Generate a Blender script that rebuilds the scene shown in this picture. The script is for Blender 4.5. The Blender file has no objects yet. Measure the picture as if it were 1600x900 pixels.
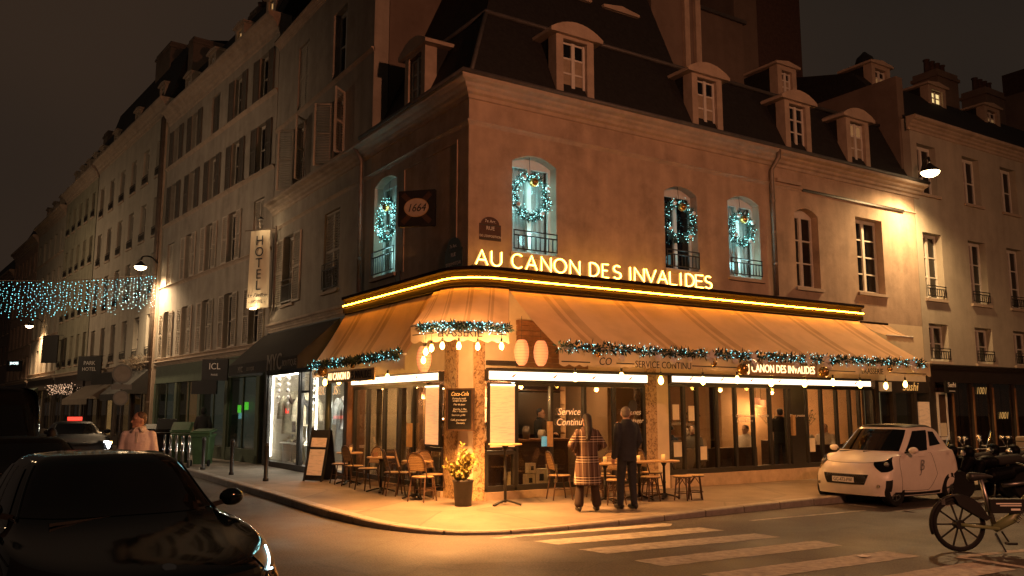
import bpy, bmesh, math, random
from mathutils import Vector, Matrix
random.seed(7)
R = math.radians
scene = bpy.context.scene
COL = scene.collection

# ------------------------------------------------------------------ camera
cam_d = bpy.data.cameras.new("camera"); cam = bpy.data.objects.new("camera", cam_d); COL.objects.link(cam)
cam.location = (-8.209, -14.33, 1.85)
cam.rotation_euler = (R(90 + 8.058), 0, R(57.2 - 90))
cam_d.lens = 30.04; cam_d.sensor_width = 36; cam_d.clip_end = 1500; cam_d.clip_start = 0.05
scene.camera = cam

# ------------------------------------------------------------------ night sky (city glow on low cloud)
world = bpy.data.worlds.new("World"); scene.world = world; world.use_nodes = True
wn = world.node_tree.nodes; wl = world.node_tree.links
bg = wn['Background']
tc = wn.new('ShaderNodeTexCoord'); nz = wn.new('ShaderNodeTexNoise'); nz.inputs['Scale'].default_value = 1.6; nz.inputs['Detail'].default_value = 3
cr = wn.new('ShaderNodeValToRGB')
cr.color_ramp.elements[0].position = .3; cr.color_ramp.elements[0].color = (0.0125, .0100, .0080, 1)
cr.color_ramp.elements[1].position = .7; cr.color_ramp.elements[1].color = (.027, .0165, .0105, 1)
wl.new(tc.outputs['Generated'], nz.inputs['Vector']); wl.new(nz.outputs['Fac'], cr.inputs['Fac']); wl.new(cr.outputs['Color'], bg.inputs['Color'])
bg.inputs['Strength'].default_value = 1.0

vs = scene.view_settings
vs.view_transform = 'Standard'; vs.look = 'None'; vs.exposure = 0.2; vs.gamma = 1.0; vs.use_curve_mapping = False
cy = scene.cycles
cy.use_denoising = True
try: cy.denoiser = 'OPENIMAGEDENOISE'
except Exception: pass
cy.max_bounces = 7; cy.diffuse_bounces = 3; cy.glossy_bounces = 3; cy.transmission_bounces = 4; cy.transparent_max_bounces = 14
cy.sample_clamp_indirect = 4.0; cy.caustics_reflective = False; cy.caustics_refractive = False
cy.use_light_tree = True

# ------------------------------------------------------------------ materials
MATS = {}
def mat(name, col, rough=.6, metal=0., var=.0, scale=6., bump=0., bscale=40., spec=.5, coat=0., streak=0., emit=None, es=0., sample=True, dirt=0.):
    if name in MATS: return MATS[name]
    m = bpy.data.materials.new(name); m.use_nodes = True; MATS[name] = m
    n = m.node_tree.nodes; l = m.node_tree.links; b = n['Principled BSDF']
    b.inputs['Base Color'].default_value = (*col, 1); b.inputs['Roughness'].default_value = rough
    b.inputs['Metallic'].default_value = metal; b.inputs['Specular IOR Level'].default_value = spec
    b.inputs['Coat Weight'].default_value = coat; b.inputs['Coat Roughness'].default_value = .03
    t = n.new('ShaderNodeTexCoord')
    src = None
    if var > 0:
        z = n.new('ShaderNodeTexNoise'); z.inputs['Scale'].default_value = scale; z.inputs['Detail'].default_value = 6; z.inputs['Roughness'].default_value = .65
        l.new(t.outputs['Object'], z.inputs['Vector'])
        r = n.new('ShaderNodeMapRange'); r.inputs[1].default_value = .28; r.inputs[2].default_value = .72; r.inputs[3].default_value = 1 - var; r.inputs[4].default_value = 1 + var
        l.new(z.outputs['Fac'], r.inputs[0]); src = r.outputs[0]
        if streak > 0:
            mp = n.new('ShaderNodeMapping'); mp.inputs['Scale'].default_value = (1.6, 1.6, .2); l.new(t.outputs['Object'], mp.inputs['Vector'])
            z2 = n.new('ShaderNodeTexNoise'); z2.inputs['Scale'].default_value = 1.5; z2.inputs['Detail'].default_value = 5; l.new(mp.outputs[0], z2.inputs['Vector'])
            r2 = n.new('ShaderNodeMapRange'); r2.inputs[1].default_value = .35; r2.inputs[2].default_value = .65; r2.inputs[3].default_value = 1 - streak; r2.inputs[4].default_value = 1.0 + streak * .3
            l.new(z2.outputs['Fac'], r2.inputs[0])
            mu = n.new('ShaderNodeMath'); mu.operation = 'MULTIPLY'; l.new(src, mu.inputs[0]); l.new(r2.outputs[0], mu.inputs[1]); src = mu.outputs[0]
        if dirt > 0:
            z3 = n.new('ShaderNodeTexNoise'); z3.inputs['Scale'].default_value = .9; z3.inputs['Detail'].default_value = 8; z3.inputs['Roughness'].default_value = .7; l.new(t.outputs['Object'], z3.inputs['Vector'])
            r3 = n.new('ShaderNodeMapRange'); r3.inputs[1].default_value = .5; r3.inputs[2].default_value = .75; r3.inputs[3].default_value = 1; r3.inputs[4].default_value = 1 - dirt
            l.new(z3.outputs['Fac'], r3.inputs[0])
            mu = n.new('ShaderNodeMath'); mu.operation = 'MULTIPLY'; l.new(src, mu.inputs[0]); l.new(r3.outputs[0], mu.inputs[1]); src = mu.outputs[0]
        vm = n.new('ShaderNodeVectorMath'); vm.operation = 'SCALE'; vm.inputs[0].default_value = col; l.new(src, vm.inputs['Scale'])
        l.new(vm.outputs[0], b.inputs['Base Color'])
    if bump > 0:
        z = n.new('ShaderNodeTexNoise'); z.inputs['Scale'].default_value = bscale; z.inputs['Detail'].default_value = 5; l.new(t.outputs['Object'], z.inputs['Vector'])
        bp = n.new('ShaderNodeBump'); bp.inputs['Strength'].default_value = bump; bp.inputs['Distance'].default_value = .02
        l.new(z.outputs['Fac'], bp.inputs['Height']); l.new(bp.outputs[0], b.inputs['Normal'])
    if emit:
        b.inputs['Emission Color'].default_value = (*emit, 1); b.inputs['Emission Strength'].default_value = es
        if not sample:
            try: m.cycles.emission_sampling = 'NONE'
            except Exception: pass
    return m
def node_mat(name):
    m = bpy.data.materials.new(name); m.use_nodes = True; MATS[name] = m
    return m, m.node_tree.nodes, m.node_tree.links, m.node_tree.nodes['Principled BSDF']
def glass_mat(name, tint=(.85, .85, .82), refl=1.0, rough=.0):
    m = bpy.data.materials.new(name); m.use_nodes = True; MATS[name] = m
    n = m.node_tree.nodes; l = m.node_tree.links; n.remove(n['Principled BSDF'])
    tr = n.new('ShaderNodeBsdfTransparent'); tr.inputs[0].default_value = (*tint, 1)
    gl = n.new('ShaderNodeBsdfGlossy'); gl.inputs['Roughness'].default_value = rough
    fr = n.new('ShaderNodeFresnel'); ge = n.new('ShaderNodeNewGeometry'); ir = n.new('ShaderNodeMapRange'); ir.inputs[3].default_value = 1.5; ir.inputs[4].default_value = 1 / 1.5
    l.new(ge.outputs['Backfacing'], ir.inputs[0]); l.new(ir.outputs[0], fr.inputs[0])
    mx = n.new('ShaderNodeMixShader'); mm = n.new('ShaderNodeMath'); mm.operation = 'MULTIPLY'; mm.inputs[1].default_value = refl; mm.use_clamp = True
    l.new(fr.outputs[0], mm.inputs[0]); l.new(mm.outputs[0], mx.inputs[0]); l.new(tr.outputs[0], mx.inputs[1]); l.new(gl.outputs[0], mx.inputs[2])
    l.new(mx.outputs[0], n['Material Output'].inputs[0])
    return m
glass_mat('shop_glass', (.80, .80, .76), 1.6); glass_mat('clear_glass', (.95, .95, .93), 1.0)

mat('plaster_cafe', (.47, .355, .26), .88, var=.16, scale=2.2, bump=.25, bscale=22, streak=.16, dirt=.42)
mat('plaster_grey', (.38, .335, .275), .9, var=.13, scale=1.6, bump=.2, bscale=18, streak=.15, dirt=.35)
mat('plaster_pale', (.43, .39, .315), .9, var=.12, scale=1.4, bump=.2, bscale=18, streak=.12, dirt=.2)
mat('plaster_cool', (.33, .315, .23), .9, var=.12, scale=1.4, bump=.2, bscale=18, streak=.15, dirt=.35)
mat('plaster_pink', (.42, .29, .22), .9, var=.12, scale=1.4, bump=.2, bscale=18, streak=.15, dirt=.35)
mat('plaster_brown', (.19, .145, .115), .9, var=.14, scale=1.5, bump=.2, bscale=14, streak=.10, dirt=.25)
mat('cornice_stone', (.44, .35, .27), .85, var=.18, scale=3, bump=.2, bscale=25, dirt=.3)
mat('white_paint', (.66, .63, .57), .55, var=.07, scale=5)
mat('cream_paint', (.68, .57, .40), .7, var=.08, scale=3, bump=.1, dirt=.12)
mat('slate', (.020, .0195, .019), .75, var=.35, scale=9, bump=.3, bscale=16, spec=.3)
mat('zinc', (.10, .095, .09), .55, var=.3, scale=4, metal=.3)
mat('brick_red', (.085, .052, .043), .9, var=.3, scale=7, bump=.4, bscale=20)
mat('brown_metal', (.018, .013, .011), .5, var=.25, scale=8)
mat('fascia_brown', (.016, .011, .009), .95, spec=.08)
mat('black_metal', (.016, .015, .014), .45, var=.2, scale=12)
mat('dark_frame', (.022, .020, .018), .42, var=.2, scale=9)
mat('dark_glass', (.006, .006, .007), .06, spec=.7)
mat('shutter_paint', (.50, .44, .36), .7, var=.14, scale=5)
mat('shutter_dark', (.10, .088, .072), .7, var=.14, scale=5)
mat('curtain', (.42, .37, .30), .9, var=.2, scale=7)
mat('gutter_metal', (.20, .155, .12), .5, metal=.5, var=.25, scale=5)
mat('wood_dark', (.07, .038, .022), .5, var=.35, scale=7, bump=.15)
mat('wood_mid', (.22, .11, .05), .5, var=.3, scale=9, bump=.15)
mat('wood_table', (.42, .27, .13), .42, var=.25, scale=12)
mat('rattan_frame', (.065, .034, .02), .42, var=.25, scale=20)
mat('stone_base', (.36, .27, .19), .8, var=.2, scale=5, bump=.2, dirt=.3)
mat('green_front', (.085, .115, .08), .6, var=.2, scale=4)
mat('dark_shopfront', (.035, .026, .021), .5, var=.3, scale=5)
mat('canvas_dark', (.028, .026, .023), .9, var=.25, scale=5)
mat('canvas_brown', (.16, .13, .10), .9, var=.2, scale=4)
mat('granite_kerb', (.25, .22, .19), .55, var=.25, scale=9, bump=.4, bscale=60)
mat('road_paint', (.38, .35, .30), .75, var=.45, scale=9, bump=.3, bscale=90, dirt=.42)
mat('chrome', (.6, .6, .6), .15, metal=1)
mat('steel', (.30, .29, .28), .35, metal=1)
mat('rubber', (.010, .010, .010), .8, spec=.2)
mat('skin', (.50, .29, .20), .55, var=.05, scale=20)
mat('skin_pale', (.56, .34, .25), .55, var=.05, scale=20)
mat('hair_dark', (.022, .014, .009), .5, var=.4, scale=40, bump=.5, bscale=80)
mat('hair_grey', (.20, .165, .13), .6, var=.3, scale=40, bump=.5, bscale=80)
mat('hair_brown', (.09, .055, .035), .6, var=.3, scale=40, bump=.5, bscale=80)
mat('cloth_black', (.018, .017, .017), .85, var=.2, scale=12, bump=.2)
mat('cloth_navy', (.022, .025, .033), .85, var=.2, scale=12, bump=.2)
mat('cloth_trouser', (.03, .016, .012), .85, var=.2, scale=12)
mat('cloth_pink', (.80, .71, .68), .85, var=.1, scale=8, bump=.2)
mat('cloth_white', (.62, .58, .52), .85, var=.1, scale=8)
mat('cloth_grey', (.25, .24, .23), .9, var=.2, scale=10)
mat('cloth_tan', (.42, .37, .27), .95, var=.3, scale=14, bump=.5, bscale=30)
mat('cloth_pale', (.52, .55, .54), .9, var=.2, scale=8)
mat('paper', (.72, .64, .48), .8, var=.08, scale=14)
mat('black_board', (.012, .011, .010), .55, var=.3, scale=6)
mat('chalk', (.75, .70, .58), .8)
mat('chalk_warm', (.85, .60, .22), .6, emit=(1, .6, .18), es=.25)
mat('ink', (.03, .03, .035), .7)
mat('white_print', (.75, .72, .66), .7)
mat('terracotta_pot', (.035, .030, .027), .5, var=.2)
mat('leaf_plant', (.30, .25, .06), .5, var=.45, scale=30)
mat('leaf_dark', (.045, .07, .03), .5, var=.4, scale=30)
mat('stem', (.10, .07, .04), .8)
mat('fir', (.016, .045, .032), .6, var=.5, scale=25)
mat('bauble_white', (.72, .66, .62), .3, coat=.4)
mat('bauble_gold', (.55, .30, .08), .22, metal=.8)
mat('car_black', (.0020, .0042, .0046), .07, coat=.1, spec=.5)
mat('car_glass', (.004, .0045, .0048), .03, spec=.6)
mat('car_dark', (.005, .005, .006), .45, coat=0., spec=.06)
mat('car_white', (.72, .65, .58), .34, coat=.5, var=.07, scale=5)
mat('car_plastic', (.010, .010, .010), .55, spec=.25)
mat('bin_green', (.035, .075, .03), .5, var=.25, scale=6)
mat('bike_green', (.16, .19, .09), .4, coat=.3)
mat('box_grey', (.30, .26, .19), .6, var=.15)
mat('enamel_blue', (.035, .045, .06), .35, var=.2, scale=9)
mat('enamel_maroon', (.075, .032, .022), .4, var=.25, scale=9)
mat('enamel_green', (.03, .042, .03), .4, var=.2, scale=9)
mat('interior_wall', (.42, .24, .13), .85, var=.15, scale=2)
mat('interior_tan', (.44, .28, .16), .85, var=.1, scale=2)
mat('interior_floor', (.10, .06, .035), .4, var=.3, scale=5)
mat('bottle_green', (.03, .06, .02), .1, spec=.8)
mat('bottle_amber', (.16, .06, .015), .1, spec=.8)
mat('lantern_ribs', (.80, .42, .26), .8, emit=(1., .36, .14), es=.55)
mat('white_sheet', (.60, .60, .58), .85)
mat('banner_cloth', (.68, .58, .42), .85, var=.06, scale=3)
# --- things that give off light
mat('neon_warm', (1, .7, .3), .4, emit=(1, .34, .012), es=66)
mat('neon_letter', (1, .7, .3), .4, emit=(1, .50, .07), es=13)
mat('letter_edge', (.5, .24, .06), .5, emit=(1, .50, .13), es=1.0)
mat('sign_light', (.9, .9, .85), .4, emit=(1, .80, .55), es=2.2)
mat('bulb_warm', (1, .8, .5), .3, emit=(1, .52, .085), es=22)
mat('lamp_warm', (1, .85, .6), .3, emit=(1, .66, .34), es=16)
mat('led_cool', (.6, .9, .9), .3, emit=(.22, .80, .86), es=4.4)
mat('led_teal', (.6, .9, .9), .3, emit=(.30, .85, .82), es=5)
mat('led_warm', (.9, .8, .7), .3, emit=(1, .60, .36), es=2.2)
mat('led_pale', (.8, .9, .9), .3, emit=(.72, .94, .92), es=3.2)
mat('window_lit', (.6, .45, .25), .6, emit=(1, .56, .20), es=.55)
mat('window_dim', (.3, .2, .1), .6, emit=(1, .55, .22), es=.12)
mat('window_yellow', (.7, .6, .3), .6, emit=(1, .75, .32), es=.8)
mat('ceiling_light', (.9, .8, .6), .6, emit=(1, .56, .24), es=170)
mat('kitchen_tube', (.9, .9, .85), .6, emit=(.85, 1, .78), es=14)
mat('shelf_fill_tube', (.9, .8, .6), .6, emit=(1, .62, .28), es=14)
mat('curtain_white', (.50, .54, .54), .9, var=.12, scale=7)
mat('boutique_light', (.9, .9, .85), .6, emit=(1, .95, .80), es=15)
mat('text_glow', (1, .8, .5), .5, emit=(1, .66, .32), es=2.2)
mat('text_warm', (.9, .6, .3), .5, emit=(1, .52, .22), es=.6)
mat('screen_cyan', (.3, .6, .7), .4, emit=(.25, .75, .85), es=.6)
mat('screen_green', (.2, .7, .1), .4, emit=(.14, 1., .06), es=1.0)
mat('tail_red', (.6, .05, .03), .3, emit=(1, .05, .03), es=1.5)
mat('head_white', (1, 1, 1), .3, emit=(.9, .95, 1), es=40)
mat('drl_white', (1, 1, 1), .3, emit=(.62, .95, 1), es=5)
mat('orange_mark', (.7, .22, .05), .6)

def fabric(name, base, dark, stripe=0., transl=.35):
    m, n, l, b = node_mat(name)
    t = n.new('ShaderNodeTexCoord'); z = n.new('ShaderNodeTexNoise'); z.inputs['Scale'].default_value = 1.3; z.inputs['Detail'].default_value = 6
    l.new(t.outputs['Object'], z.inputs['Vector'])
    mx = n.new('ShaderNodeMix'); mx.data_type = 'RGBA'; mx.inputs[6].default_value = (*base, 1); mx.inputs[7].default_value = (*dark, 1)
    r = n.new('ShaderNodeMapRange'); r.inputs[1].default_value = .42; r.inputs[2].default_value = .72; r.inputs[4].default_value = .55; l.new(z.outputs['Fac'], r.inputs[0])
    if stripe:  # darker bands put the shade of canvas folds into the colour
        u = n.new('ShaderNodeUVMap'); sx = n.new('ShaderNodeSeparateXYZ'); l.new(u.outputs[0], sx.inputs[0])
        c = n.new('ShaderNodeValToRGB'); c.color_ramp.interpolation = 'CONSTANT'
        e = c.color_ramp.elements; e[0].position = 0; e[0].color = (0, 0, 0, 1); e[1].position = .40; e[1].color = (1, 1, 1, 1)
        for p, v in ((.47, 0), (.53, 1), (.66, 0)):
            x = e.new(p); x.color = (v, v, v, 1)
        fr = n.new('ShaderNodeMath'); fr.operation = 'FRACT'; l.new(sx.outputs[0], fr.inputs[0]); l.new(fr.outputs[0], c.inputs[0])
        ad = n.new('ShaderNodeMath'); ad.operation = 'MULTIPLY_ADD'; ad.inputs[1].default_value = stripe; ad.use_clamp = True
        l.new(c.outputs[0], ad.inputs[0]); l.new(r.outputs[0], ad.inputs[2]); l.new(ad.outputs[0], mx.inputs[0])
    else: l.new(r.outputs[0], mx.inputs[0])
    l.new(mx.outputs[2], b.inputs['Base Color']); b.inputs['Roughness'].default_value = .9; b.inputs['Specular IOR Level'].default_value = .2
    ts = n.new('ShaderNodeBsdfTranslucent'); l.new(mx.outputs[2], ts.inputs[0])
    ms = n.new('ShaderNodeMixShader'); ms.inputs[0].default_value = transl
    l.new(b.outputs[0], ms.inputs[1]); l.new(ts.outputs[0], ms.inputs[2]); l.new(ms.outputs[0], n['Material Output'].inputs[0])
    bp = n.new('ShaderNodeBump'); bp.inputs['Strength'].default_value = .25; bp.inputs['Distance'].default_value = .05; l.new(z.outputs['Fac'], bp.inputs['Height']); l.new(bp.outputs[0], b.inputs['Normal'])
    return m
fabric('awning_canvas', (.78, .54, .33), (.47, .30, .17), .55)
fabric('valance_canvas', (.66, .54, .40), (.50, .38, .26), 0., .4)
fabric('lantern_paper', (.78, .45, .28), (.66, .34, .2), 0., .6)

def asphalt():
    m, n, l, b = node_mat('asphalt')
    t = n.new('ShaderNodeTexCoord')
    z = n.new('ShaderNodeTexNoise'); z.inputs['Scale'].default_value = .55; z.inputs['Detail'].default_value = 8; z.inputs['Roughness'].default_value = .62; l.new(t.outputs['Object'], z.inputs['Vector'])
    z2 = n.new('ShaderNodeTexNoise'); z2.inputs['Scale'].default_value = 38; z2.inputs['Detail'].default_value = 3; l.new(t.outputs['Object'], z2.inputs['Vector'])
    vo = n.new('ShaderNodeTexVoronoi'); vo.feature = 'DISTANCE_TO_EDGE'; vo.inputs['Scale'].default_value = .55; 
    w = n.new('ShaderNodeVectorMath'); w.operation = 'MULTIPLY_ADD'; w.inputs[1].default_value = (.9, .9, 0); l.new(z.outputs['Color'], w.inputs[0]); l.new(t.outputs['Object'], w.inputs[2]); l.new(w.outputs[0], vo.inputs['Vector'])
    cr = n.new('ShaderNodeMapRange'); cr.inputs[1].default_value = 0; cr.inputs[2].default_value = .010; cr.inputs[3].default_value = .40; cr.inputs[4].default_value = 1; l.new(vo.outputs['Distance'], cr.inputs[0])
    a = n.new('ShaderNodeMapRange'); a.inputs[1].default_value = .3; a.inputs[2].default_value = .7; a.inputs[3].default_value = .45; a.inputs[4].default_value = 1.4; l.new(z.outputs['Fac'], a.inputs[0])
    a2 = n.new('ShaderNodeMapRange'); a2.inputs[1].default_value = .3; a2.inputs[2].default_value = .7; a2.inputs[3].default_value = .30; a2.inputs[4].default_value = 1.9; l.new(z2.outputs['Fac'], a2.inputs[0])
    m1 = n.new('ShaderNodeMath'); m1.operation = 'MULTIPLY'; l.new(a.outputs[0], m1.inputs[0]); l.new(a2.outputs[0], m1.inputs[1])
    m2 = n.new('ShaderNodeMath'); m2.operation = 'MULTIPLY'; l.new(m1.outputs[0], m2.inputs[0]); l.new(cr.outputs[0], m2.inputs[1])
    v = n.new('ShaderNodeVectorMath'); v.operation = 'SCALE'; v.inputs[0].default_value = (.046, .037, .032); l.new(m2.outputs[0], v.inputs['Scale']); l.new(v.outputs[0], b.inputs['Base Color'])
    rr = n.new('ShaderNodeMapRange'); rr.inputs[1].default_value = .3; rr.inputs[2].default_value = .7; rr.inputs[3].default_value = .42; rr.inputs[4].default_value = .75; l.new(z.outputs['Fac'], rr.inputs[0]); l.new(rr.outputs[0], b.inputs['Roughness'])
    bp = n.new('ShaderNodeBump'); bp.inputs['Strength'].default_value = .7; bp.inputs['Distance'].default_value = .012; l.new(z2.outputs['Fac'], bp.inputs['Height']); l.new(bp.outputs[0], b.inputs['Normal'])
asphalt()
def pave():
    m, n, l, b = node_mat('pavement_asphalt')
    t = n.new('ShaderNodeTexCoord')
    z = n.new('ShaderNodeTexNoise'); z.inputs['Scale'].default_value = .9; z.inputs['Detail'].default_value = 9; z.inputs['Roughness'].default_value = .68; l.new(t.outputs['Object'], z.inputs['Vector'])
    vo = n.new('ShaderNodeTexVoronoi'); vo.inputs['Scale'].default_value = .42; vo.inputs['Randomness'].default_value = 1; l.new(t.outputs['Object'], vo.inputs['Vector'])
    ve = n.new('ShaderNodeTexVoronoi'); ve.feature = 'DISTANCE_TO_EDGE'; ve.inputs['Scale'].default_value = .42; l.new(t.outputs['Object'], ve.inputs['Vector'])
    e = n.new('ShaderNodeMapRange'); e.inputs[2].default_value = .012; e.inputs[3].default_value = .62; e.inputs[4].default_value = 1; l.new(ve.outputs['Distance'], e.inputs[0])
    a = n.new('ShaderNodeMapRange'); a.inputs[1].default_value = .3; a.inputs[2].default_value = .7; a.inputs[3].default_value = .66; a.inputs[4].default_value = 1.25; l.new(z.outputs['Fac'], a.inputs[0])
    sc = n.new('ShaderNodeSeparateColor'); l.new(vo.outputs['Color'], sc.inputs[0])
    a3 = n.new('ShaderNodeMapRange'); a3.inputs[3].default_value = .80; a3.inputs[4].default_value = 1.16; l.new(sc.outputs[0], a3.inputs[0])
    m1 = n.new('ShaderNodeMath'); m1.operation = 'MULTIPLY'; l.new(a.outputs[0], m1.inputs[0]); l.new(e.outputs[0], m1.inputs[1])
    m2 = n.new('ShaderNodeMath'); m2.operation = 'MULTIPLY'; l.new(m1.outputs[0], m2.inputs[0]); l.new(a3.outputs[0], m2.inputs[1])
    v = n.new('ShaderNodeVectorMath'); v.operation = 'SCALE'; v.inputs[0].default_value = (.21, .172, .135); l.new(m2.outputs[0], v.inputs['Scale']); l.new(v.outputs[0], b.inputs['Base Color'])
    b.inputs['Roughness'].default_value = .7
    z2 = n.new('ShaderNodeTexNoise'); z2.inputs['Scale'].default_value = 60; l.new(t.outputs['Object'], z2.inputs['Vector'])
    bp = n.new('ShaderNodeBump'); bp.inputs['Strength'].default_value = .4; bp.inputs['Distance'].default_value = .01; l.new(z2.outputs['Fac'], bp.inputs['Height']); l.new(bp.outputs[0], b.inputs['Normal'])
pave()
def rattan():
    m, n, l, b = node_mat('rattan_weave')
    t = n.new('ShaderNodeTexCoord'); c = n.new('ShaderNodeTexChecker'); c.inputs['Scale'].default_value = 55
    c.inputs['Color1'].default_value = (.50, .34, .17, 1); c.inputs['Color2'].default_value = (.12, .062, .03, 1)
    mp = n.new('ShaderNodeMapping'); mp.inputs['Rotation'].default_value = (0, R(45), 0); l.new(t.outputs['Object'], mp.inputs[0]); l.new(mp.outputs[0], c.inputs['Vector']); l.new(c.outputs[0], b.inputs['Base Color'])
    b.inputs['Roughness'].default_value = .5
    m2, n, l, b = node_mat('rattan_seat')
    t = n.new('ShaderNodeTexCoord'); c = n.new('ShaderNodeTexChecker'); c.inputs['Scale'].default_value = 60
    c.inputs['Color1'].default_value = (.56, .40, .20, 1); c.inputs['Color2'].default_value = (.36, .23, .11, 1)
    l.new(t.outputs['Object'], c.inputs['Vector']); l.new(c.outputs[0], b.inputs['Base Color']); b.inputs['Roughness'].default_value = .5
rattan()
def plaid():
    m, n, l, b = node_mat('plaid_wool')
    t = n.new('ShaderNodeTexCoord'); s = n.new('ShaderNodeSeparateXYZ'); l.new(t.outputs['Object'], s.inputs[0])
    def bands(out, per, stops, off=0.):
        a = n.new('ShaderNodeMath'); a.operation = 'MULTIPLY_ADD'; a.inputs[1].default_value = 1 / per; a.inputs[2].default_value = off; l.new(out, a.inputs[0])
        f = n.new('ShaderNodeMath'); f.operation = 'FRACT'; l.new(a.outputs[0], f.inputs[0])
        r = n.new('ShaderNodeValToRGB'); r.color_ramp.interpolation = 'CONSTANT'; e = r.color_ramp.elements
        e[0].position = 0; e[0].color = (*stops[0][1], 1); e[1].position = stops[1][0]; e[1].color = (*stops[1][1], 1)
        for p, c in stops[2:]:
            x = e.new(p); x.color = (*c, 1)
        l.new(f.outputs[0], r.inputs[0]); return r.outputs[0]
    base = (.115, .075, .062); cr = (.54, .47, .38); dk = (.035, .015, .012)
    h = bands(s.outputs[2], .36, [(0, base), (.46, dk), (.50, cr), (.55, dk), (.61, cr), (.66, base), (.70, dk), (.75, cr), (.80, dk), (.85, base)], .12)
    v = bands(s.outputs[0], .105, [(0, base), (.25, cr), (.33, base), (.60, dk), (.78, base)])
    mx = n.new('ShaderNodeMix'); mx.data_type = 'RGBA'; mx.inputs[0].default_value = .5; l.new(h, mx.inputs[6]); l.new(v, mx.inputs[7])
    l.new(mx.outputs[2], b.inputs['Base Color']); b.inputs['Roughness'].default_value = .95; b.inputs['Specular IOR Level'].default_value = .1
plaid()
def travertine():
    m, n, l, b = node_mat('travertine')
    t = n.new('ShaderNodeTexCoord'); z = n.new('ShaderNodeTexNoise'); z.inputs['Scale'].default_value = 14; z.inputs['Detail'].default_value = 7; z.inputs['Distortion'].default_value = 1.2; l.new(t.outputs['Object'], z.inputs['Vector'])
    r = n.new('ShaderNodeValToRGB'); e = r.color_ramp.elements; e[0].position = .36; e[0].color = (.16, .09, .04, 1); e[1].position = .55; e[1].color = (.50, .35, .19, 1); l.new(z.outputs['Fac'], r.inputs[0]); l.new(r.outputs[0], b.inputs['Base Color']); b.inputs['Roughness'].default_value = .55
travertine()
def menu_paper(name, col, es, rows=46., seed=0.):
    m, n, l, b = node_mat(name)
    t = n.new('ShaderNodeTexCoord'); mp = n.new('ShaderNodeMapping'); mp.inputs['Scale'].default_value = (5, 5, rows); mp.inputs['Location'].default_value = (seed, seed, 0); l.new(t.outputs['Object'], mp.inputs[0])
    z = n.new('ShaderNodeTexNoise'); z.inputs['Scale'].default_value = 1.; z.inputs['Detail'].default_value = 2; l.new(mp.outputs[0], z.inputs['Vector'])
    r = n.new('ShaderNodeMapRange'); r.inputs[1].default_value = .52; r.inputs[2].default_value = .60; r.inputs[3].default_value = 1; r.inputs[4].default_value = .84; l.new(z.outputs['Fac'], r.inputs[0])
    v = n.new('ShaderNodeVectorMath'); v.operation = 'SCALE'; v.inputs[0].default_value = col; l.new(r.outputs[0], v.inputs['Scale']); l.new(v.outputs[0], b.inputs['Base Color']); l.new(v.outputs[0], b.inputs['Emission Color']); b.inputs['Emission Strength'].default_value = es
menu_paper('menu_backlit', (.95, .60, .27), .42, 90.); menu_paper('menu_plain', (.8, .55, .30), .12, 30., 3.)
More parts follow.
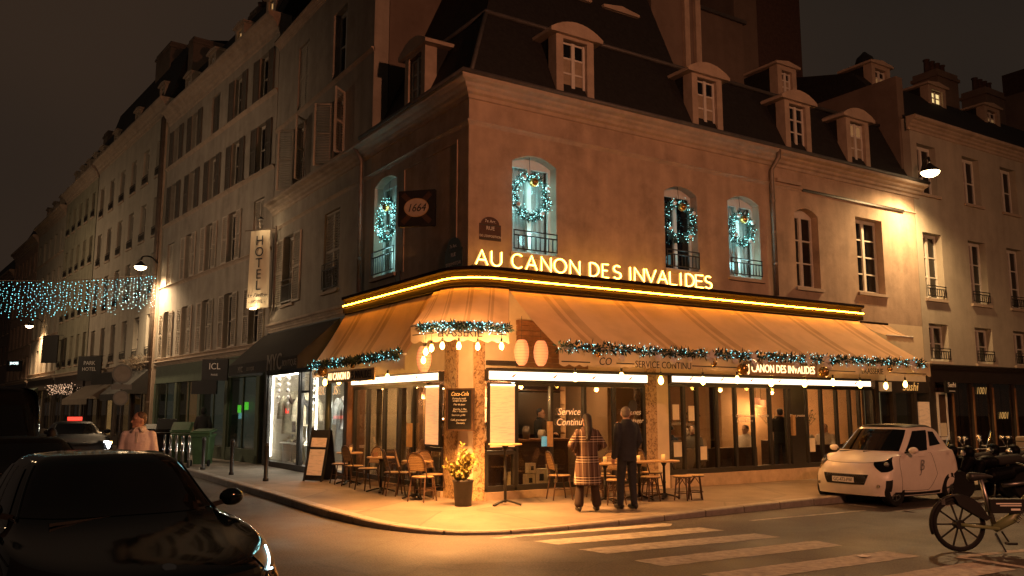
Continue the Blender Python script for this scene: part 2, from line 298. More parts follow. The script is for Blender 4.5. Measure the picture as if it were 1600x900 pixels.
# ------------------------------------------------------------------ mesh helpers
class MB:
    def __init__(s): s.v = []; s.f = []; s.uv = None
    def add(s, vs, fs):
        o = len(s.v); s.v += [tuple(v) for v in vs]; s.f += [tuple(i + o for i in f) for f in fs]; return s
    def box(s, c, d, rz=0., m=None):
        hx, hy, hz = d[0] / 2, d[1] / 2, d[2] / 2
        p = [Vector((x, y, z)) for z in (-hz, hz) for y in (-hy, hy) for x in (-hx, hx)]
        M = m if m else Matrix.Rotation(rz, 3, 'Z')
        return s.add([M @ q + Vector(c) for q in p], [(0, 2, 3, 1), (4, 5, 7, 6), (0, 1, 5, 4), (2, 6, 7, 3), (0, 4, 6, 2), (1, 3, 7, 5)])
    def bb(s, x0, x1, y0, y1, z0, z1): return s.box(((x0 + x1) / 2, (y0 + y1) / 2, (z0 + z1) / 2), (abs(x1 - x0), abs(y1 - y0), abs(z1 - z0)))
    def bar(s, a, b, w, h=None, up=(0, 0, 1)):
        a = Vector(a); b = Vector(b); d = b - a; L = d.length; d = d / L; u = Vector(up)
        x = d.cross(u)
        if x.length < 1e-4: x = d.cross(Vector((1, 0, 0)))
        x.normalize(); u = x.cross(d); M = Matrix((x, d, u)).transposed()
        return s.box((a + b) / 2, (w, L, h or w), m=M)
    def tube(s, pts, r, n=8, cap=True, closed=False):
        pts = [Vector(p) for p in pts]; N = len(pts); rs = r if isinstance(r, (list, tuple)) else [r] * N
        vs = []; up = None
        for i, p in enumerate(pts):
            if closed: t = pts[(i + 1) % N] - pts[i - 1]
            else: t = pts[min(i + 1, N - 1)] - pts[max(i - 1, 0)]
            t.normalize()
            if up is None:
                up = Vector((0, 0, 1)) if abs(t.z) < .9 else Vector((1, 0, 0))
            x = t.cross(up)
            if x.length < 1e-5: x = t.orthogonal()
            x.normalize(); up = x.cross(t).normalized()
            for k in range(n):
                a = 2 * math.pi * k / n; vs.append(p + (x * math.cos(a) + up * math.sin(a)) * rs[i])
        fs = []
        for i in range(N if closed else N - 1):
            j = (i + 1) % N
            for k in range(n): fs.append((i * n + k, i * n + (k + 1) % n, j * n + (k + 1) % n, j * n + k))
        if cap and not closed: fs += [tuple(range(n - 1, -1, -1)), tuple((N - 1) * n + k for k in range(n))]
        return s.add(vs, fs)
    def lathe(s, prof, c=(0, 0, 0), n=20, cap=True):
        vs = []; c = Vector(c)
        for r, z in prof:
            for k in range(n): a = 2 * math.pi * k / n; vs.append(c + Vector((r * math.cos(a), r * math.sin(a), z)))
        fs = [(i * n + k, i * n + (k + 1) % n, (i + 1) * n + (k + 1) % n, (i + 1) * n + k) for i in range(len(prof) - 1) for k in range(n)]
        if cap: fs += [tuple(range(n - 1, -1, -1)), tuple((len(prof) - 1) * n + k for k in range(n))]
        return s.add(vs, fs)
    def ball(s, c, r, n=8, m=6, rot=None):
        r = Vector(r) if isinstance(r, (tuple, list, Vector)) else Vector((r, r, r)); c = Vector(c); vs = [Vector((0, 0, -1))]
        for i in range(1, m):
            p = -math.pi / 2 + math.pi * i / m
            for k in range(n): a = 2 * math.pi * k / n; vs.append(Vector((math.cos(p) * math.cos(a), math.cos(p) * math.sin(a), math.sin(p))))
        vs.append(Vector((0, 0, 1)))
        fs = [(0, 1 + (k + 1) % n, 1 + k) for k in range(n)]
        for i in range(m - 2):
            for k in range(n): fs.append((1 + i * n + k, 1 + i * n + (k + 1) % n, 1 + (i + 1) * n + (k + 1) % n, 1 + (i + 1) * n + k))
        t = len(vs) - 1; fs += [(t, 1 + (m - 2) * n + k, 1 + (m - 2) * n + (k + 1) % n) for k in range(n)]
        vs = [Vector((v.x * r.x, v.y * r.y, v.z * r.z)) for v in vs]
        if rot is not None: vs = [rot @ v for v in vs]
        return s.add([v + c for v in vs], fs)
    def octa(s, c, r):
        c = Vector(c)
        return s.add([c + Vector(q) * r for q in ((1, 0, 0), (-1, 0, 0), (0, 1, 0), (0, -1, 0), (0, 0, 1), (0, 0, -1))],
                     [(0, 2, 4), (2, 1, 4), (1, 3, 4), (3, 0, 4), (2, 0, 5), (1, 2, 5), (3, 1, 5), (0, 3, 5)])
    def prism(s, poly, z0, z1):           # polygon in XY, counter-clockwise
        n = len(poly)
        return s.add([(x, y, z0) for x, y in poly] + [(x, y, z1) for x, y in poly],
                     [tuple(range(n - 1, -1, -1)), tuple(range(n, 2 * n))] + [(k, (k + 1) % n, n + (k + 1) % n, n + k) for k in range(n)])
    def slab(s, poly, y0, y1):            # polygon in XZ (counter-clockwise seen from -y), thickness along y
        n = len(poly)
        return s.add([(x, y0, z) for x, z in poly] + [(x, y1, z) for x, z in poly],
                     [tuple(range(n)), tuple(range(2 * n - 1, n - 1, -1))] + [((k + 1) % n, k, n + k, n + (k + 1) % n) for k in range(n)])
    def grid(s, rows, closed=False):      # rows of points
        n = len(rows[0]); vs = [p for r in rows for p in r]
        m = n if closed else n - 1
        return s.add(vs, [(i * n + k, i * n + (k + 1) % n, (i + 1) * n + (k + 1) % n, (i + 1) * n + k) for i in range(len(rows) - 1) for k in range(m)])
    def mesh(s, name, m, smooth=False):
        me = bpy.data.meshes.new(name); me.from_pydata(s.v, [], s.f)
        if m: me.materials.append(MATS[m] if isinstance(m, str) else m)
        if smooth: me.polygons.foreach_set('use_smooth', [True] * len(me.polygons))
        if s.uv:
            L = me.uv_layers.new(name='UVMap')
            for lp in me.loops: L.data[lp.index].uv = s.uv[lp.vertex_index]
        me.update(); return me
    def build(s, name, m, parent=None, loc=(0, 0, 0), rot=(0, 0, 0), smooth=False):
        o = bpy.data.objects.new(name, s.mesh(name, m, smooth)); COL.objects.link(o)
        o.location = loc; o.rotation_euler = rot
        if parent: o.parent = parent
        return o
def smooth_angle(o, a=40):
    me = o.data; me.polygons.foreach_set('use_smooth', [True] * len(me.polygons))
    try: me.set_sharp_from_angle(angle=R(a))
    except Exception: pass
    return o
def bevel(o, w=.01, seg=2):
    b = o.modifiers.new('bevel', 'BEVEL'); b.width = w; b.segments = seg; b.limit_method = 'ANGLE'; return o
def tag(o, label=None, cat=None, group=None, kind=None):
    if label: o['label'] = label
    if cat: o['category'] = cat
    if group: o['group'] = group
    if kind: o['kind'] = kind
    return o
def thing(name, label, cat, loc=(0, 0, 0), rz=0., group=None):
    o = bpy.data.objects.new(name, None); COL.objects.link(o); o.empty_display_size = .1
    o.location = loc; o.rotation_euler = (0, 0, rz); return tag(o, label, cat, group)
KIDS = {}
def kids(o): return list(o.children)
def dup(o, parent=None, loc=None, rot=None):
    c = o.copy(); COL.objects.link(c)
    if parent is not None: c.parent = parent
    if loc is not None: c.location = loc
    if rot is not None: c.rotation_euler = rot
    for k in kids(o): dup(k, c)
    return c
def text(name, body, size, m, parent, loc, rot=(math.pi / 2, 0, 0), ext=.004, align='CENTER', shear=0., space=1., sx=1.):
    cu = bpy.data.curves.new(name, 'FONT'); cu.body = body; cu.size = size; cu.extrude = ext; cu.align_x = align; cu.shear = shear
    cu.space_character = space; cu.resolution_u = 3; cu.materials.append(MATS[m])
    o = bpy.data.objects.new(name, cu); COL.objects.link(o); o.location = loc; o.rotation_euler = rot; o.scale = (sx, 1, 1)
    if parent: o.parent = parent
    return o
def crom(P, n, closed=False):
    P = [Vector(p) for p in P]; N = len(P); out = []
    for i in range(N if closed else N - 1):
        a, b, c, d = (P[(i + k - 1) % N] for k in range(4)) if closed else (P[max(i - 1, 0)], P[i], P[i + 1], P[min(i + 2, N - 1)])
        for k in range(n):
            t = k / n; out.append(.5 * ((2 * b) + (c - a) * t + (2 * a - 5 * b + 4 * c - d) * t * t + (3 * b - a - 3 * c + d) * t ** 3))
    if not closed: out.append(P[-1])
    return out

# ------------------------------------------------------------------ walls with real openings
def wall(parent, x0, x1, z0, z1, ops, m, depth=.28, name='wall', y=0., rot=0., thick=.4, loc=(0, 0, 0), ends=True):
    """front face at y, openings (xa,xb,za,zb,rise) with reveals going to y+depth"""
    b = MB(); xs = sorted({x0, x1, *[o[0] for o in ops], *[o[1] for o in ops]}); zs = sorted({z0, z1, *[o[2] for o in ops], *[o[3] for o in ops]})
    for i in range(len(xs) - 1):
        for j in range(len(zs) - 1):
            cx, cz = (xs[i] + xs[i + 1]) / 2, (zs[j] + zs[j + 1]) / 2
            if any(o[0] < cx < o[1] and o[2] < cz < o[3] for o in ops): continue
            b.add([(xs[i], y, zs[j]), (xs[i + 1], y, zs[j]), (xs[i + 1], y, zs[j + 1]), (xs[i], y, zs[j + 1])], [(0, 1, 2, 3)])
    for o in ops:
        xa, xb, za, zb = o[:4]; rise = o[4] if len(o) > 4 else 0.; yd = y + depth
        n = 8 if rise else 1
        arc = [(xa + (xb - xa) * k / n, zb - rise * (2 * k / n - 1) ** 2) for k in range(n + 1)]
        b.add([(xa, y, za), (xa, yd, za), (xa, yd, arc[0][1]), (xa, y, arc[0][1])], [(0, 1, 2, 3)])
        b.add([(xb, y, za), (xb, y, arc[-1][1]), (xb, yd, arc[-1][1]), (xb, yd, za)], [(0, 1, 2, 3)])
        b.add([(xa, y, za), (xb, y, za), (xb, yd, za), (xa, yd, za)], [(0, 1, 2, 3)])
        for k in range(n):
            (p, q), (r, t) = arc[k], arc[k + 1]
            b.add([(p, y, q), (r, y, t), (r, yd, t), (p, yd, q)], [(3, 2, 1, 0)])
            if rise: b.add([(p, y, q), (r, y, t), (r, y, zb), (p, y, zb)], [(0, 1, 2, 3)])
    # top, ends and back so the wall is a solid slab
    yb = y + max(thick, depth + .12)
    b.add([(x0, y, z1), (x1, y, z1), (x1, yb, z1), (x0, yb, z1), (x0, y, z0), (x1, y, z0), (x1, yb, z0), (x0, yb, z0)], [(0, 1, 2, 3), (0, 3, 7, 4), (1, 5, 6, 2)] if ends else [(0, 1, 2, 3)])
    return b.build(name, m, parent, loc=loc, rot=(0, 0, rot))
def slab_back(parent, x0, x1, y0, y1, z0, z1, m, name='wall'):
    return MB().bb(x0, x1, y0, y1, z0, z1).build(name, m, parent)

SHUT = {}
def shutter_mesh(w, h, m='shutter_paint'):
    k = (round(w, 2), round(h, 2), m)
    if k in SHUT: return SHUT[k]
    b = MB(); t = .04
    b.bb(0, .05, -t / 2, t / 2, 0, h); b.bb(w - .05, w, -t / 2, t / 2, 0, h)
    for z in (0, h * .5 - .03, h - .06): b.bb(.05, w - .05, -t / 2 + .002, t / 2 - .002, z, z + .06)
    n = int(h / .075)
    for i in range(n):
        z = .06 + (h - .12) * (i + .5) / n
        b.box((w / 2, 0, z), (w - .1, .05, .008), m=Matrix.Rotation(R(-38), 3, 'X'))
    SHUT[k] = b.mesh('shutter', m); return SHUT[k]
def mesh_obj(name, me, parent, loc=(0, 0, 0), rot=(0, 0, 0)):
    o = bpy.data.objects.new(name, me); COL.objects.link(o); o.parent = parent; o.location = loc; o.rotation_euler = rot; return o
def window(parent, w, h, loc, rot=0., rise=0., rows=3, frame='white_paint', back=None, shut=None, sm='shutter_paint', rail=False, sill=True, curtain=None, depth=.2, glass='dark_glass', fw=.06, shut_w=None):
    """casement window; origin bottom centre on the wall face; glass sits back by depth"""
    b = MB(); d0, d1 = depth, depth + .07
    b.bb(-w / 2, -w / 2 + fw, d0, d1, 0, h); b.bb(w / 2 - fw, w / 2, d0, d1, 0, h); b.bb(-w / 2 + fw, w / 2 - fw, d0, d1, 0, fw + .02)
    hh = h - rise * .75
    b.bb(-w / 2 + fw, w / 2 - fw, d0, d1, hh - fw - .04, h)
    b.bb(-.05, .05, d0 - .012, d1, fw + .02, hh - fw - .04)
    hg = hh - fw * 2 - .06
    for i in range(1, rows):
        z = fw + .02 + hg * i / rows; b.bb(-w / 2 + fw, -.05, d0 + .01, d1 - .01, z - .018, z + .018); b.bb(.05, w / 2 - fw, d0 + .01, d1 - .01, z - .018, z + .018)
    o = b.build('window', frame, parent, loc=loc, rot=(0, 0, rot))
    me = None
    for sx in (-1, 1):
        for i in range(rows):
            zc = fw + .02 + hg * (i + .5) / rows
            if me is None: me = MB().bb(-(w / 2 - fw - .05) / 2, (w / 2 - fw - .05) / 2, -.004, .004, -hg / rows / 2, hg / rows / 2).mesh('pane', glass)
            mesh_obj('pane', me, o, (sx * (w / 2 - fw + .05) / 2, d0 + .045, zc))
    if curtain:
        c = MB(); n = 24
        c.grid([[(-w / 2 + .03 + (w - .06) * k / n, d1 + .1 + .02 * math.sin(k * 2.1), z) for k in range(n + 1)] for z in (.05, h - .05)])
        c.build('curtain', curtain, o)
    MB().bb(-w / 2 - .01, w / 2 + .01, d1 + .3, d1 + .34, -.01, h + .01).build('backing', back or 'black_metal', o)
    if sill: MB().bb(-w / 2 - .07, w / 2 + .07, -.07, d0 + .02, -.085, -.003).build('sill', 'cornice_stone', o)
    if shut:
        sw = shut_w or w / 2
        for sx in (-1, 1):
            if shut == 'open': mesh_obj('shutter', shutter_mesh(sw, h - .04, sm), o, (sx * (w / 2 + (sw if sx < 0 else 0) * 1) + (0 if sx < 0 else .0), -.045, .0), (0, 0, 0)) if sx > 0 else mesh_obj('shutter', shutter_mesh(sw, h - .04, sm), o, (-w / 2 - sw, -.045, 0), (0, 0, R(4)))
            elif shut == 'half': mesh_obj('shutter', shutter_mesh(sw, h - .04, sm), o, (sx * w / 2, -.03, 0), (0, 0, R(-50) if sx > 0 else R(180 + 50)))
            else: mesh_obj('shutter', shutter_mesh(w / 2 - .01, h - .04, sm), o, (0.005 if sx > 0 else -w / 2 + .005, .08, 0.02))
    if rail:
        r = MB(); rh = rail if isinstance(rail, float) else .5
        for z in (.08, rh * .78, rh): r.bb(-w / 2 + .01, w / 2 - .01, -.055, -.03, z - .012, z + .012)
        n = max(5, int(w / .11))
        for k in range(n + 1):
            x = -w / 2 + .02 + (w - .04) * k / n; r.bb(x - .009, x + .009, -.052, -.034, .08, rh * .78 if k % n else rh)
        r.build('railing', 'black_metal', o)
    return o
def cornice(parent, x0, x1, z0, z1, out, m='cornice_stone', rot=0., name='cornice', e0=0., e1=0., loc=(0, 0, 0), y=0.):
    """moulded band along x, projecting to -out; e0/e1 mitre extension at each end"""
    prof = [(0, 0), (.10, .04), (.12, .22), (.30, .30), (.34, .45), (.55, .55), (.62, .66), (.92, .74), (1., .80), (1., .94), (.94, 1.)]
    b = MB(); H = z1 - z0
    rows = []
    for x, e in ((x0, e0), (x1, e1)):
        rows.append([(x + (e * p * out if x == x1 else -e * p * out), y - p * out, z0 + q * H) for p, q in prof] + [(x, y + .02, z1), (x, y + .02, z0)])
    b.grid(rows, closed=True); n = len(prof) + 2
    b.add(rows[0], [tuple(range(n))]); b.add(rows[1], [tuple(range(n - 1, -1, -1))])
    return b.build(name, m, parent, rot=(0, 0, rot), loc=loc)
def pipe(parent, pts, r=.05, m='gutter_metal', name='downpipe'):
    b = MB(); b.tube(pts, r, 10); o = b.build(name, m, parent, smooth=True)
    c = MB()
    for i in range(1, 4):
        p = Vector(pts[-1]).lerp(Vector(pts[-2]), i / 4); c.lathe([(r + .012, -.03), (r + .012, .03)], p, 10)
    c.build('pipe_collar', m, o); return o
# ------------------------------------------------------------------ ground
road = MB().add([(-220, -160, 0), (220, -160, 0), (220, 260, 0), (-220, 260, 0)], [(0, 1, 2, 3)]).build('road', 'asphalt'); tag(road, kind='structure')
KP = [(-3.55, 24), (-2.62, 13.2), (-2.48, 10.5), (-2.55, 7), (-2.6, 3.7), (-2.68, .9), (-2.66, -.4), (-2.5, -1.7), (-2.05, -2.7), (-1.3, -3.2), (-.3, -3.33), (1.3, -3.36), (3, -3.3), (6, -3.22), (12, -3.2), (40, -3.2)]
KZ = [.13, .13, .13, .13, .13, .13, .125, .09, .06, .05, .055, .075, .10, .125, .13, .13]
kp = crom([(x, y, z) for (x, y), z in zip(KP, KZ)], 8)
# pavement sheet: kerb line to facade line
pv = MB(); rows = []
for p in kp:
    x, y = p.x, p.y
    if y > -.2: q = (.30 - max(0, y - 12.8) * .087, y)
    elif x > .2: q = (x, .30)
    else: q = (.3, .3)
    rows.append([(x, y, p.z), (x + (q[0] - x) * .35, y + (q[1] - y) * .35, .12), (q[0], q[1], .125)])
pv.grid(rows)
far = [(-3.55 - (y - 24) * .087, y) for y in (24, 60, 150)]
pv.grid([[(x, y, .13), (x + 3.2, y, .125)] for x, y in far])
pavement = pv.build('pavement', 'pavement_asphalt'); tag(pavement, kind='structure')
# kerb stones one by one
def kerb_piece(pts):
    b = MB(); rows = []
    for i, p in enumerate(pts):
        t = (pts[min(i + 1, len(pts) - 1)] - pts[max(i - 1, 0)]).normalized(); n = Vector((-t.y, t.x, 0))
        w = .19; a = Vector((p.x, p.y, 0)); z = p.z + .006
        rows.append([a - n * .02 + Vector((0, 0, -.05)), a - n * .02 + Vector((0, 0, z - .02)), a + Vector((0, 0, z)), a + n * w + Vector((0, 0, z)), a + n * w + Vector((0, 0, -.05))])
    b.grid(rows); n = 5; b.add(rows[0], [tuple(range(n))]); b.add(rows[-1], [tuple(range(n - 1, -1, -1))])
    return b.build('kerbstone', 'granite_kerb', pavement)
def along(P, step):
    out = [P[0]]; rest = step
    for a, c in zip(P, P[1:]):
        d = (c - a).length; t = rest
        while t <= d: out.append(a.lerp(c, t / d)); t += step
        rest = t - d
    return out
fine = along(crom([(x, y, z) for (x, y), z in zip(KP, KZ)], 60), .05)
for k in range(0, len(fine) - 21, 20):
    if fine[k].y > 14 and (k // 20) % 2: continue
    m_ = 40 if fine[k].y > 14 else 20
    q = fine[k:k + m_ + 1:5]; q[-1] = q[-1].lerp(q[-2], .1); kerb_piece([V_ + Vector((0, 0, random.uniform(-.004, .004))) * 0 for V_ in q])
# opposite pavement behind the camera
op = MB().bb(-60, 60, -30, -15.6, -.02, .12).bb(-30, -13.0, -15.5, 90, -.02, .12).build('opposite_pavement', 'pavement_asphalt'); tag(op, kind='structure')
# crosswalk stripes and other paint, sheets 4 mm above the road
def paint(poly, z=.004, name='road_marking'):
    P = []
    for (x, y), (u, w) in zip(poly, poly[1:] + poly[:1]):
        n = max(1, int(math.hypot(u - x, w - y) / .12)); P += [(x + (u - x) * k / n + (random.uniform(-.014, .014) if k else 0), y + (w - y) * k / n + (random.uniform(-.014, .014) if k else 0), z) for k in range(n)]
    return MB().add(P, [tuple(range(len(P)))]).build(name, 'road_paint', road)
paint([(-1.58, -3.44), (-1.25, -3.5), (-1.2, -3.62), (-1.5, -3.56)], name='crosswalk_stripe')
for p in ([(-1.36, -3.98), (1.68, -4.30), (1.72, -3.98), (-1.4, -3.58)], [(-1.10, -4.49), (1.86, -4.74), (1.78, -4.28), (-1.22, -4.03)],
          [(-1.02, -5.43), (2.03, -5.66), (2.0, -5.20), (-1.12, -4.95)], [(-1.0, -6.49), (2.12, -6.65), (2.18, -6.16), (-1.05, -6.0)],
          [(-.98, -7.58), (2.2, -7.72), (2.2, -7.24), (-1.0, -7.08)], [(-.95, -8.7), (2.3, -8.85), (2.3, -8.3), (-.98, -8.2)]):
    if p[0][1] != -3.98: paint(p, name='crosswalk_stripe')
paint([(-1.24, -3.98), (1.70, -3.88), (1.6, -3.52), (-1.35, -3.58)], name='crosswalk_stripe') if False else None
paint([(-1.26, -3.56), (1.5, -3.92), (1.72, -3.72), (1.62, -3.6), (-1.38, -3.17 - .26)], name='crosswalk_stripe')
for p in ([(6.3, -4.62), (30, -4.62), (30, -4.72), (6.3, -4.72)], [(2.5, -8.0), (2.62, -8.0), (2.45, -12.5), (2.3, -12.5)], [(2.62, -7.95), (9, -8.9), (9, -9.05), (2.62, -8.08)],
          [(6.55, -3.5), (6.65, -3.5), (6.65, -4.1), (6.55, -4.1)], [(3.1, -4.1), (6.0, -4.25), (6.0, -4.33), (3.1, -4.2)]):
    paint(p)

# ------------------------------------------------------------------ the corner café building
cafe = thing('corner_cafe_building', 'orange lit two storey corner brasserie with dark mansard roof and wreaths in its windows', 'building')
LW = R(-90)
W = [(1.585, 1.11, 5.0, 7.09), (5.745, 1.05, 5.03, 7.04), (7.87, 1.12, 5.03, 7.09), (10.25, .95, 4.97, 7.09), (12.94, 1.20, 5.03, 7.14)]
wall(cafe, 0, 15.2, 4.22, 8.46, [(c - w / 2, c + w / 2, a, b, .17) for c, w, a, b in W[:4]] + [(12.94 - .6, 12.94 + .6, 5.03, 7.14)], 'plaster_cafe', .26, ends=False)
wall(cafe, -4.85, 0, 4.22, 8.455, [(-4.6, -3.35, 4.95, 7.34, .15)], 'plaster_cafe', .26, rot=LW, ends=False)
for i, (c, w, a, b) in enumerate(W):
    window(cafe, w, b - a, (c, 0, a), rise=.17 if i < 4 else 0, rows=1 if i < 3 else 4 if i == 4 else 3, rail=.46 if i < 3 else False, curtain='curtain_white' if i in (0, 2) else None,
           glass='dark_glass' if i in (1, 3, 4) else 'clear_glass', frame='white_paint' if i != 3 else 'white_paint', depth=.22)
window(cafe, 1.25, 2.39, (0, 3.975, 4.95), LW, rise=.15, rows=1, rail=.62, curtain='curtain_white', glass='clear_glass', depth=.22)
# raised panel on the left face, string course, frieze, cornice, gutter
b = MB()
for x0, x1, z0, z1 in ((-2.95, -2.9, 4.9, 7.3), (-.5, -.45, 5.2, 7.3), (-2.9, -.5, 7.25, 7.3)): b.bb(x0, x1, -.018, .01, z0, z1)
b.build('wall_panel_moulding', 'plaster_cafe', cafe, rot=(0, 0, LW))
cornice(cafe, 0, 15.2, 7.5, 7.6, .06, name='string_course', e0=1)
cornice(cafe, -4.85, 0, 7.5, 7.6, .06, name='string_course', rot=LW, e1=1)
cornice(cafe, 0, 15.45, 8.04, 8.44, .34, e0=1); cornice(cafe, -4.85, 0, 8.04, 8.44, .34, rot=LW, e1=1)
g = MB(); g.tube([(0 - .33, 4.85, 8.47), (-.33, -.33, 8.47), (15.5, -.33, 8.47)], .055, 8); g.build('gutter', 'zinc', cafe, smooth=True)
pipe(cafe, [(8.93, -.30, 8.40), (8.93, -.28, 8.2), (8.86, -.09, 7.9), (8.86, -.09, 4.66)], .06)
pipe(cafe, [(-.3, 5.3, 8.42), (-.1, 5.27, 8.05), (-.08, 5.27, 4.7)], .055)
MB().bb(9.1, 10.05, -.07, 0, 7.66, 7.75).build('ledge', 'cornice_stone', cafe)
MB().bb(10.1, 14.6, -.06, 0, 7.53, 7.60).build('ledge', 'dark_frame', cafe)  # dark strip standing in for the shadow under the ledge
# mansard
b = MB()
A, B, C_, D_ = (.0, .0, 8.45), (15.2, .0, 8.45), (15.2, .95, 10.5), (.95, .95, 10.5); E_, F_ = (.0, 4.85, 8.45), (.95, 4.85, 10.5)
b.add([A, B, C_, D_, E_, F_], [(0, 1, 2, 3), (4, 0, 3, 5)])
b.add([(.95, .95, 10.5), (6.6, .95, 10.5), (6.6, 2.3, 13.6), (2.3, 2.3, 13.6), (.95, 4.85, 10.5), (2.3, 4.85, 13.6), (6.6, 4.85, 13.6), (6.6, 4.85, 10.5)], [(0, 1, 2, 3), (4, 0, 3, 5), (3, 2, 6, 5), (1, 7, 6, 2)])
b.add([(6.6, .95, 10.5), (15.2, .95, 10.5), (15.2, 4, 11.6), (6.6, 4, 11.6), (15.2, .0, 8.45), (15.2, 4, 8.45)], [(0, 1, 2, 3), (1, 4, 5, 2)])
b.build('roof', 'slate', cafe)
g = MB(); g.tube([(.93, 4.85, 10.52), (.93, .93, 10.52), (15.2, .93, 10.52)], .06, 8); g.tube([A, D_], .05, 8); g.build('roof_ledge', 'zinc', cafe, smooth=True)
def dormer(parent, c, z0, y, w=1.04, h=1.60, rot=0., arched=True, pane=('window_dim', 'dark_glass'), back=.9, loc=None):
    """stone fronted dormer; origin at bottom centre of its face"""
    o = MB(); t = .19
    o.bb(-w / 2, -w / 2 + t, 0, .3, 0, h); o.bb(w / 2 - t, w / 2, 0, .3, 0, h); o.bb(-w / 2 + t, w / 2 - t, 0, .3, h - .13, h)
    r = o.build('dormer', 'cornice_stone', parent, loc=loc or (c, y, z0), rot=(0, 0, rot))
    k = MB(); n = 10
    if arched:
        ww = w / 2 + .2; arc = [(-ww + 2 * ww * i / n, h + .02 + .24 * (1 - (2 * i / n - 1) ** 2)) for i in range(n + 1)]
        k.slab([(-ww, h - .06)] + [(ww, h - .06)] + [(x, z) for x, z in reversed(arc)], -.10, back + .3)
    else:
        ww = w / 2 + .12; k.slab([(-ww, h), (ww, h), (ww, h + .07), (0, h + .16), (-ww, h + .07)], -.08, back + .3)
    k.build('dormer_cap', 'cornice_stone', r)
    MB().bb(-w / 2 + .02, w / 2 - .02, .3, back + .4, 0, h - .02).build('dormer_cheek', 'slate', r)
    f = MB(); a = w / 2 - t; y0 = .09
    f.bb(-a, -a + .06, y0, y0 + .06, 0, h - .16); f.bb(a - .06, a, y0, y0 + .06, 0, h - .16); f.bb(-.045, .045, y0 - .005, y0 + .06, 0, h - .16)
    for i in range(5):
        z = .03 + (h - .22) * i / 4; f.bb(-a + .06, -.045, y0 + .01, y0 + .05, z - .02, z + .02); f.bb(.045, a - .06, y0 + .01, y0 + .05, z - .02, z + .02)
    f.build('window_frame', 'white_paint', r)
    hp = (h - .22) / 4
    me = [MB().bb(-(a - .105) / 2, (a - .105) / 2, -.004, .004, -hp / 2, hp / 2).mesh('pane', p) for p in pane]
    for sx in (-1, 1):
        for i in range(4): mesh_obj('pane', me[0] if i < 3 else me[1], r, (sx * (a - .0075) / 2, y0 + .035, .03 + hp * (i + .5)))
    return r
mat('pane_pale', (.16, .12, .08), .25, var=.15, scale=6, emit=(1, .62, .3), es=.035)
mat('pane_curtain', (.34, .27, .19), .4, var=.25, scale=6)
for c, p in ((2.78, ('pane_curtain', 'dark_glass')), (6.87, ('pane_curtain', 'dark_glass')), (10.27, ('dark_glass', 'dark_glass')), (12.86, ('pane_curtain', 'window_dim'))):
    dormer(cafe, c, 8.5, .12, pane=p)
dormer(cafe, 0, 0, 0, loc=(.12, 2.75, 8.5), rot=LW, pane=('pane_curtain', 'pane_curtain'))
for c, w in ((3.75, .95), (5.32, .95)): dormer(cafe, c, 10.58, 1.55, w=w, h=1.3, arched=False, pane=('dark_glass', 'dark_glass'))
dormer(cafe, 11.95, 10.95, 1.75, w=.85, h=1.05, arched=False, pane=('pane_curtain', 'dark_glass'))
def chimney(parent, x0, x1, y0, y1, z0, z1, m='plaster_brown', pots=3, rot=0.):
    o = MB().bb(x0, x1, y0, y1, z0, z1).bb(x0 - .06, x1 + .06, y0 - .06, y1 + .06, z1 - .3, z1 - .18).build('chimney', m, parent)
    for i in range(pots):
        MB().lathe([(.13, 0), (.11, .12), (.10, .5), (.13, .52), (.13, .56)], (0, 0, 0), 10).build('chimney_pot', 'brick_red', o, loc=(x0 + (x1 - x0) * (i + .5) / pots, (y0 + y1) / 2, z1 - .02), smooth=True)
    return o
ch = chimney(cafe, 6.85, 8.65, 2.05, 3.0, 10.8, 16.5)
MB().bb(8.0, 8.18, 1.95, 2.05, 11.0, 16.3).bb(8.42, 8.62, 1.95, 2.05, 11.0, 16.3).build('flue_rib', 'cornice_stone', ch)
slab_back(cafe, 15.1, 15.42, .25, 6, 8.4, 11.9, 'plaster_brown', 'firewall')
slab_back(cafe, .3, 15.2, .35, 9, 4.05, 4.2, 'interior_wall', 'floor_slab')

# --- ground floor: corner pillar, bays, signs
def prism_obj(name, poly, z0, z1, m, parent): return MB().prism(poly, z0, z1).build(name, m, parent)
pil = prism_obj('corner_pillar', [(0, .92), (0, .44), (.215, 0), (.40, 0), (.40, .5), (.3, .92)], .10, 4.22, 'travertine', cafe)
mp = Vector((.1075, .22, 0)); pn = Vector((-.4397, -.215, 0)).normalized(); an = math.atan2(.215 * -1, .44) # facet direction
pd = Vector((.215, -.44, 0)).normalized()
MB().box((0, -.012, 3.15), (.34, .03, 2.1)).build('painted_panel', 'cream_paint', pil, loc=mp + Vector((0, 0, 0)), rot=(0, 0, math.atan2(pd.y, pd.x)))
MB().box((0, -.012, 1.05), (.34, .03, 1.5)).build('painted_panel', 'cream_paint', pil, loc=mp, rot=(0, 0, math.atan2(pd.y, pd.x)))
for x0, x1, m in ((4.5, 4.82, 'travertine'), (4.82, 5.16, 'cream_paint')): MB().bb(x0, x1, -.03, .35, .10, 4.22).build('pillar', m, cafe)
MB().bb(.38, 4.5, -.09, .1, .08, .27).bb(5.16, 12.7, -.09, .1, .08, .40).build('plinth', 'stone_base', cafe)
MB().bb(-5.6, -.92, -.06, .1, .08, .24).build('plinth', 'stone_base', cafe, rot=(0, 0, LW))
wall(cafe, .40, 15.2, 2.62, 4.22, [], 'cream_paint', .1, 'upper_shopfront', ends=False)
wall(cafe, -5.75, -.9, 2.62, 4.22, [], 'cream_paint', .1, 'upper_shopfront', rot=LW, ends=False)
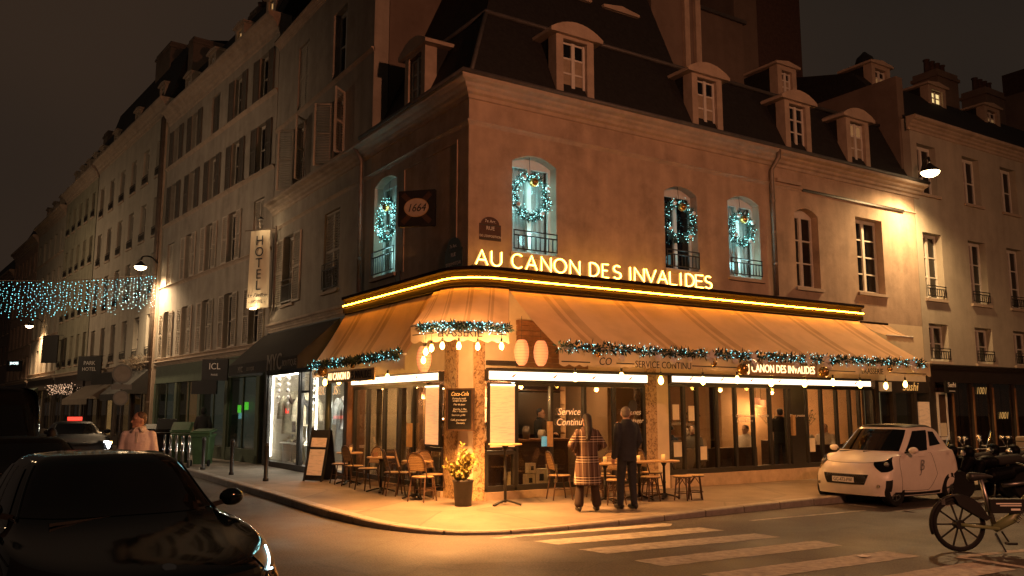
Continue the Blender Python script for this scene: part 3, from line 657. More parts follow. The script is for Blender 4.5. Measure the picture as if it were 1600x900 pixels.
# planks of the wooden panel behind the lanterns
for i in range(9): MB().bb(1.12 + .01 * (i % 2), 2.9, -.05, 0, 2.68 + i * .105, 2.68 + i * .105 + .098).build('plank', 'wood_mid', cafe)
MB().bb(.42, 1.1, -.1, 0, 2.70, 2.79).bb(.42, 12.4, -.16, 0, 2.60, 2.645).build('ledge', 'dark_frame', cafe)
def bay(xs, z0, z1, rot=0., flip=1, names='shop_window', pane='shop_glass', th=.07, glass_on=None):
    """framed glazing along local x between mullion centres xs"""
    f = MB()
    for i, x in enumerate(xs): f.bb(x - th / 2, x + th / 2, -.02, .07, z0, z1)
    f.bb(xs[0], xs[-1], -.016, .066, z0 - .06, z0 + .05); f.bb(xs[0], xs[-1], -.016, .066, z1 - .05, z1 + .03)
    o = f.build(names, 'dark_frame', cafe, rot=(0, 0, rot))
    for i, (a, c) in enumerate(zip(xs, xs[1:])):
        MB().bb(a + th / 2, c - th / 2, .02, .028, z0 + .05, z1 - .05).build('pane', pane, o)
    return o
bay([1.13, 1.98, 2.83, 3.63, 4.47], .33, 2.36)
bay([5.2, 5.66, 6.08, 6.71, 7.33, 7.94, 8.54, 9.16, 9.9, 10.49, 11.1, 11.65, 12.05, 12.65], .46, 2.40)
bay([-5.55, -4.72, -3.79, -3.04, -2.32, -1.66], .30, 2.36, rot=LW)
for x in (5.66, 9.53): MB().bb(x - .26, x + .24, -.03, .05, .5, 2.36).build('door_stile', 'dark_frame', cafe) if x > 6 else None
MB().bb(-5.9, -5.58, -.04, .3, .1, 4.2).build('pillar', 'wood_mid', cafe, rot=(0, 0, LW))
for i, (x, z) in enumerate(((1.9, 1.35), (9.3, 1.45))): MB().bb(x - .05, x + .05, -.09, -.02, z - .25, z + .25).build('door_handle', 'wood_table', cafe)
MB().bb(-2.4, -2.28, -.1, -.02, 1.05, 1.55).build('door_handle', 'wood_table', cafe, rot=(0, 0, LW))
def lightbox(x0, x1, z0, z1, rot=0., label='', y=-.13):
    o = MB().bb(x0, x1, y + .015, -.005, z0 - .03, z1 + .03).build('light_box_sign', 'dark_frame', None, rot=(0, 0, rot)); tag(o, label, 'light box sign', 'white light boxes under the awnings')
    MB().bb(x0 + .03, x1 - .03, y, y + .012, z0, z1).build('sign_face', 'sign_light', o)
    for k in range(int((x1 - x0) / 1.0)):
        x = x0 + .6 + k * 1.0
        MB().slab([(x - .07, z0 + .06), (x, z0 + .10), (x + .07, z0 + .14), (x + .03, z0 + .09), (x - .01, z0 + .05)], y - .004, y - .001).build('feather_mark', 'orange_mark', o)
    return o
lightbox(.39, 4.5, 2.42, 2.58, 0, 'long white light box above the Service Continu window beside the corner')
lightbox(5.18, 12.45, 2.45, 2.58, 0, 'long white light box above the dining room windows under the scalloped awning edge')
lightbox(-5.5, -.93, 2.43, 2.57, LW, 'white light box above the terrace windows on the left street face')
def menu(x0, x1, z0, z1, rot, label, m='menu_backlit'):
    o = MB().bb(x0, x1, -.07, -.002, z0, z1).build('menu_display', 'dark_frame', None, rot=(0, 0, rot)); tag(o, label, 'menu display')
    MB().bb(x0 + .04, x1 - .04, -.078, -.07, z0 + .04, z1 - .04).build('menu_sheet', m, o); return o
o = menu(.44, 1.08, 1.08, 2.36, 0, 'tall backlit menu panel beside the high bistro table')
MB().bb(.48, 1.04, -.1, -.07, 2.30, 2.33).build('strip_light', 'sign_light', o)
o = menu(-1.62, -.98, 1.1, 2.34, LW, 'tall backlit menu panel behind the left terrace chairs')
MB().bb(-1.58, -1.02, -.1, -.07, 2.29, 2.32).build('strip_light', 'sign_light', o)
bay([.44, 1.08], .33, 1.02); bay([-1.62, -.96], .30, 1.05, rot=LW)
# interior
itr = thing('cafe_interior', 'warm lit dining room and bar seen through the shop windows', 'interior')
MB().bb(.3, 12.7, .3, 6.6, .05, .14).build('floor', 'interior_floor', itr)
MB().bb(.3, 12.7, .3, 6.6, 2.75, 2.85).build('ceiling', 'interior_wall', itr)
MB().bb(.3, 12.7, 6.5, 6.6, .14, 2.75).build('back_wall', 'interior_wall', itr)
MB().bb(12.6, 12.7, .3, 6.5, .14, 2.75).build('side_wall', 'interior_tan', itr)
MB().bb(.42, 12.5, 4.6, 4.7, .14, .9).build('wainscot', 'wood_dark', itr)
MB().bb(4.7, 4.85, .4, 3.2, .14, 2.75).build('partition', 'interior_tan', itr)
MB().bb(6.9, 7.05, 2.9, 4.6, .14, 2.75).bb(9.6, 9.75, 3.2, 4.6, .14, 2.75).build('column', 'interior_tan', itr)
MB().bb(3.72, 4.46, .33, .36, .95, 2.3).build('blind', 'interior_tan', itr)
for i, (x, y) in enumerate(((1.2, 1.6), (2.6, 2.2), (3.9, 1.6), (6.0, 1.4), (7.2, 2.2), (8.3, 1.4), (10.3, 1.3), (11.4, 2.0), (2.0, 4.4), (.9, 3.4))):
    MB().lathe([(.10, 0), (.10, .02)], (x, y, 2.727), 12).build('ceiling_spot', 'ceiling_light', itr)
for x, y, z in ((1.35, 1.0, 2.2), (7.1, 3.2, 2.05), (10.75, 2.4, 1.95), (11.2, 2.6, 1.9), (5.9, 3.8, 2.0), (6.3, 3.8, 1.95)):
    o = MB().lathe([(.13, 0), (.14, .2), (.12, .21)], (0, 0, 0), 14).build('pendant_shade', 'lantern_ribs', itr, loc=(x, y, z), smooth=True)
    MB().tube([(0, 0, .2), (0, 0, 2.75 - z)], .006, 5).build('cord', 'black_metal', o)
    l = bpy.data.lights.new('pendant_light', 'POINT'); l.energy = 38; l.color = (1, .52, .2); l.shadow_soft_size = .1; q = bpy.data.objects.new('pendant_light', l); COL.objects.link(q); q.parent = o; q.location = (0, 0, -.12)
MB().bb(9.9, 12.6, 2.9, 3.0, .14, 2.75).bb(5.2, 6.6, 4.2, 4.3, .14, 2.75).build('partition', 'interior_tan', itr)
# left room seen from the side street
MB().bb(1.75, 1.85, 1.3, 6.4, 1.0, 2.75).build('partition', 'interior_tan', itr); MB().bb(1.70, 1.75, 1.3, 6.4, .14, 1.0).build('wainscot', 'wood_dark', itr)  # dark wainscot added to imitate reflections low in the glass
for y, z, w, h in ((4.55, 1.62, .62, .5), (3.2, 1.75, .4, .55), (2.3, 1.7, .5, .4)):
    o = MB().bb(1.71, 1.75, y - w / 2, y + w / 2, z - h / 2, z + h / 2).build('picture_frame', 'wood_dark', itr); MB().bb(1.70, 1.71, y - w / 2 + .05, y + w / 2 - .05, z - h / 2 + .05, z + h / 2 - .05).build('picture', 'cornice_stone', o)
for y in (5.35, 4.05, 2.7, 1.75): MB().bb(1.62, 1.75, y - .06, y + .06, .14, 2.75).build('post', 'wood_dark', itr)
for y in (5.0, 3.65, 2.05):
    c_ = MB(); c_.grid([[(.42 + .03 * math.sin(k * 2.2), y - .16 + .32 * k / 10, z) for k in range(11)] for z in (.3, 2.4)]); c_.build('curtain', 'curtain', itr)
for y in (2.0, 3.4, 4.8):
    o = MB().lathe([(.10, 0), (.12, .15), (.05, .2)], (0, 0, 0), 12).build('wall_lamp', 'lantern_ribs', itr, loc=(1.58, y, 2.1), smooth=True)
    l = bpy.data.lights.new('wall_light', 'POINT'); l.energy = 70; l.color = (1, .55, .22); l.shadow_soft_size = .1; q = bpy.data.objects.new('wall_light', l); COL.objects.link(q); q.parent = o; q.location = (-.12, 0, -.08)
# kitchen strip light and strips added to brighten the bottle shelves
for x0, x1, y, z, m in ((2.7, 3.6, 2.85, 2.45, 'kitchen_tube'), (1.0, 2.6, 2.98, 2.30, 'shelf_fill_tube'), (1.0, 2.6, 2.98, 1.62, 'shelf_fill_tube')): MB().bb(x0, x1, y, y + .04, z, z + .02).build('strip_light', m, itr)
bar = thing('bar_counter', 'dark wooden bar counter behind the Service Continu window', 'bar counter', (0, 0, .14))
MB().bb(.9, 3.5, 1.5, 2.0, 0, 1.0).build('counter_front', 'wood_dark', bar); MB().bb(.85, 3.55, 1.42, 2.08, 1.0, 1.05).build('counter_top', 'wood_mid', bar)
sh = thing('bottle_shelf', 'back bar shelves lined with glass bottles behind the bartender', 'shelf', (0, 0, .14))
MB().bb(.9, 4.6, 3.3, 3.36, 0, 2.5).build('shelf_back', 'wood_dark', sh)
for z in (1.1, 1.45, 1.8, 2.15): MB().bb(.95, 4.55, 3.05, 3.3, z, z + .03).build('shelf_board', 'wood_mid', sh)
bm_ = [MB().lathe([(.036, 0), (.038, .17), (.015, .22), (.013, .29)], (0, 0, 0), 8).mesh('bottle', m, True) for m in ('bottle_green', 'bottle_amber', 'white_paint')]
for z in (1.13, 1.48, 1.83):
    for i in range(22):
        if random.random() < .85:
            o = mesh_obj('bottle', random.choice(bm_), sh, (1.05 + i * .158 + random.uniform(-.02, .02), 3.15 + random.uniform(-.04, .04), z))
for i, (x0, x1) in enumerate(((5.75, 8.5), (9.95, 12.5))):  # dark benches added to imitate the street reflected low in the glass
    o = thing('added_dark_bench', 'added dark bench imitating the street reflected in the %s dining windows' % ('middle', 'right')[i], 'bench', (0, 0, .14))
    MB().bb(x0, x1, .42, .50, 0, .78).build('bench_back', 'wood_dark', o); MB().bb(x0, x1, .50, .86, .38, .46).build('bench_seat', 'cloth_black', o)
kit = MB().bb(2.9, 4.4, 3.02, 3.04, 1.25, 2.25).build('kitchen_hatch', 'steel', itr)
# small things on the counter and stacked behind the glass
for i, (x, y, z, w, h, m) in enumerate(((1.75, 1.55, 1.19, .3, .16, 'paper'), (2.5, 1.7, 1.19, .18, .28, 'steel'), (2.85, 1.6, 1.19, .2, .2, 'white_paint'))):
    o = MB().lathe([(w / 2 * .8, 0), (w / 2, h * .6), (w / 2 * .7, h)], (x, y, z), 12).build('bar_vessel', m, smooth=True)
    tag(o, ['wide paper coloured bowl on the bar counter', 'slim steel shaker standing on the bar counter', 'white crockery pot at the far end of the bar counter'][i], 'vessel')
for i, (x, z, w, h, l) in enumerate(((1.68, .30, .20, .24, 'white printed carton behind the low glass, leftmost on the ledge'), (1.95, .30, .26, .34, 'taller cream carton behind the low glass, beside the first'), (1.72, .56, .17, .2, 'square box with a dark emblem stacked above the cartons'), (1.25, .30, .16, .3, 'bottle gift box low behind the glass near the high table'), (2.25, .3, .2, .42, 'framed leaflet standing low behind the glass left of the chairs'))):
    o = MB().bb(x - w / 2, x + w / 2, .32, .45, z, z + h).build('carton', 'paper'); tag(o, l, 'carton')
    MB().bb(x - w / 5, x + w / 5, .314, .32, z + h * .3, z + h * .7).build('printed_emblem', 'ink', o)
o = MB().bb(1.80, 1.95, .09, .1, 1.1, 1.3).build('card_terminal_screen', 'screen_cyan'); tag(o, 'small glowing cyan screen behind the glass of the bar window', 'screen')
# glass lettering
for body, x, z, s in (('Service', 2.40, 1.73, .20), ('Continu', 2.40, 1.52, .20)): text('window_lettering', body, s, 'text_warm', cafe, (x, -.03, z), shear=.25, ext=.002)
for body, x, z, s in (('Planches', 4.05, 1.73, .17), ('à partager', 4.1, 1.55, .15), ('Cuisine maison', 7.6, 1.66, .1), ('à toute heure', 7.6, 1.54, .1), ('Brasserie', 8.25, 1.66, .1), ('Bières pression', 9.5, 1.66, .09)): text('window_lettering', body, s, 'white_print', cafe, (x, -.03, z), shear=.25, ext=.002)
MB().lathe([(.13, 0), (.13, .01)], (0, 0, 0), 18).build('round_sticker', 'ink', cafe, loc=(4.12, -.025, 1.92), rot=(R(90), 0, 0))
for x, z, w, h in ((5.42, 1.78, .2, .34), (5.9, 1.75, .18, .34), (5.45, .95, .24, .32), (6.25, .85, .2, .3), (10.05, .95, .26, .34)): MB().bb(x - w / 2, x + w / 2, .005, .012, z - h / 2, z + h / 2).build('paper_notice', 'paper', cafe)

# ------------------------------------------------------------------ taller house joined on the left street
hb = thing('tall_house', 'tall plain rendered house adjoining the brasserie on the left street', 'building', (0, 0, 0), LW)
BW = [(-7.25, 1.0, 10.98, 12.95), (-10.25, .95, 10.98, 13.05)]; BM = [(-7.15, .95, 8.52, 10.35), (-10.35, 1.05, 8.52, 10.5)]; BL = [(-7.43, 1.15, 5.0, 7.2), (-11.0, 1.1, 5.0, 7.15)]
wall(hb, -12.75, -4.85, 4.22, 13.95, [(c - w / 2, c + w / 2, a, d) for c, w, a, d in BW + BM + BL], 'plaster_grey', .24)
window(hb, BW[0][1], BW[0][3] - BW[0][2], (BW[0][0], 0, BW[0][2]), rows=2, sill=False); window(hb, BW[1][1], 2.07, (BW[1][0], 0, BW[1][2]), rows=2, shut='closed', sill=False)
for c, w, a, d in BM: window(hb, w, d - a, (c, 0, a), rows=2, shut='half', shut_w=.5, sill=False, curtain='curtain')
window(hb, 1.15, 2.2, (BL[0][0], 0, 5.0), rows=2, shut='closed', rail=.75); window(hb, 1.1, 2.15, (BL[1][0], 0, 5.0), rows=2, shut='open', rail=.75, shut_w=.62, glass='pane_curtain')
cornice(hb, -12.75, -4.85, 8.04, 8.44, .34, e0=0); cornice(hb, -12.75, -4.85, 7.5, 7.6, .06, name='string_course'); cornice(hb, -12.75, -4.85, 10.82, 10.94, .07, name='string_course')
cornice(hb, -12.75, -4.85, 13.7, 13.95, .2)
slab_back(hb, -12.75, -4.86, .42, 7.5, 4.3, 13.94, 'plaster_brown', 'party_wall')
MB().add([(-12.75, -.2, 13.97), (-4.8, -.2, 13.97), (-4.8, 3.4, 16.2), (-12.75, 3.4, 16.2), (-4.8, 7.5, 13.97), (-12.75, 7.5, 13.97)], [(0, 1, 2, 3), (3, 2, 4, 5), (1, 4, 2), (0, 3, 5)]).build('roof', 'slate', hb)
chimney(hb, -6.3, -4.9, 2.2, 4.0, 13.9, 17.5)
MB().bb(-3.3, -3.04, -.02, 0, 4.68, 4.94).build('air_vent', 'dark_frame', cafe, rot=(0, 0, LW))
# ledge/band over the boutique
cornice(hb, -12.75, -6.0, 4.22, 4.5, .12, name='shop_cornice')

# boutique on the ground floor
bt = thing('clothes_boutique', 'glass fronted clothes boutique with bright window display under a black awning', 'shop', (0, 0, 0), LW)
MB().bb(-12.75, -12.55, -.06, .3, .1, 4.22).bb(-6.1, -5.9, -.05, .3, .1, 4.22).bb(-12.55, -6.1, -.04, .3, 2.95, 4.22).build('shopfront', 'dark_frame', bt)
MB().bb(-12.55, -6.1, -.05, .25, .08, .28).build('plinth', 'dark_shopfront', bt)
f = MB()
for x in (-12.5, -9.62, -9.42, -8.72, -6.15): f.bb(x - .05, x + .05, -.02, .06, .28, 2.95)
f.bb(-12.5, -6.15, -.015, .055, 2.88, 2.95); f.bb(-9.4, -8.74, -.01, .05, 2.3, 2.36); fo = f.build('window_frame', 'dark_frame', bt)
for a, c in ((-12.45, -9.67), (-9.37, -8.77), (-8.67, -6.2)): MB().bb(a, c, .015, .023, .3, 2.88).build('pane', 'clear_glass', bt)
MB().bb(-12.6, -6.0, 2.9, 3.0, .1, 3).build('back_wall', 'plaster_pale', bt); MB().bb(-12.6, -6.0, .1, 2.9, .06, .16).build('floor', 'interior_tan', bt); MB().bb(-12.6, -6.0, .1, 2.9, 2.96, 3.0).build('ceiling', 'white_paint', bt)
MB().bb(-12.6, -12.5, .1, 2.9, .1, 3).bb(-6.05, -5.92, .1, 2.9, .1, 3).build('side_wall', 'plaster_pale', bt)
MB().bb(-12.4, -9.8, .12, .17, 2.86, 2.885).bb(-8.6, -6.3, .12, .17, 2.86, 2.885).build('strip_light', 'boutique_light', bt)
text('window_sign', 'PRIX FOUS', .34, 'text_warm', bt, (-7.45, -.02, 2.22), ext=.002)
text('window_sign', 'MY CO', .16, 'white_print', bt, (-9.07, -.02, 2.62), ext=.002)
MB().bb(-12.42, -12.38, .08, .12, .4, 2.86).bb(-9.72, -9.69, .08, .12, .4, 2.86).build('strip_light', 'boutique_light', bt)
for x, tx in ((-11.6, -11.6), (-10.5, -10.6), (-9.0, -9.0), (-7.4, -7.2), (-6.6, -6.6)):  # ceiling spots added to brighten the shop and its coats
    o = MB().lathe([(.04, 0), (.05, .1)], (0, 0, 0), 10).build('added_track_spot', 'black_metal', bt, loc=(x, .30 if x < -9.4 else .5, 2.84))
    l = bpy.data.lights.new('added_spot_light', 'POINT'); l.energy = 34; l.color = (1, .93, .78); l.shadow_soft_size = .05; q = bpy.data.objects.new('added_spot_light', l); COL.objects.link(q); q.parent = o; q.location = (0, -.12, -.08)
for x, d in ((-9.80, .16), (-6.35, .16), (-8.62, .16)):  # strips added behind the mullions to brighten the coats
    o = MB().bb(x - .015, x + .015, d - .02, d + .02, .5, 2.7).build('coat_fill_strip', 'boutique_light', bt)
    for z in (1.1, 2.1):
        l = bpy.data.lights.new('coat_fill_light', 'POINT'); l.energy = 26; l.color = (1, .94, .80); l.shadow_soft_size = .05; q = bpy.data.objects.new('coat_fill_light', l); COL.objects.link(q); q.parent = o; q.location = (x - .06, d + .03, z)
def lofted(rings, n=16): # closed rings of (cx,cy,z,rx,ry)
    b = MB(); rows = []
    for cx, cyy, z, rx, ry in rings: rows.append([(cx + rx * math.cos(2 * math.pi * k / n), cyy + ry * math.sin(2 * math.pi * k / n), z) for k in range(n)])
    b.grid(rows, closed=True); b.add(rows[0], [tuple(range(n - 1, -1, -1))]); b.add(rows[-1], [tuple(range(n))]); return b
def display_coat(y, label, m, lining, zt=2.35, ln=1.15):
    o = thing('display_coat', label, 'coat', (.52, y, 0), R(-12)); o.scale = (1.15, 1.1, 1.0)
    lofted([(0, 0, zt - ln, .30, .16), (0, 0, zt - ln * .5, .27, .15), (0, 0, zt - .25, .26, .14), (0, 0, zt - .08, .2, .11), (0, 0, zt, .09, .09), (0, 0, zt + .1, .12, .11)]).build('body', m, o, smooth=True)
    for s in (-1, 1):
        b = MB(); b.tube([(s * .2, 0, zt - .1), (s * .32, -.02, zt - .3), (s * .36, -.05, zt - .75)], [.09, .085, .075], 10); b.build('sleeve', m, o, smooth=True)
    MB().bb(-.05, .05, -.19, -.13, zt - ln + .05, zt - .15).build('front_lining', lining, o)
    b = MB(); b.tube([(-.14, -.08, zt - .05), (-.1, -.16, zt - .2), (0, -.19, zt - .35)], .05, 8); b.tube([(.14, -.08, zt - .05), (.1, -.16, zt - .2), (0, -.19, zt - .35)], .05, 8); b.build('collar', lining, o, smooth=True)
    MB().tube([(0, 0, .16), (0, 0, zt - ln)], .025, 8).lathe([(.2, .16), (.2, .19)], (0, 0, 0), 14).build('display_stand', 'steel', o)
    return o
display_coat(11.6, 'long tan woolly coat on a stand in the boutique window', 'cloth_tan', 'wood_dark', 2.3, 1.2)
display_coat(10.35, 'short khaki jacket beside the tan coat in the boutique window', 'cloth_tan', 'cloth_black', 2.25, .9)
display_coat(7.2, 'long pale grey hooded coat on a stand beside the boutique door', 'cloth_pale', 'cloth_white', 2.2, 1.45)
display_coat(6.5, 'dark coat on a stand behind the pale hooded coat', 'cloth_grey', 'cloth_black', 2.1, 1.1)
for i, y in enumerate((12.1, 11.2, 10.0, 9.0, 6.4)):
    o = thing('bauble_string', 'string of white baubles hanging in the boutique window, %s' % ['at its far left end', 'above the tan coat', 'at the edge of the door', 'over the door glass', 'beside the brasserie wall'][i], 'decoration', (.2, y, 0))
    MB().tube([(0, 0, 1.5 + .2 * (i % 2)), (0, 0, 2.9)], .004, 4).build('thread', 'white_print', o)
    for k in range(6): MB().ball((0, 0, 0), .075 - .007 * k, 10, 7).build('bauble', 'led_pale' if False else 'bauble_white', o, loc=(0, 0, 2.78 - k * .19), smooth=True)
o = MB().bb(-12.3, -9.8, .35, .9, .8, .84).build('display_shelf', 'white_paint', bt); 
for i in range(2): MB().bb(-12.2 + i * 2.3, -12.16 + i * 2.3, .4, .85, .16, .8).build('shelf_leg', 'steel', bt)
for i in range(14):
    x = -12.1 + (i % 7) * .33; z = .84 if i < 7 else .16
    b = MB(); b.ball((0, 0, .05), (.06, .14, .05), 8, 5); b.ball((0, .08, .11), (.05, .06, .07), 8, 5)
    s_ = b.build('shoe', random.choice(['cloth_tan', 'cloth_black', 'cloth_white', 'rattan_frame']), bt, loc=(x, .45 + random.uniform(0, .25), z), rot=(0, 0, random.uniform(-.8, .8)), smooth=True)
MB().bb(-11.9, -11.5, .25, .5, 1.72, 1.86).build('red_bag', 'tail_red', bt)
# ------------------------------------------------------------------ houses down the left street (frame turned 5 degrees)
SR = R(-85); S0 = (0, 12.8, 0)
def spt(s, out, z):   # street coordinates to world
    a = R(95); return (0 + math.cos(a) * s - math.sin(a) * out, 12.8 + math.sin(a) * s + math.cos(a) * out * 1.0, z)
def street_house(label, s0, s1, zr, rows, cols, plaster, shut=None, sm='shutter_paint', shopz=3.7, front='green_front', lit=(), roof=True, dorm=4, rail=False, w=.95, litrows=(), strings=True, y=0., pitch=(1.2, 2.4), dormlit=()):
    o = thing('street_house', label, 'building', S0, SR)
    xs = [-s1 + (s1 - s0) * (k + .5) / cols for k in range(cols)]
    ops = [(x - w / 2, x + w / 2, a, b) for a, b in rows for x in xs]
    wall(o, -s1, -s0, shopz, zr, ops, plaster, .2, y=y)
    for j, (a, b) in enumerate(rows):
        for i, x in enumerate(xs):
            L = (j, i) in lit
            window(o, w, b - a, (x, y, a), rows=2, shut='closed' if shut and random.random() < .05 else shut, sm='shutter_dark' if j < 2 else sm, depth=.16, shut_w=min(w / 2, (s1 - s0) / cols / 2 - w / 2 - .03) if shut == 'open' else None, rail=rail, sill=not strings, glass='window_yellow' if L else random.choice(['dark_glass'] * 9 + ['pane_curtain', 'pane_pale']), frame='shutter_paint', curtain='curtain' if random.random() < .25 else None)  # upper rows get a darker copy; the lamp's falloff is in the colour
        if strings: cornice(o, -s1, -s0, a - .16, a - .02, .10, name='string_course', y=y)
    cornice(o, -s1, -s0, zr - .7, zr, .42, y=y)
    slab_back(o, -s1, -s0, y + .45, y + 8, .1, zr - .02, 'plaster_brown', 'party_wall')
    d, h = pitch
    MB().add([(-s1, y + .05, zr), (-s0, y + .05, zr), (-s0, y + d, zr + h), (-s1, y + d, zr + h), (-s0, y + 5, zr + h + 1), (-s1, y + 5, zr + h + 1), (-s0, y + 5, zr), (-s1, y + 5, zr)], [(0, 1, 2, 3), (3, 2, 4, 5), (1, 6, 4, 2), (0, 3, 5, 7)]).build('roof', 'slate', o)
    for k in range(dorm):
        x = -s1 + (s1 - s0) * (k + .5) / dorm
        dormer(o, x, zr + .05, y + .25, w=.9, h=1.25, arched=False, pane=('window_lit', 'window_lit') if k in dormlit else ('dark_glass', 'dark_glass'), back=.8)
    return o
def shopfront(o, s0, s1, z1, front, bays, lit='window_dim', y=0.):
    MB().bb(-s1, -s0, y - .05, y + .4, z1 - .7, z1 + .02).build('shop_fascia', front, o)
    cornice(o, -s1, -s0, z1, z1 + .22, .16, name='shop_cornice', y=y - .02)
    w = (s1 - s0) / bays
    for k in range(bays + 1): MB().bb(-s1 + w * k - .14, -s1 + w * k + .14, y - .04, y + .4, .1, z1 - .7).build('shop_pilaster', front, o)
    for k in range(bays):
        x0, x1 = -s1 + w * k + .14, -s1 + w * (k + 1) - .14
        MB().bb(x0, x1, y - .02, y + .2, .1, .55).build('stall_riser', front, o)
        MB().bb(x0, x1, y + .05, y + .06, .55, z1 - .7).build('shop_pane', 'shop_glass', o)
        f = MB()
        for x in (x0 + .03, (x0 + x1) / 2, x1 - .03): f.bb(x - .03, x + .03, y + .03, y + .09, .55, z1 - .7)
        f.build('shop_window_frame', front, o)
        MB().bb(x0, x1, y + .38, y + .40, .55, z1 - .7).build('shop_interior', lit[k] if isinstance(lit, (list, tuple)) else lit, o)
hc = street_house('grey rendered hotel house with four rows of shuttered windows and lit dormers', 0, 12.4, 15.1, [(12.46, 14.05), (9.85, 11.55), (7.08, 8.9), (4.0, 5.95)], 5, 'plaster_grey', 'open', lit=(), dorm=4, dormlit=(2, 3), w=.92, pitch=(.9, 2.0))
mat('shop_dim', (.05, .05, .04), .6, emit=(.8, .9, .7), es=.05)
shopfront(hc, 0.6, 12.2, 3.62, 'green_front', 4, ['shop_dim', 'window_dim', 'shop_dim', 'shop_dim'])
chimney(hc, -12.3, -11.6, .6, 5.5, 15, 18.6, 'plaster_brown', 0); chimney(hc, -9.9, -9.0, 2.5, 3.3, 16.5, 19.6, 'plaster_brown', 2); chimney(hc, -6.9, -6.1, 2.5, 3.3, 16.5, 19.8, 'plaster_brown', 2)
chimney(hc, -.9, -.1, 1.4, 4.5, 15, 17.9, 'plaster_brown', 2)
hd = street_house('pale six bay house beside the wall lamp and downpipes', 12.7, 26, 15.9, [(12.5, 14.2), (9.7, 11.5), (7.0, 8.9), (4.2, 6.1)], 6, 'plaster_pale', None, strings=False, rail=.4, dorm=3, w=.95, pitch=(.9, 3.0))
shopfront(hd, 12.9, 25.8, 3.7, 'dark_shopfront', 4, ['window_dim', 'window_lit', 'window_dim', 'window_dim'])
pipe(hd, [(-12.95, -.09, 15.1), (-12.95, -.09, 8), (-12.95, -.09, .2)], .09); pipe(hd, [(-13.35, -.07, 15.1), (-13.35, -.07, 8), (-13.35, -.07, .2)], .06)
MB().bb(-13.6, -12.72, -.05, .2, .1, 15.2).build('quoin_strip', 'plaster_cafe', hd)
chimney(hd, -18.5, -16.0, .8, 5, 16, 20.0, 'plaster_brown', 4); chimney(hd, -25.9, -25.3, .8, 5, 16, 18.4, 'plaster_brown', 0)
he = street_house('greenish lit narrow house past the icicle light curtain', 26.2, 35, 15.8, [(12.9, 14.4), (10.2, 11.8), (7.3, 9.1), (4.4, 6.2)], 5, 'plaster_cool', None, strings=False, rail=.4, dorm=5, w=.85, pitch=(.8, 2.2))
shopfront(he, 26.4, 34.8, 3.8, 'dark_shopfront', 3, ['window_dim', 'window_dim', 'window_dim'])
chimney(he, -30.6, -29.5, 1, 4, 16, 19, 'plaster_brown', 3)
hf = street_house('cream house with dark downpipe farther down the left street', 35.2, 45, 15.2, [(12.2, 13.7), (9.4, 11.2), (6.8, 8.6), (4.3, 5.9)], 5, 'plaster_pale', None, strings=True, dorm=4, w=.85)
shopfront(hf, 35.4, 44.8, 3.8, 'dark_shopfront', 3, ['window_dim', 'window_lit', 'window_dim'])
hg = street_house('pinkish brick house lit by the second wall lamp', 45.2, 56, 14.8, [(12.0, 13.6), (9.2, 11.0), (6.6, 8.4), (4.1, 5.7)], 6, 'plaster_pink', None, strings=True, dorm=0, w=.85)
shopfront(hg, 45.4, 55.8, 3.7, 'dark_shopfront', 3, 'window_dim')
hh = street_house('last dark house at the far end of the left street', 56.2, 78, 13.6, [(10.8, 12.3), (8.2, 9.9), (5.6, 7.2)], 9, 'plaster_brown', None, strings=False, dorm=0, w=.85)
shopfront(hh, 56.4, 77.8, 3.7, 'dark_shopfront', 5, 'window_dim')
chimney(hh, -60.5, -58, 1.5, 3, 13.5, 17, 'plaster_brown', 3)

# ------------------------------------------------------------------ house on the right
hr = thing('right_house', 'tall lamp lit house right of the brasserie with a dark shopfront', 'building')
rx = [16.02, 18.46, 20.72, 23.0, 25.3, 27.6]
hw = .98
RR = [(5.08, 7.07), (8.26, 9.80), (3.23, 4.34)]
wall(hr, 15.22, 29.5, 2.98, 10.55, [(x - hw / 2, x + hw / 2, a, b) for a, b in RR for x in rx], 'plaster_pale', .26)
for j, (a, b) in enumerate(RR):
    for i, x in enumerate(rx): window(hr, hw, b - a, (x, 0, a), rows=3 if j == 0 else 2, rail=.38 if j != 1 else False, glass='dark_glass', curtain='curtain' if j == 0 and i < 2 else None)
cornice(hr, 15.1, 29.5, 10.15, 10.55, .3)
cornice(hr, 15.22, 29.5, 2.94, 3.14, .22, name='shop_cornice', m='dark_shopfront')
slab_back(hr, 15.23, 29.5, .45, 9, .1, 10.5, 'plaster_brown', 'party_wall')
MB().add([(15.3, .1, 10.55), (29.5, .1, 10.55), (29.5, 1.9, 12.6), (15.3, 1.9, 12.6), (29.5, 4.5, 13.3), (15.3, 4.5, 13.3), (15.3, 4.5, 10.5)], [(0, 1, 2, 3), (3, 2, 4, 5), (0, 3, 5, 6)]).build('roof', 'slate', hr)
dormer(hr, 16.45, 11.95, 1.6, w=1.0, h=1.05, arched=False); dormer(hr, 19.65, 11.95, 1.6, w=1.05, h=1.0, arched=False, pane=('window_yellow', 'window_yellow')); dormer(hr, 23.2, 11.9, 1.6, w=1.05, h=1.0, arched=False)
for x in (22.2, 25.6): chimney(hr, x, x + 1.4, 3, 4, 12.5, 14.7, 'plaster_brown', 4)
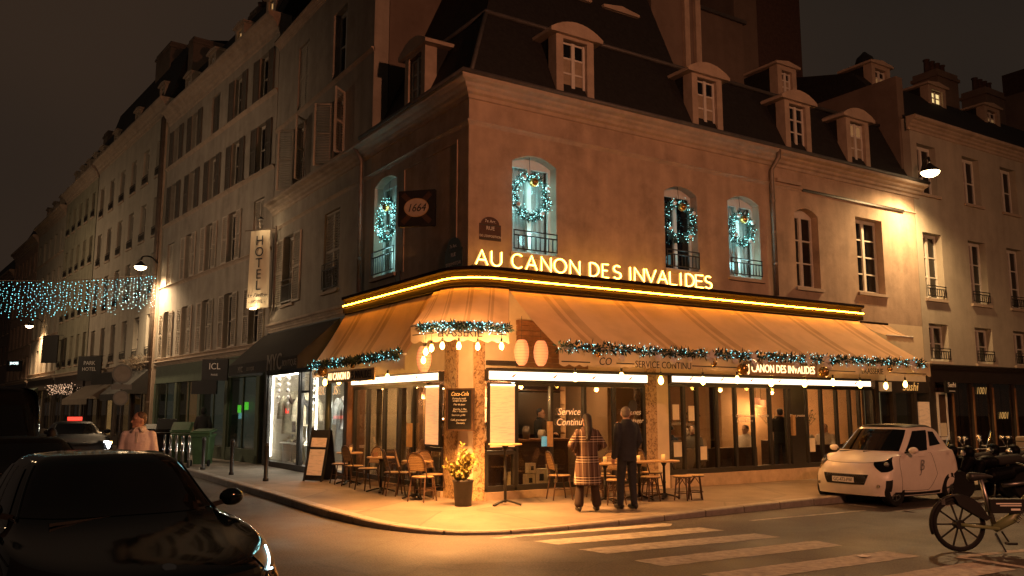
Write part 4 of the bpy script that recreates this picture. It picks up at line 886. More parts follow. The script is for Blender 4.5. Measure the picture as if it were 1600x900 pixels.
# dark shopfront of the right house and the sushi shop under the awning end
f = MB()
MBx = [16.4, 17.5, 18.6, 19.9, 21.5, 23.5]
f.bb(15.25, 29.5, -.08, .3, 2.62, 2.94)
for x in MBx: f.bb(x - .05, x + .05, -.06, .1, .3, 2.62)
f.bb(15.3, 29.5, -.07, .2, .1, .5)
f.build('shopfront', 'dark_shopfront', hr)
for a, c in zip(MBx, MBx[1:]):
    MB().bb(a + .05, c - .05, .0, .01, .5, 2.62).build('shop_pane', 'shop_glass', hr)
    MB().bb(a + .05, c - .05, .40, .42, .3, 2.62).build('shop_interior', 'wood_dark', hr)
for x in MBx[:4]: MB().bb(x - .03, x + .03, -.09, -.06, .5, 2.5).build('mullion_trim', 'wood_mid', hr)
text('window_lettering', '1001', .3, 'chalk_warm', hr, (18.05, -.02, 2.3), shear=.3, ext=.002); text('window_lettering', '1001', .3, 'chalk_warm', hr, (19.2, -.02, 1.55), shear=.3, ext=.002)
sg = thing('sushi_shop', 'small sushi shop with pale lit doorway under the right end of the awning', 'shop')
MB().bb(12.72, 12.86, -.06, .3, .1, 2.62).bb(13.48, 13.62, -.05, .3, .1, 2.3).bb(12.86, 15.25, -.05, .3, 2.3, 2.62).bb(15.2, 15.55, -.06, .3, .1, 2.62).bb(14.5, 14.62, -.05, .2, .1, 2.3).build('shopfront', 'dark_shopfront', sg)
MB().bb(12.88, 13.46, -.056, -.05, 2.33, 2.58).build('name_panel', 'white_print', sg)
mat('room_pale', (.55, .5, .34), .8, emit=(1, .80, .42), es=.16)
MB().bb(12.86, 15.2, 1.5, 1.6, .1, 2.4).build('room_wall', 'room_pale', sg); MB().bb(12.86, 13.48, .05, .06, .4, 2.28).bb(13.62, 14.5, .05, .06, .4, 2.28).build('shop_pane', 'shop_glass', sg)
MB().bb(13.86, 14.2, 1.46, 1.5, 1.0, 1.6).build('wall_poster', 'wood_table', sg); MB().lathe([(.14, 0), (.14, .02)], (0, 0, 0), 16).build('wall_clock', 'ink', sg, loc=(13.75, 1.49, 1.9), rot=(R(90), 0, 0))
MB().bb(14.66, 15.18, -.07, -.03, .95, 2.05).build('menu_board', 'menu_plain', sg)
text('shop_name', 'Sushi', .34, 'chalk_warm', sg, (14.3, -.07, 2.36), shear=.3, space=1.05)
o = thing('projecting_sign', 'small black projecting sushi sign beside the lit menu case', 'sign', (15.85, -.35, 2.47))
MB().bb(-.3, .3, -.03, .03, -.17, .17).build('sign_board', 'black_board', o); text('lettering', 'Sushi', .2, 'white_print', o, (0, -.035, 0)); MB().bb(-.15, .15, -.034, -.031, -.12, -.10).build('printed_line', 'white_print', o); MB().bb(-.02, .02, .03, .36, .1, .14).build('bracket', 'black_metal', o)
o = thing('menu_case', 'tall narrow menu case with pale frame on the dark shopfront', 'menu case', (15.8, -.05, 1.65)); f = MB()
for x in (-.22, .22): f.bb(x - .03, x + .03, -.05, 0, -.68, .68)
f.bb(-.19, .19, -.05, 0, .62, .68); f.bb(-.19, .19, -.05, 0, -.68, -.6); f.build('case_frame', 'white_print', o); MB().bb(-.19, .19, -.03, -.02, -.6, .62).build('case_back', 'wood_dark', o); MB().bb(-.15, .15, -.035, -.03, -.58, -.2).build('paper_notice', 'paper', o)
# taller walls and chimneys behind the roofs
def rear(label, parts, pots=None):
    o = thing('rear_building', label, 'building')
    for p in parts: MB().bb(*p[:6]).build(p[7] if len(p) > 7 else 'wall', p[6], o)
    return o
rear('pale blank rear wall with a small window behind the big chimney', [(9.6, 13.8, 5.0, 9, 8, 15.1, 'plaster_brown'), (10.9, 11.3, 4.95, 5.0, 13.6, 14.0, 'dark_glass', 'window'), (9.5, 13.9, 4.9, 9.1, 15.1, 15.22, 'zinc', 'coping')])
o = rear('broad dark brick chimney wall behind the roof, tallest on the right', [(14.5, 18.2, 6.0, 9, 8, 18.2, 'brick_red'), (14.4, 15.6, 5.9, 7.5, 8, 18.0, 'plaster_brown', 'chimney')])
rear('low rear roof right of the brick chimney wall', [(18.2, 23, 6.5, 9, 8, 14.2, 'plaster_brown'), (18.1, 23.1, 6.4, 9.1, 14.2, 14.35, 'zinc', 'coping')])
rear('far dark roofs at the right edge of the sky', [(30, 44, 2, 10, 0, 15.6, 'plaster_brown'), (31, 33, 3, 5, 15.6, 17.0, 'brick_red', 'chimney'), (36, 38, 3, 5, 15.6, 17.2, 'brick_red', 'chimney')])
o = thing('chimney_cowl', 'helmet shaped dark metal chimney cowl above the right roof', 'chimney cowl', (17.55, 2.9, 12.7))
MB().lathe([(.10, 0), (.10, .7)], (0, 0, 0), 12).build('flue', 'black_metal', o); MB().lathe([(.40, .7), (.36, .78), (.34, 1.05), (.27, 1.28), (.12, 1.42), (.05, 1.5)], (0, 0, 0), 16).build('hood', 'black_metal', o, smooth=True)
# ------------------------------------------------------------------ fascia, neon strip, neon letters
def arcpath(o, y1, x1, r=.8, n=12):   # follows the shop line round the corner at outset o
    c = -o + r
    pts = [Vector((-o, y1, 0)), Vector((-o, c, 0))] + [Vector((c - r * math.cos(a), c - r * math.sin(a), 0)) for a in [math.pi / 2 * k / n for k in range(1, n)]] + [Vector((c, -o, 0)), Vector((x1, -o, 0))]
    return pts
po = arcpath(.30, 5.7, 12.02); b = MB(); rows = []
prof = [(0, 4.20), (.0, 4.30), (.04, 4.33), (.04, 4.50), (-.05, 4.53), (-.05, 4.60), (.30, 4.60), (.30, 4.20)]
for i, p in enumerate(po):
    t = (po[min(i + 1, len(po) - 1)] - po[max(i - 1, 0)]).normalized(); n = Vector((-t.y, t.x, 0))  # inward
    rows.append([p + n * d + Vector((0, 0, z)) for d, z in prof])
b.grid(rows, closed=True); b.add(rows[0], [tuple(range(8))]); b.add(rows[-1], [tuple(range(7, -1, -1))])
b.build('shop_fascia', 'fascia_brown', cafe)
o = MB().tube([p + Vector((0, 0, 4.375)) for p in arcpath(.325, 5.65, 12.0)], .015, 8).build('neon_strip', 'neon_warm', smooth=True)
tag(o, 'long glowing orange neon tube curving along the brown fascia above the awnings', 'neon tube')
sg_ = thing('neon_sign', 'glowing orange neon letters AU CANON DES INVALIDES standing on the fascia', 'neon sign', (0, -.2, 4.615))
def circ(cx, cz, rx, rz, a0, a1, n=12): return [(cx + rx * math.cos(R(a0 + (a1 - a0) * k / n)), cz + rz * math.sin(R(a0 + (a1 - a0) * k / n))) for k in range(n + 1)]
GL = {'A': [[(0, 0), (.5, 1), (1, 0)], [(.2, .33), (.8, .33)]], 'U': [[(0, 1), (0, .35)] + circ(.5, .35, .5, .35, 180, 360)[1:-1] + [(1, .35), (1, 1)]],
      'C': [circ(.55, .5, .55, .5, 48, 312, 16)], 'N': [[(0, 0), (0, 1), (1, 0), (1, 1)]], 'O': [circ(.5, .5, .5, .5, 90, 450, 20)],
      'D': [[(0, 0), (0, 1)] + circ(.3, .5, .7, .5, 90, -90, 12) + [(0, 0)]], 'E': [[(1, 1), (0, 1), (0, 0), (1, 0)], [(0, .52), (.8, .52)]],
      'S': [circ(.5, .75, .45, .25, 40, 250, 9) + circ(.5, .25, .5, .25, 75, -145, 9)], 'I': [[(.5, 0), (.5, 1)]], 'V': [[(0, 1), (.5, 0), (1, 1)]], 'L': [[(0, 1), (0, 0), (1, 0)]]}
LP = [('A', .05, .31), ('U', .40, .63), ('C', .88, 1.13), ('A', 1.22, 1.48), ('N', 1.59, 1.83), ('O', 1.91, 2.22), ('N', 2.32, 2.57), ('D', 2.84, 3.08), ('E', 3.18, 3.34), ('S', 3.48, 3.69), ('I', 3.90, 4.0), ('N', 4.08, 4.35), ('V', 4.41, 4.70), ('A', 4.76, 5.04), ('L', 5.12, 5.32), ('I', 5.41, 5.5), ('D', 5.62, 5.87), ('E', 5.93, 6.16), ('S', 6.22, 6.44)]
H_ = .285
for c, a, e in LP:
    b = MB(); k = MB()
    for st in GL[c]:
        pts = [((e - a) * (x - .5), -.035, z * H_) for x, z in st]; b.tube(pts, .0125, 6)
        k.tube([(x, .0, z) for x, y, z in pts], .024, 6)
    l = k.build('letter', 'letter_edge', sg_, loc=((a + e) / 2, 0, .02)); b.build('neon_tube', 'neon_letter', l)
MB().bb(0, 6.5, .01, .03, -.01, .01).bb(0, 6.5, .03, .20, -.012, .005).build('letter_rail', 'brown_metal', sg_)

# ------------------------------------------------------------------ awnings
def scallop(b, top, low, w, uvs, per=.22, amp=.045):
    """hanging valance from polyline top down by low"""
    L = [0]
    for p, q in zip(top, top[1:]): L.append(L[-1] + (q - p).length)
    N = max(8, int(L[-1] / .03)); rows = [[], [], []]; j = 0
    for k in range(N + 1):
        s = L[-1] * k / N
        while j < len(L) - 2 and L[j + 1] < s: j += 1
        p = top[j].lerp(top[j + 1], (s - L[j]) / (L[j + 1] - L[j]))
        d = low - amp * abs(math.sin(math.pi * s / per)) * 1.0 + amp
        for r, f in enumerate((0, .5, 1)): rows[r].append(p + w * math.sin(s * 2.3) * .012 * f + Vector((0, 0, -(low - amp + amp * abs(math.sin(math.pi * s / per))) * f)))
    b.grid(rows); return b
def awning(name, label, top, bot, low=.3, stripe=1.9, sag=.05, arms=3, group='cream awnings'):
    o = thing(name, label, 'awning', group=group); n = len(top); m = 10
    b = MB(); b.uv = []; rows = []; L = 0
    for i in range(m + 1):
        t = i / m; r = []
        for k in range(n):
            p = top[k].lerp(bot[k], t); r.append(p + Vector((0, 0, -sag * math.sin(math.pi * t) + .012 * math.sin(k * 1.7) * math.sin(math.pi * t))))
        rows.append(r)
    d = 0; ds = [0]
    for k in range(1, n): d += (bot[k] - bot[k - 1]).length; ds.append(d)
    for r in rows: b.uv += [(ds[k] / stripe, 0) for k in range(n)]
    b.grid(rows); b.build('canopy', 'awning_canvas', o, smooth=True)
    v = MB(); nn = (bot[n // 2] - top[n // 2]); nn.z = 0; nn.normalize(); scallop(v, [p + nn * .015 for p in bot], low, nn, None); v.build('valance', 'valance_canvas', o, smooth=True)
    MB().tube(bot, .022, 8).build('front_bar', 'white_paint', o, smooth=True); MB().tube([p + Vector((0, 0, .02)) for p in top], .03, 8).build('roller', 'fascia_brown', o)
    for k in range(arms):
        i = int((n - 1) * (k + .5) / arms); p = bot[i]; q = Vector((top[i].x, top[i].y, 2.75)); e = p.lerp(top[i], .45) + Vector((0, 0, -.25))
        MB().bar(top[i] + Vector((0, 0, -.12)), e, .04).bar(e, p + Vector((0, 0, -.02)), .035).build('folding_arm', 'dark_frame', o)
    return o
V = Vector
N_ = 36
rt = [V((.76 + (11.75 - .76) * k / N_, -.31, 4.16)) for k in range(N_ + 1)]; rb = [V((.72 + (12.12 - .72) * k / N_, -2.0, 2.93 + .04 * k / N_)) for k in range(N_ + 1)]
aw1 = awning('awning', 'long cream awning over the right pavement with Service Continu on its edge', rt, rb, .33, arms=4)
lt = [V((-.31, 5.5 - (5.5 - .52) * k / 18, 4.14)) for k in range(19)]; lb = [V((-.92, 6.0 - (6.0 - .80) * k / 18, 2.91)) for k in range(19)]
aw2 = awning('awning', 'cream awning over the left street terrace, beside the black boutique awning', lt, lb, .31, arms=2)
tp = arcpath(.31, .85, .80)[1:-1]; tp = [V((-.31, .82, 0))] + tp + [V((.76, -.31, 0))]; tp = [V((p.x, p.y, 4.19)) for p in tp]
bc = crom([(-1.56, -.72, 3.30), (-1.42, -1.05, 3.31), (-1.18, -1.33, 3.32), (-.85, -1.55, 3.32), (-.5, -1.68, 3.31), (-.14, -1.72, 3.30)], 8)
def resample(P, n):
    L = [0]
    for p, q in zip(P, P[1:]): L.append(L[-1] + (q - p).length)
    out = []; j = 0
    for k in range(n + 1):
        s = L[-1] * k / n
        while j < len(L) - 2 and L[j + 1] < s: j += 1
        out.append(P[j].lerp(P[j + 1], (s - L[j]) / max(1e-6, L[j + 1] - L[j])))
    return out
bc = resample(bc, 24)
aw3 = awning('awning', 'short curved cream awning over the corner door with Brasserie on its edge', resample(tp, 24), bc, .32, stripe=.42, arms=0)
# writing on the valances
rr = math.pi / 2
def vtext(s, x, z, size, par=aw1, m='ink', y=-2.035, **k): return text('lettering', s, size, m, par, (x, y, z), ext=.002, **k)
vtext('SERVICE CONTINU', 3.2, 2.625, .185, sx=.92); vtext('BRASSERIE', 9.75, 2.66, .19, sx=.95); vtext('CO', 1.75, 2.65, .2, shear=.2)
for x0, x1 in ((.76, 1.4), (2.02, 2.45), (3.95, 5.2), (8.0, 9.1), (10.4, 11.9)):
    MB().bb(x0, x1, -2.04, -2.034, 2.675 + .02 * x0 / 11, 2.695 + .02 * x0 / 11).build('valance_line', 'ink', aw1)
word = 'BRASSERIE'
L3 = resample(bc, 100)
for i, c in enumerate(word):
    k = 34 + int(i * 4.6); p = L3[k]; t = (L3[k + 1] - L3[k - 1]).normalized()
    nrm = V((t.y, -t.x, 0)).normalized()
    text('lettering', c, .2, 'ink', aw3, p + nrm * .035 + V((0, 0, -.235)), rot=(rr, 0, math.atan2(t.y, t.x)), ext=.002)
for a, e in ((4, 26), (80, 97)):
    MB().tube([L3[k] + V((0, 0, -.17)) + V(((L3[k + 1] - L3[k]).y, -(L3[k + 1] - L3[k]).x, 0)).normalized() * .035 for k in range(a, e)], .009, 5).build('valance_line', 'ink', aw3)
# lit name plates fixed on the valances
o = thing('name_plate', 'tan name plate with lit white letters hanging from the right awning edge', 'sign', (6.55, -2.075, 2.70))
MB().bb(-1.15, 1.15, 0, .03, -.15, .13).build('plate', 'wood_table', o); text('lettering', 'J CANON DES INVALIDES', .235, 'text_glow', o, (0, -.008, -.09), sx=.80, ext=.004)
o = thing('name_plate', 'tan name plate with half lit letters hanging from the left awning edge', 'sign', (-.985, 3.5, 2.585), LW)
MB().bb(-1.35, 1.35, 0, .03, -.14, .12).build('plate', 'wood_table', o); text('lettering', 'AU CANON D', .235, 'text_glow', o, (-.62, -.008, -.08), sx=.88, ext=.004); text('lettering', 'ES INVALIDES', .235, 'ink', o, (.66, -.008, -.08), sx=.80, ext=.004)
# little awning of the next shop
small = awning('awning', 'small plain awning of the sushi shop behind the right end of the long one', [V((12.15 + .2 * k, -.12, 4.16)) for k in range(7)], [V((12.3 + .2 * k, -.75, 3.78)) for k in range(7)], .16, arms=0)

# ------------------------------------------------------------------ fir garlands with lights
def sprig(b, p, d, L, w):
    d = d.normalized(); s = d.orthogonal().normalized(); s = Matrix.Rotation(random.uniform(0, 6.28), 3, d) @ s
    b.add([p, p + d * L * .5 + s * w, p + d * L, p + d * L * .5 - s * w], [(0, 1, 2, 3)])
def rdir():
    while 1:
        v = V((random.uniform(-1, 1), random.uniform(-1, 1), random.uniform(-1, 1)))
        if .1 < v.length < 1: return v.normalized()
def garland(label, path, rad, leaves, leds, led, baubles=(), name='garland', cat='garland', group='fir garlands with lights', lr=.0078, clump=None):
    o = thing(name, label, cat, group=group); b = MB(); q = MB(); P = resample(path, 200)
    for i in range(leaves):
        p = P[random.randint(0, 200)]; d = rdir(); d.z *= .8; sprig(b, p + d * rad * random.uniform(0, .5), d, rad * random.uniform(.4, .95), rad * .11)
    for i in range(leds):
        k = random.randint(0, 200)
        if clump and not clump(k / 200): continue
        p = P[k]; q.octa(p + rdir() * rad * random.uniform(.55, 1.02), lr * random.uniform(.7, 1.25))
    f = b.build('fir_branches', 'fir', o); tag(f, kind='stuff'); f = q.build('led_lights', led, o); tag(f, kind='stuff')
    for t, dx, dz, r, m in baubles:
        p = P[int(t * 200)]; MB().ball((0, 0, 0), r, 14, 9).build('bauble', m, o, loc=p + V((dx, -rad * .8, dz)), smooth=True)
    return o
gp = [V((.70, -2.06, 2.96)), V((4, -2.06, 2.93)), V((8, -2.06, 2.95)), V((11.75, -2.06, 2.97))]
bl = [(t, 0, -.13 - .05 * (k % 2), .062 if k % 4 else .05, 'bauble_white' if k % 5 else 'bauble_gold') for k, t in enumerate([.07, .12, .2, .235, .275, .335, .39, .44, .47, .56, .60, .66, .72, .77, .82, .86, .9, .95])]
g1 = garland('thick fir garland with cool lights and white baubles along the long right awning edge', gp, .15, 2600, 400, 'led_cool', bl)
for t in (.32, .43, .585, .64, .93):   # pale poinsettia flowers
    p = resample(gp, 200)[int(t * 200)] + V((0, -.17, -.06)); b = MB()
    for k in range(9):
        a = 2 * math.pi * k / 9; d = V((math.cos(a), -.35, math.sin(a))); sprig(b, V((0, 0, 0)), d, .17, .035)
    b.build('flower', 'bauble_white', g1, loc=p)
for x in (5.28, 7.85):
    o = MB().ball((0, 0, 0), .12, 16, 10).build('gold_bauble', 'bauble_gold', loc=(x, -2.13, 2.66), smooth=True); tag(o, 'large dark gold bauble at the %s end of the right name plate' % ('left' if x < 6 else 'right'), 'bauble')
o = MB().ball((0, 0, 0), .12, 16, 10).build('gold_bauble', 'bauble_gold', loc=(-1.05, 4.98, 2.72), smooth=True); tag(o, 'large gold bauble at the left end of the left name plate', 'bauble')
garland('dark fir garland with few clumps of lights along the left awning edge', [V((-.97, 6.0, 2.90)), V((-.97, 4, 2.89)), V((-.97, .95, 2.92))], .145, 1900, 300, 'led_cool',
        [(.12, 0, -.1, .05, 'bauble_gold'), (.3, 0, -.1, .05, 'bauble_gold'), (.5, 0, -.12, .05, 'bauble_gold'), (.06, 0, -.2, .07, 'bauble_white')], clump=lambda t: (.0 < t < .12) or (.28 < t < .42) or (.66 < t < 1))
garland('short fir garland with bright cool lights around the curved corner awning', [p + V((-.04, -.04, -.06)) for p in bc[3:]], .12, 1000, 260, 'led_cool', (), clump=lambda t: not .42 < t < .52)

def point(parent, e, col=(1, .44, .14), r=.05, loc=(0, 0, 0)):
    l = bpy.data.lights.new('bulb_light', 'POINT'); l.energy = e; l.color = col; l.shadow_soft_size = r
    o = bpy.data.objects.new('bulb_light', l); COL.objects.link(o); o.parent = parent; o.location = loc; return o
def wreath(label, c, rot, r=.42, n=230, tilt=0., e=20.):
    o = thing('wreath', label, 'wreath', c, rot, 'lit wreaths in the first floor windows'); b = MB(); q = MB()
    for i in range(620):
        a = random.uniform(0, 6.283); p = V((r * math.cos(a), 0, r * math.sin(a))); d = rdir(); d.y *= .7; sprig(b, p + d * .03, d, random.uniform(.07, .15), .016)
    for i in range(n):
        a = random.uniform(0, 6.283); rr_ = r + random.gauss(0, .05); q.octa((rr_ * math.cos(a), random.uniform(-.13, .08), rr_ * math.sin(a)), random.uniform(.006, .011))
    tag(b.build('fir_ring', 'fir', o), kind='stuff'); tag(q.build('led_lights', 'led_teal', o), kind='stuff')
    for k in range(4): point(o, e / 4, (.42, .90, .92), .12, (r * .8 * math.cos(.785 + k * 1.571), -.03, r * .8 * math.sin(.785 + k * 1.571)))
    point(o, e * .35, (.42, .90, .92), .12, (.1, -.03, -.85))
    MB().ball((0, 0, 0), .10, 16, 10).build('bauble', 'bauble_gold', o, loc=(.05, -.06, r - .12), smooth=True)
    for k in range(4): MB().ball((0, 0, 0), .05, 12, 8).build('small_bauble', 'bauble_white', o, loc=(r * math.cos(k * 1.6 + .5), -.1, r * math.sin(k * 1.6 + .5)), smooth=True)
    MB().tube([(0, 0, r), (0, .05, r + .55)], .006, 5).build('ribbon', 'black_metal', o); return o
wreath('glittering wreath in the brightest window, right of the corner', (1.52, .06, 6.23), 0, .42)
wreath('darker wreath hanging in the middle window above the neon letters', (5.72, .04, 6.22), 0, .44, 120, e=2.5)
wreath('small bright wreath in the window beside the downpipe', (7.85, .08, 6.27), 0, .36, 120)
wreath('wreath in the narrow left street window near the black oval sign', (.06, 3.95, 6.28), LW, .42)
# thin light strings inside the two lit window reveals
for (x0, x1, z0, z1, rot, l) in ((1.07, 2.10, 5.1, 6.95, 0, 'brightest window right of the corner'), (7.36, 8.38, 5.1, 6.95, 0, 'window beside the downpipe'), (-4.55, -3.40, 5.1, 7.2, LW, 'narrow left street window')):
    continue
    o = thing('light_string', 'cool led light string lining the reveal of the ' + l, 'light string', (0, 0, 0), rot)
    MB().tube([(x0, .19, z0), (x0, .19, z1), (x1, .19, z1), (x1, .19, z0)], .007, 5).build('led_strip', 'led_teal', o)

# ------------------------------------------------------------------ bulbs and lanterns under the awnings
def point(parent, e, col=(1, .44, .14), r=.05, loc=(0, 0, 0)):
    l = bpy.data.lights.new('bulb_light', 'POINT'); l.energy = e; l.color = col; l.shadow_soft_size = r
    o = bpy.data.objects.new('bulb_light', l); COL.objects.link(o); o.parent = parent; o.location = loc; return o
bulb_me = MB().lathe([(.012, .075), (.022, .06), (.036, .02), (.033, -.01), (.018, -.03), (.004, -.036)], (0, 0, 0), 10).mesh('glass', 'bulb_warm', True)
cap_me = MB().lathe([(.014, .075), (.016, .13), (.006, .135)], (0, 0, 0), 8).mesh('cap', 'black_metal', True)
def bulb(p, label, e=0., sc=1., drop=.25, g='warm string bulbs under the awnings'):
    o = thing('string_bulb', label, 'light bulb', p, 0, g); a = mesh_obj('glass', bulb_me, o); a.scale = (sc,) * 3; c = mesh_obj('cap', cap_me, o); c.scale = (sc,) * 3
    if drop: MB().tube([(0, 0, .12 * sc), (0, 0, .12 * sc + drop)], .004, 4).build('cord', 'black_metal', o)
    if e:
        point(o, e * .3, loc=(0, 0, -.09))
        l = bpy.data.lights.new('bulb_light', 'SPOT'); l.energy = e * 2.6; l.color = (1, .40, .10); l.spot_size = R(118); l.spot_blend = .6; l.shadow_soft_size = .04  # downward spot added inside the bulb to brighten the pavement
        q = bpy.data.objects.new('bulb_light', l); COL.objects.link(q); q.parent = o; q.location = (0, 0, -.10)
    return o
cb = [(-1.50, -1.18, 2.80), (-1.45, -1.30, 2.86), (-1.30, -1.41, 2.90), (-1.06, -1.56, 2.90), (-.78, -1.72, 2.89), (-.40, -1.88, 2.90), (-1.52, -1.14, 2.66)]
CORN_E = 230
for i, p in enumerate(cb): bulb(p, 'large pear shaped bulb hanging under the corner awning, %s' % ['leftmost but one', 'second from the left of the row', 'third from the left of the row', 'in front of the cream pillar panel', 'at the brown stone pillar edge', 'at the right end near the lanterns', 'lowest on the left'][i], CORN_E if i in (1, 3, 5) else CORN_E * .5 if i in (2, 4) else 0, 1.15, .22)
STR_E = 40
for i, x in enumerate((1.3, 2.4, 3.4, 4.55, 5.55, 6.6, 7.7, 8.7, 9.7, 10.7, 11.5)):
    bulb((x, -1.72, 2.40 + .03 * math.sin(i * 2)), 'small string bulb under the long awning, %s' % ['nearest the corner', 'above the Service glass', 'above the couple', 'left of the first dining window', 'over the end stools', 'over the third dining window', 'under the lit name plate left part', 'under the lit name plate right end', 'under the word Brasserie', 'right of the word Brasserie', 'last before the white car'][i], STR_E if i % 2 else 0, 1.5, .28)
for i, y in enumerate((5.6, 4.7, 3.8, 2.9, 2.0)):
    bulb((-.75, y, 2.46), 'small string bulb under the left awning, %s' % ['at the boutique end', 'under lit letters', 'under the unlit letters', 'above the middle table', 'nearest the corner'][i], 26 if i % 2 == 0 else 0, 1.5, .28)
b = MB(); b.tube([(p[0], p[1], p[2] + .27 + .03 * math.sin(k * 3)) for k, p in enumerate(cb[1:6])], .006, 5); b.tube([(.9 + .3 * k, -1.72, 2.80 + .05 * math.cos(k * .9)) for k in range(36)], .005, 5); b.tube([(-.75, 5.9 - .3 * k, 2.76 + .05 * math.cos(k)) for k in range(15)], .005, 5)
o = b.build('light_cable', 'black_metal'); tag(o, 'thin black cable carrying the string bulbs under the awnings', 'cable')
def lantern(p, label):
    o = thing('paper_lantern', label, 'lantern', p, 0, 'pink paper lanterns'); k = [(.055, 0), (.10, .05), (.135, .16), (.145, .27), (.13, .38), (.10, .46), (.07, .49)]
    MB().lathe(k, (0, 0, 0), 18, False).build('paper_shade', 'lantern_ribs', o, smooth=True)
    r = MB()
    for j in range(1, 9):
        z = .49 * j / 9
        for (ra, za), (rb_, zb) in zip(k, k[1:]):
            if za <= z <= zb: rr_ = ra + (rb_ - ra) * (z - za) / (zb - za); r.tube([((rr_ + .002) * math.cos(2 * math.pi * q / 18), (rr_ + .002) * math.sin(2 * math.pi * q / 18), z) for q in range(18)], .004, 4, closed=True)
    r.build('lantern_rib', 'lantern_paper', o); MB().tube([(0, 0, .49), (0, 0, .95)], .004, 4).build('cord', 'black_metal', o); MB().ball((0, 0, .38), .035, 8, 6).build('bulb', 'bulb_warm', o); return o
lantern((.86, -.6, 2.68), 'left pink paper lantern before the wooden planks'); lantern((1.31, -.6, 2.68), 'right pink paper lantern before the wooden planks'); lantern((-.75, .35, 2.55), 'pink paper lantern left of the corner pillar, half behind the bulbs')

# ------------------------------------------------------------------ signs on the walls
o = thing('beer_sign', 'black square sign with a pale oval and crossed ribbons, hung at the corner', 'sign', (-.45, 1.35, 5.98), R(-47))
MB().bb(-.40, .40, -.05, .05, -.38, .38).build('sign_box', 'black_board', o)
for s in (-1, 1): MB().box((0, -.053, 0), (.86, .004, .11), m=Matrix.Rotation(R(45 * s), 3, 'Y')).build('ribbon', 'rattan_frame', o)
MB().lathe([(.27, 0), (.27, .012)], (0, 0, 0), 28).build('oval_plate', 'wood_table', o, loc=(0, -.054, .01), rot=(R(90), 0, 0)).scale = (1, .74, 1)
MB().lathe([(.255, 0), (.255, .014)], (0, 0, 0), 28).build('oval_face', 'cornice_stone', o, loc=(0, -.054, .01), rot=(R(90), 0, 0)).scale = (1, .72, 1)
text('lettering', '1664', .24, 'ink', o, (0, -.072, -.075), shear=.3, sx=.85)
MB().bar((0, .05, .3), (.25, .38, .3), .03).bar((0, .05, -.3), (.25, .38, -.3), .03).build('bracket', 'black_metal', o)
def plate(label, c, rot, m, w, h, arch, lines):
    o = thing('street_plate', label, 'street sign', c, rot); n = 10
    poly = [(-w / 2, 0), (w / 2, 0), (w / 2, h)] + [(w * .42 * math.cos(math.pi * k / n), h + arch * math.sin(math.pi * k / n)) for k in range(n + 1)] + [(-w / 2, h)]
    MB().slab(poly, -.02, 0).build('enamel_plate', m, o)
    b = MB(); b.bb(-w / 2 + .015, w / 2 - .015, -.024, -.02, .015, .03).bb(-w / 2 + .015, w / 2 - .015, -.024, -.02, h - .03, h - .015).build('plate_border', 'enamel_green', o)
    for s, z, sz in lines: text('lettering', s, sz, 'white_print', o, (0, -.023, z), ext=.001)
    return o
plate('dark maroon round topped street name plate on the orange wall above the neon letters', (.50, 0, 5.18), 0, 'enamel_maroon', .50, .33, .15, [('7e Arr.', .36, .09), ('RUE', .21, .11), ('DE L\'EXPOSITION', .06, .065)])
plate('dark green round topped street name plate left of the corner', (0, .56, 4.62), LW, 'enamel_green', .72, .42, .24, [('7e Arr.', .45, .1), ('RUE', .27, .11), ('ST DOMINIQUE', .09, .09)])
o = thing('menu_blackboard', 'black menu board with chalk writing hung on the corner pillar', 'blackboard', (-.13, -.02, 1.84), math.atan2(pd.y, pd.x))
f = MB(); f.bb(-.27, .27, -.06, -.02, -.37, .37); f.build('board_face', 'black_board', o)
f = MB(); f.bb(-.31, -.27, -.075, -.01, -.40, .40).bb(.27, .31, -.075, -.01, -.40, .40).bb(-.27, .27, -.075, -.01, .37, .40).bb(-.27, .27, -.075, -.01, -.40, -.37); f.build('board_frame', 'wood_dark', o)
text('lettering', 'Coca-Cola', .105, 'chalk_warm', o, (0, -.065, .26), shear=.35, sx=.9, ext=.001)
random.seed(3)
for i, (s, z) in enumerate((('Formule midi', .19), ('soupe du jour', .15), ('Plat du jour', .08), ('Entrée + Plat', -.01), ('Plat + Dessert', -.05), ('Saumon grillé', -.12), ('Café gourmand', -.21), ('Dessert', -.27))): text('lettering', s, .05, 'chalk', o, (random.uniform(-.03, .03), -.065, z), shear=.2, sx=1.15, ext=.001)
# black boutique awning
bt_t = [V((-.15, 12.7 - (12.7 - 6.25) * k / 12, 4.15)) for k in range(13)]; bt_b = [V((-1.15, 12.9 - (12.9 - 6.5) * k / 12, 3.18)) for k in range(13)]
o = thing('boutique_awning', 'sloping black awning with pale boutique lettering', 'awning')
b = MB(); b.grid([bt_t, [p.lerp(q, .5) + V((0, 0, .02)) for p, q in zip(bt_t, bt_b)], bt_b]); b.build('canopy', 'canvas_dark', o)
b = MB(); b.grid([bt_b, [p + V((0, 0, -.32)) for p in bt_b]]); b.build('valance', 'canvas_dark', o); MB().add([bt_t[0], bt_b[0], bt_b[0] + V((0, 0, -.32)), V((-.15, 12.7, 2.9))], [(0, 1, 2, 3)]).build('side_panel', 'canvas_dark', o); MB().add([bt_t[-1], bt_b[-1], bt_b[-1] + V((0, 0, -.32)), V((-.15, 6.25, 2.9))], [(0, 3, 2, 1)]).build('side_panel', 'canvas_dark', o)
mat('pale_print', (.30, .28, .24), .9)
for s, y, z, sz in (('MYC', 11.6, 2.93, .24), ('BOUTIQUE', 10.55, 2.95, .15), ('BOUTIQUE', 7.1, 2.95, .22)): text('lettering', s, sz, 'pale_print', o, (-1.16, y, z), (rr, 0, LW))
text('lettering', 'MYC', .62, 'pale_print', o, (-1.16, 8.35, 2.88), (rr, 0, LW))
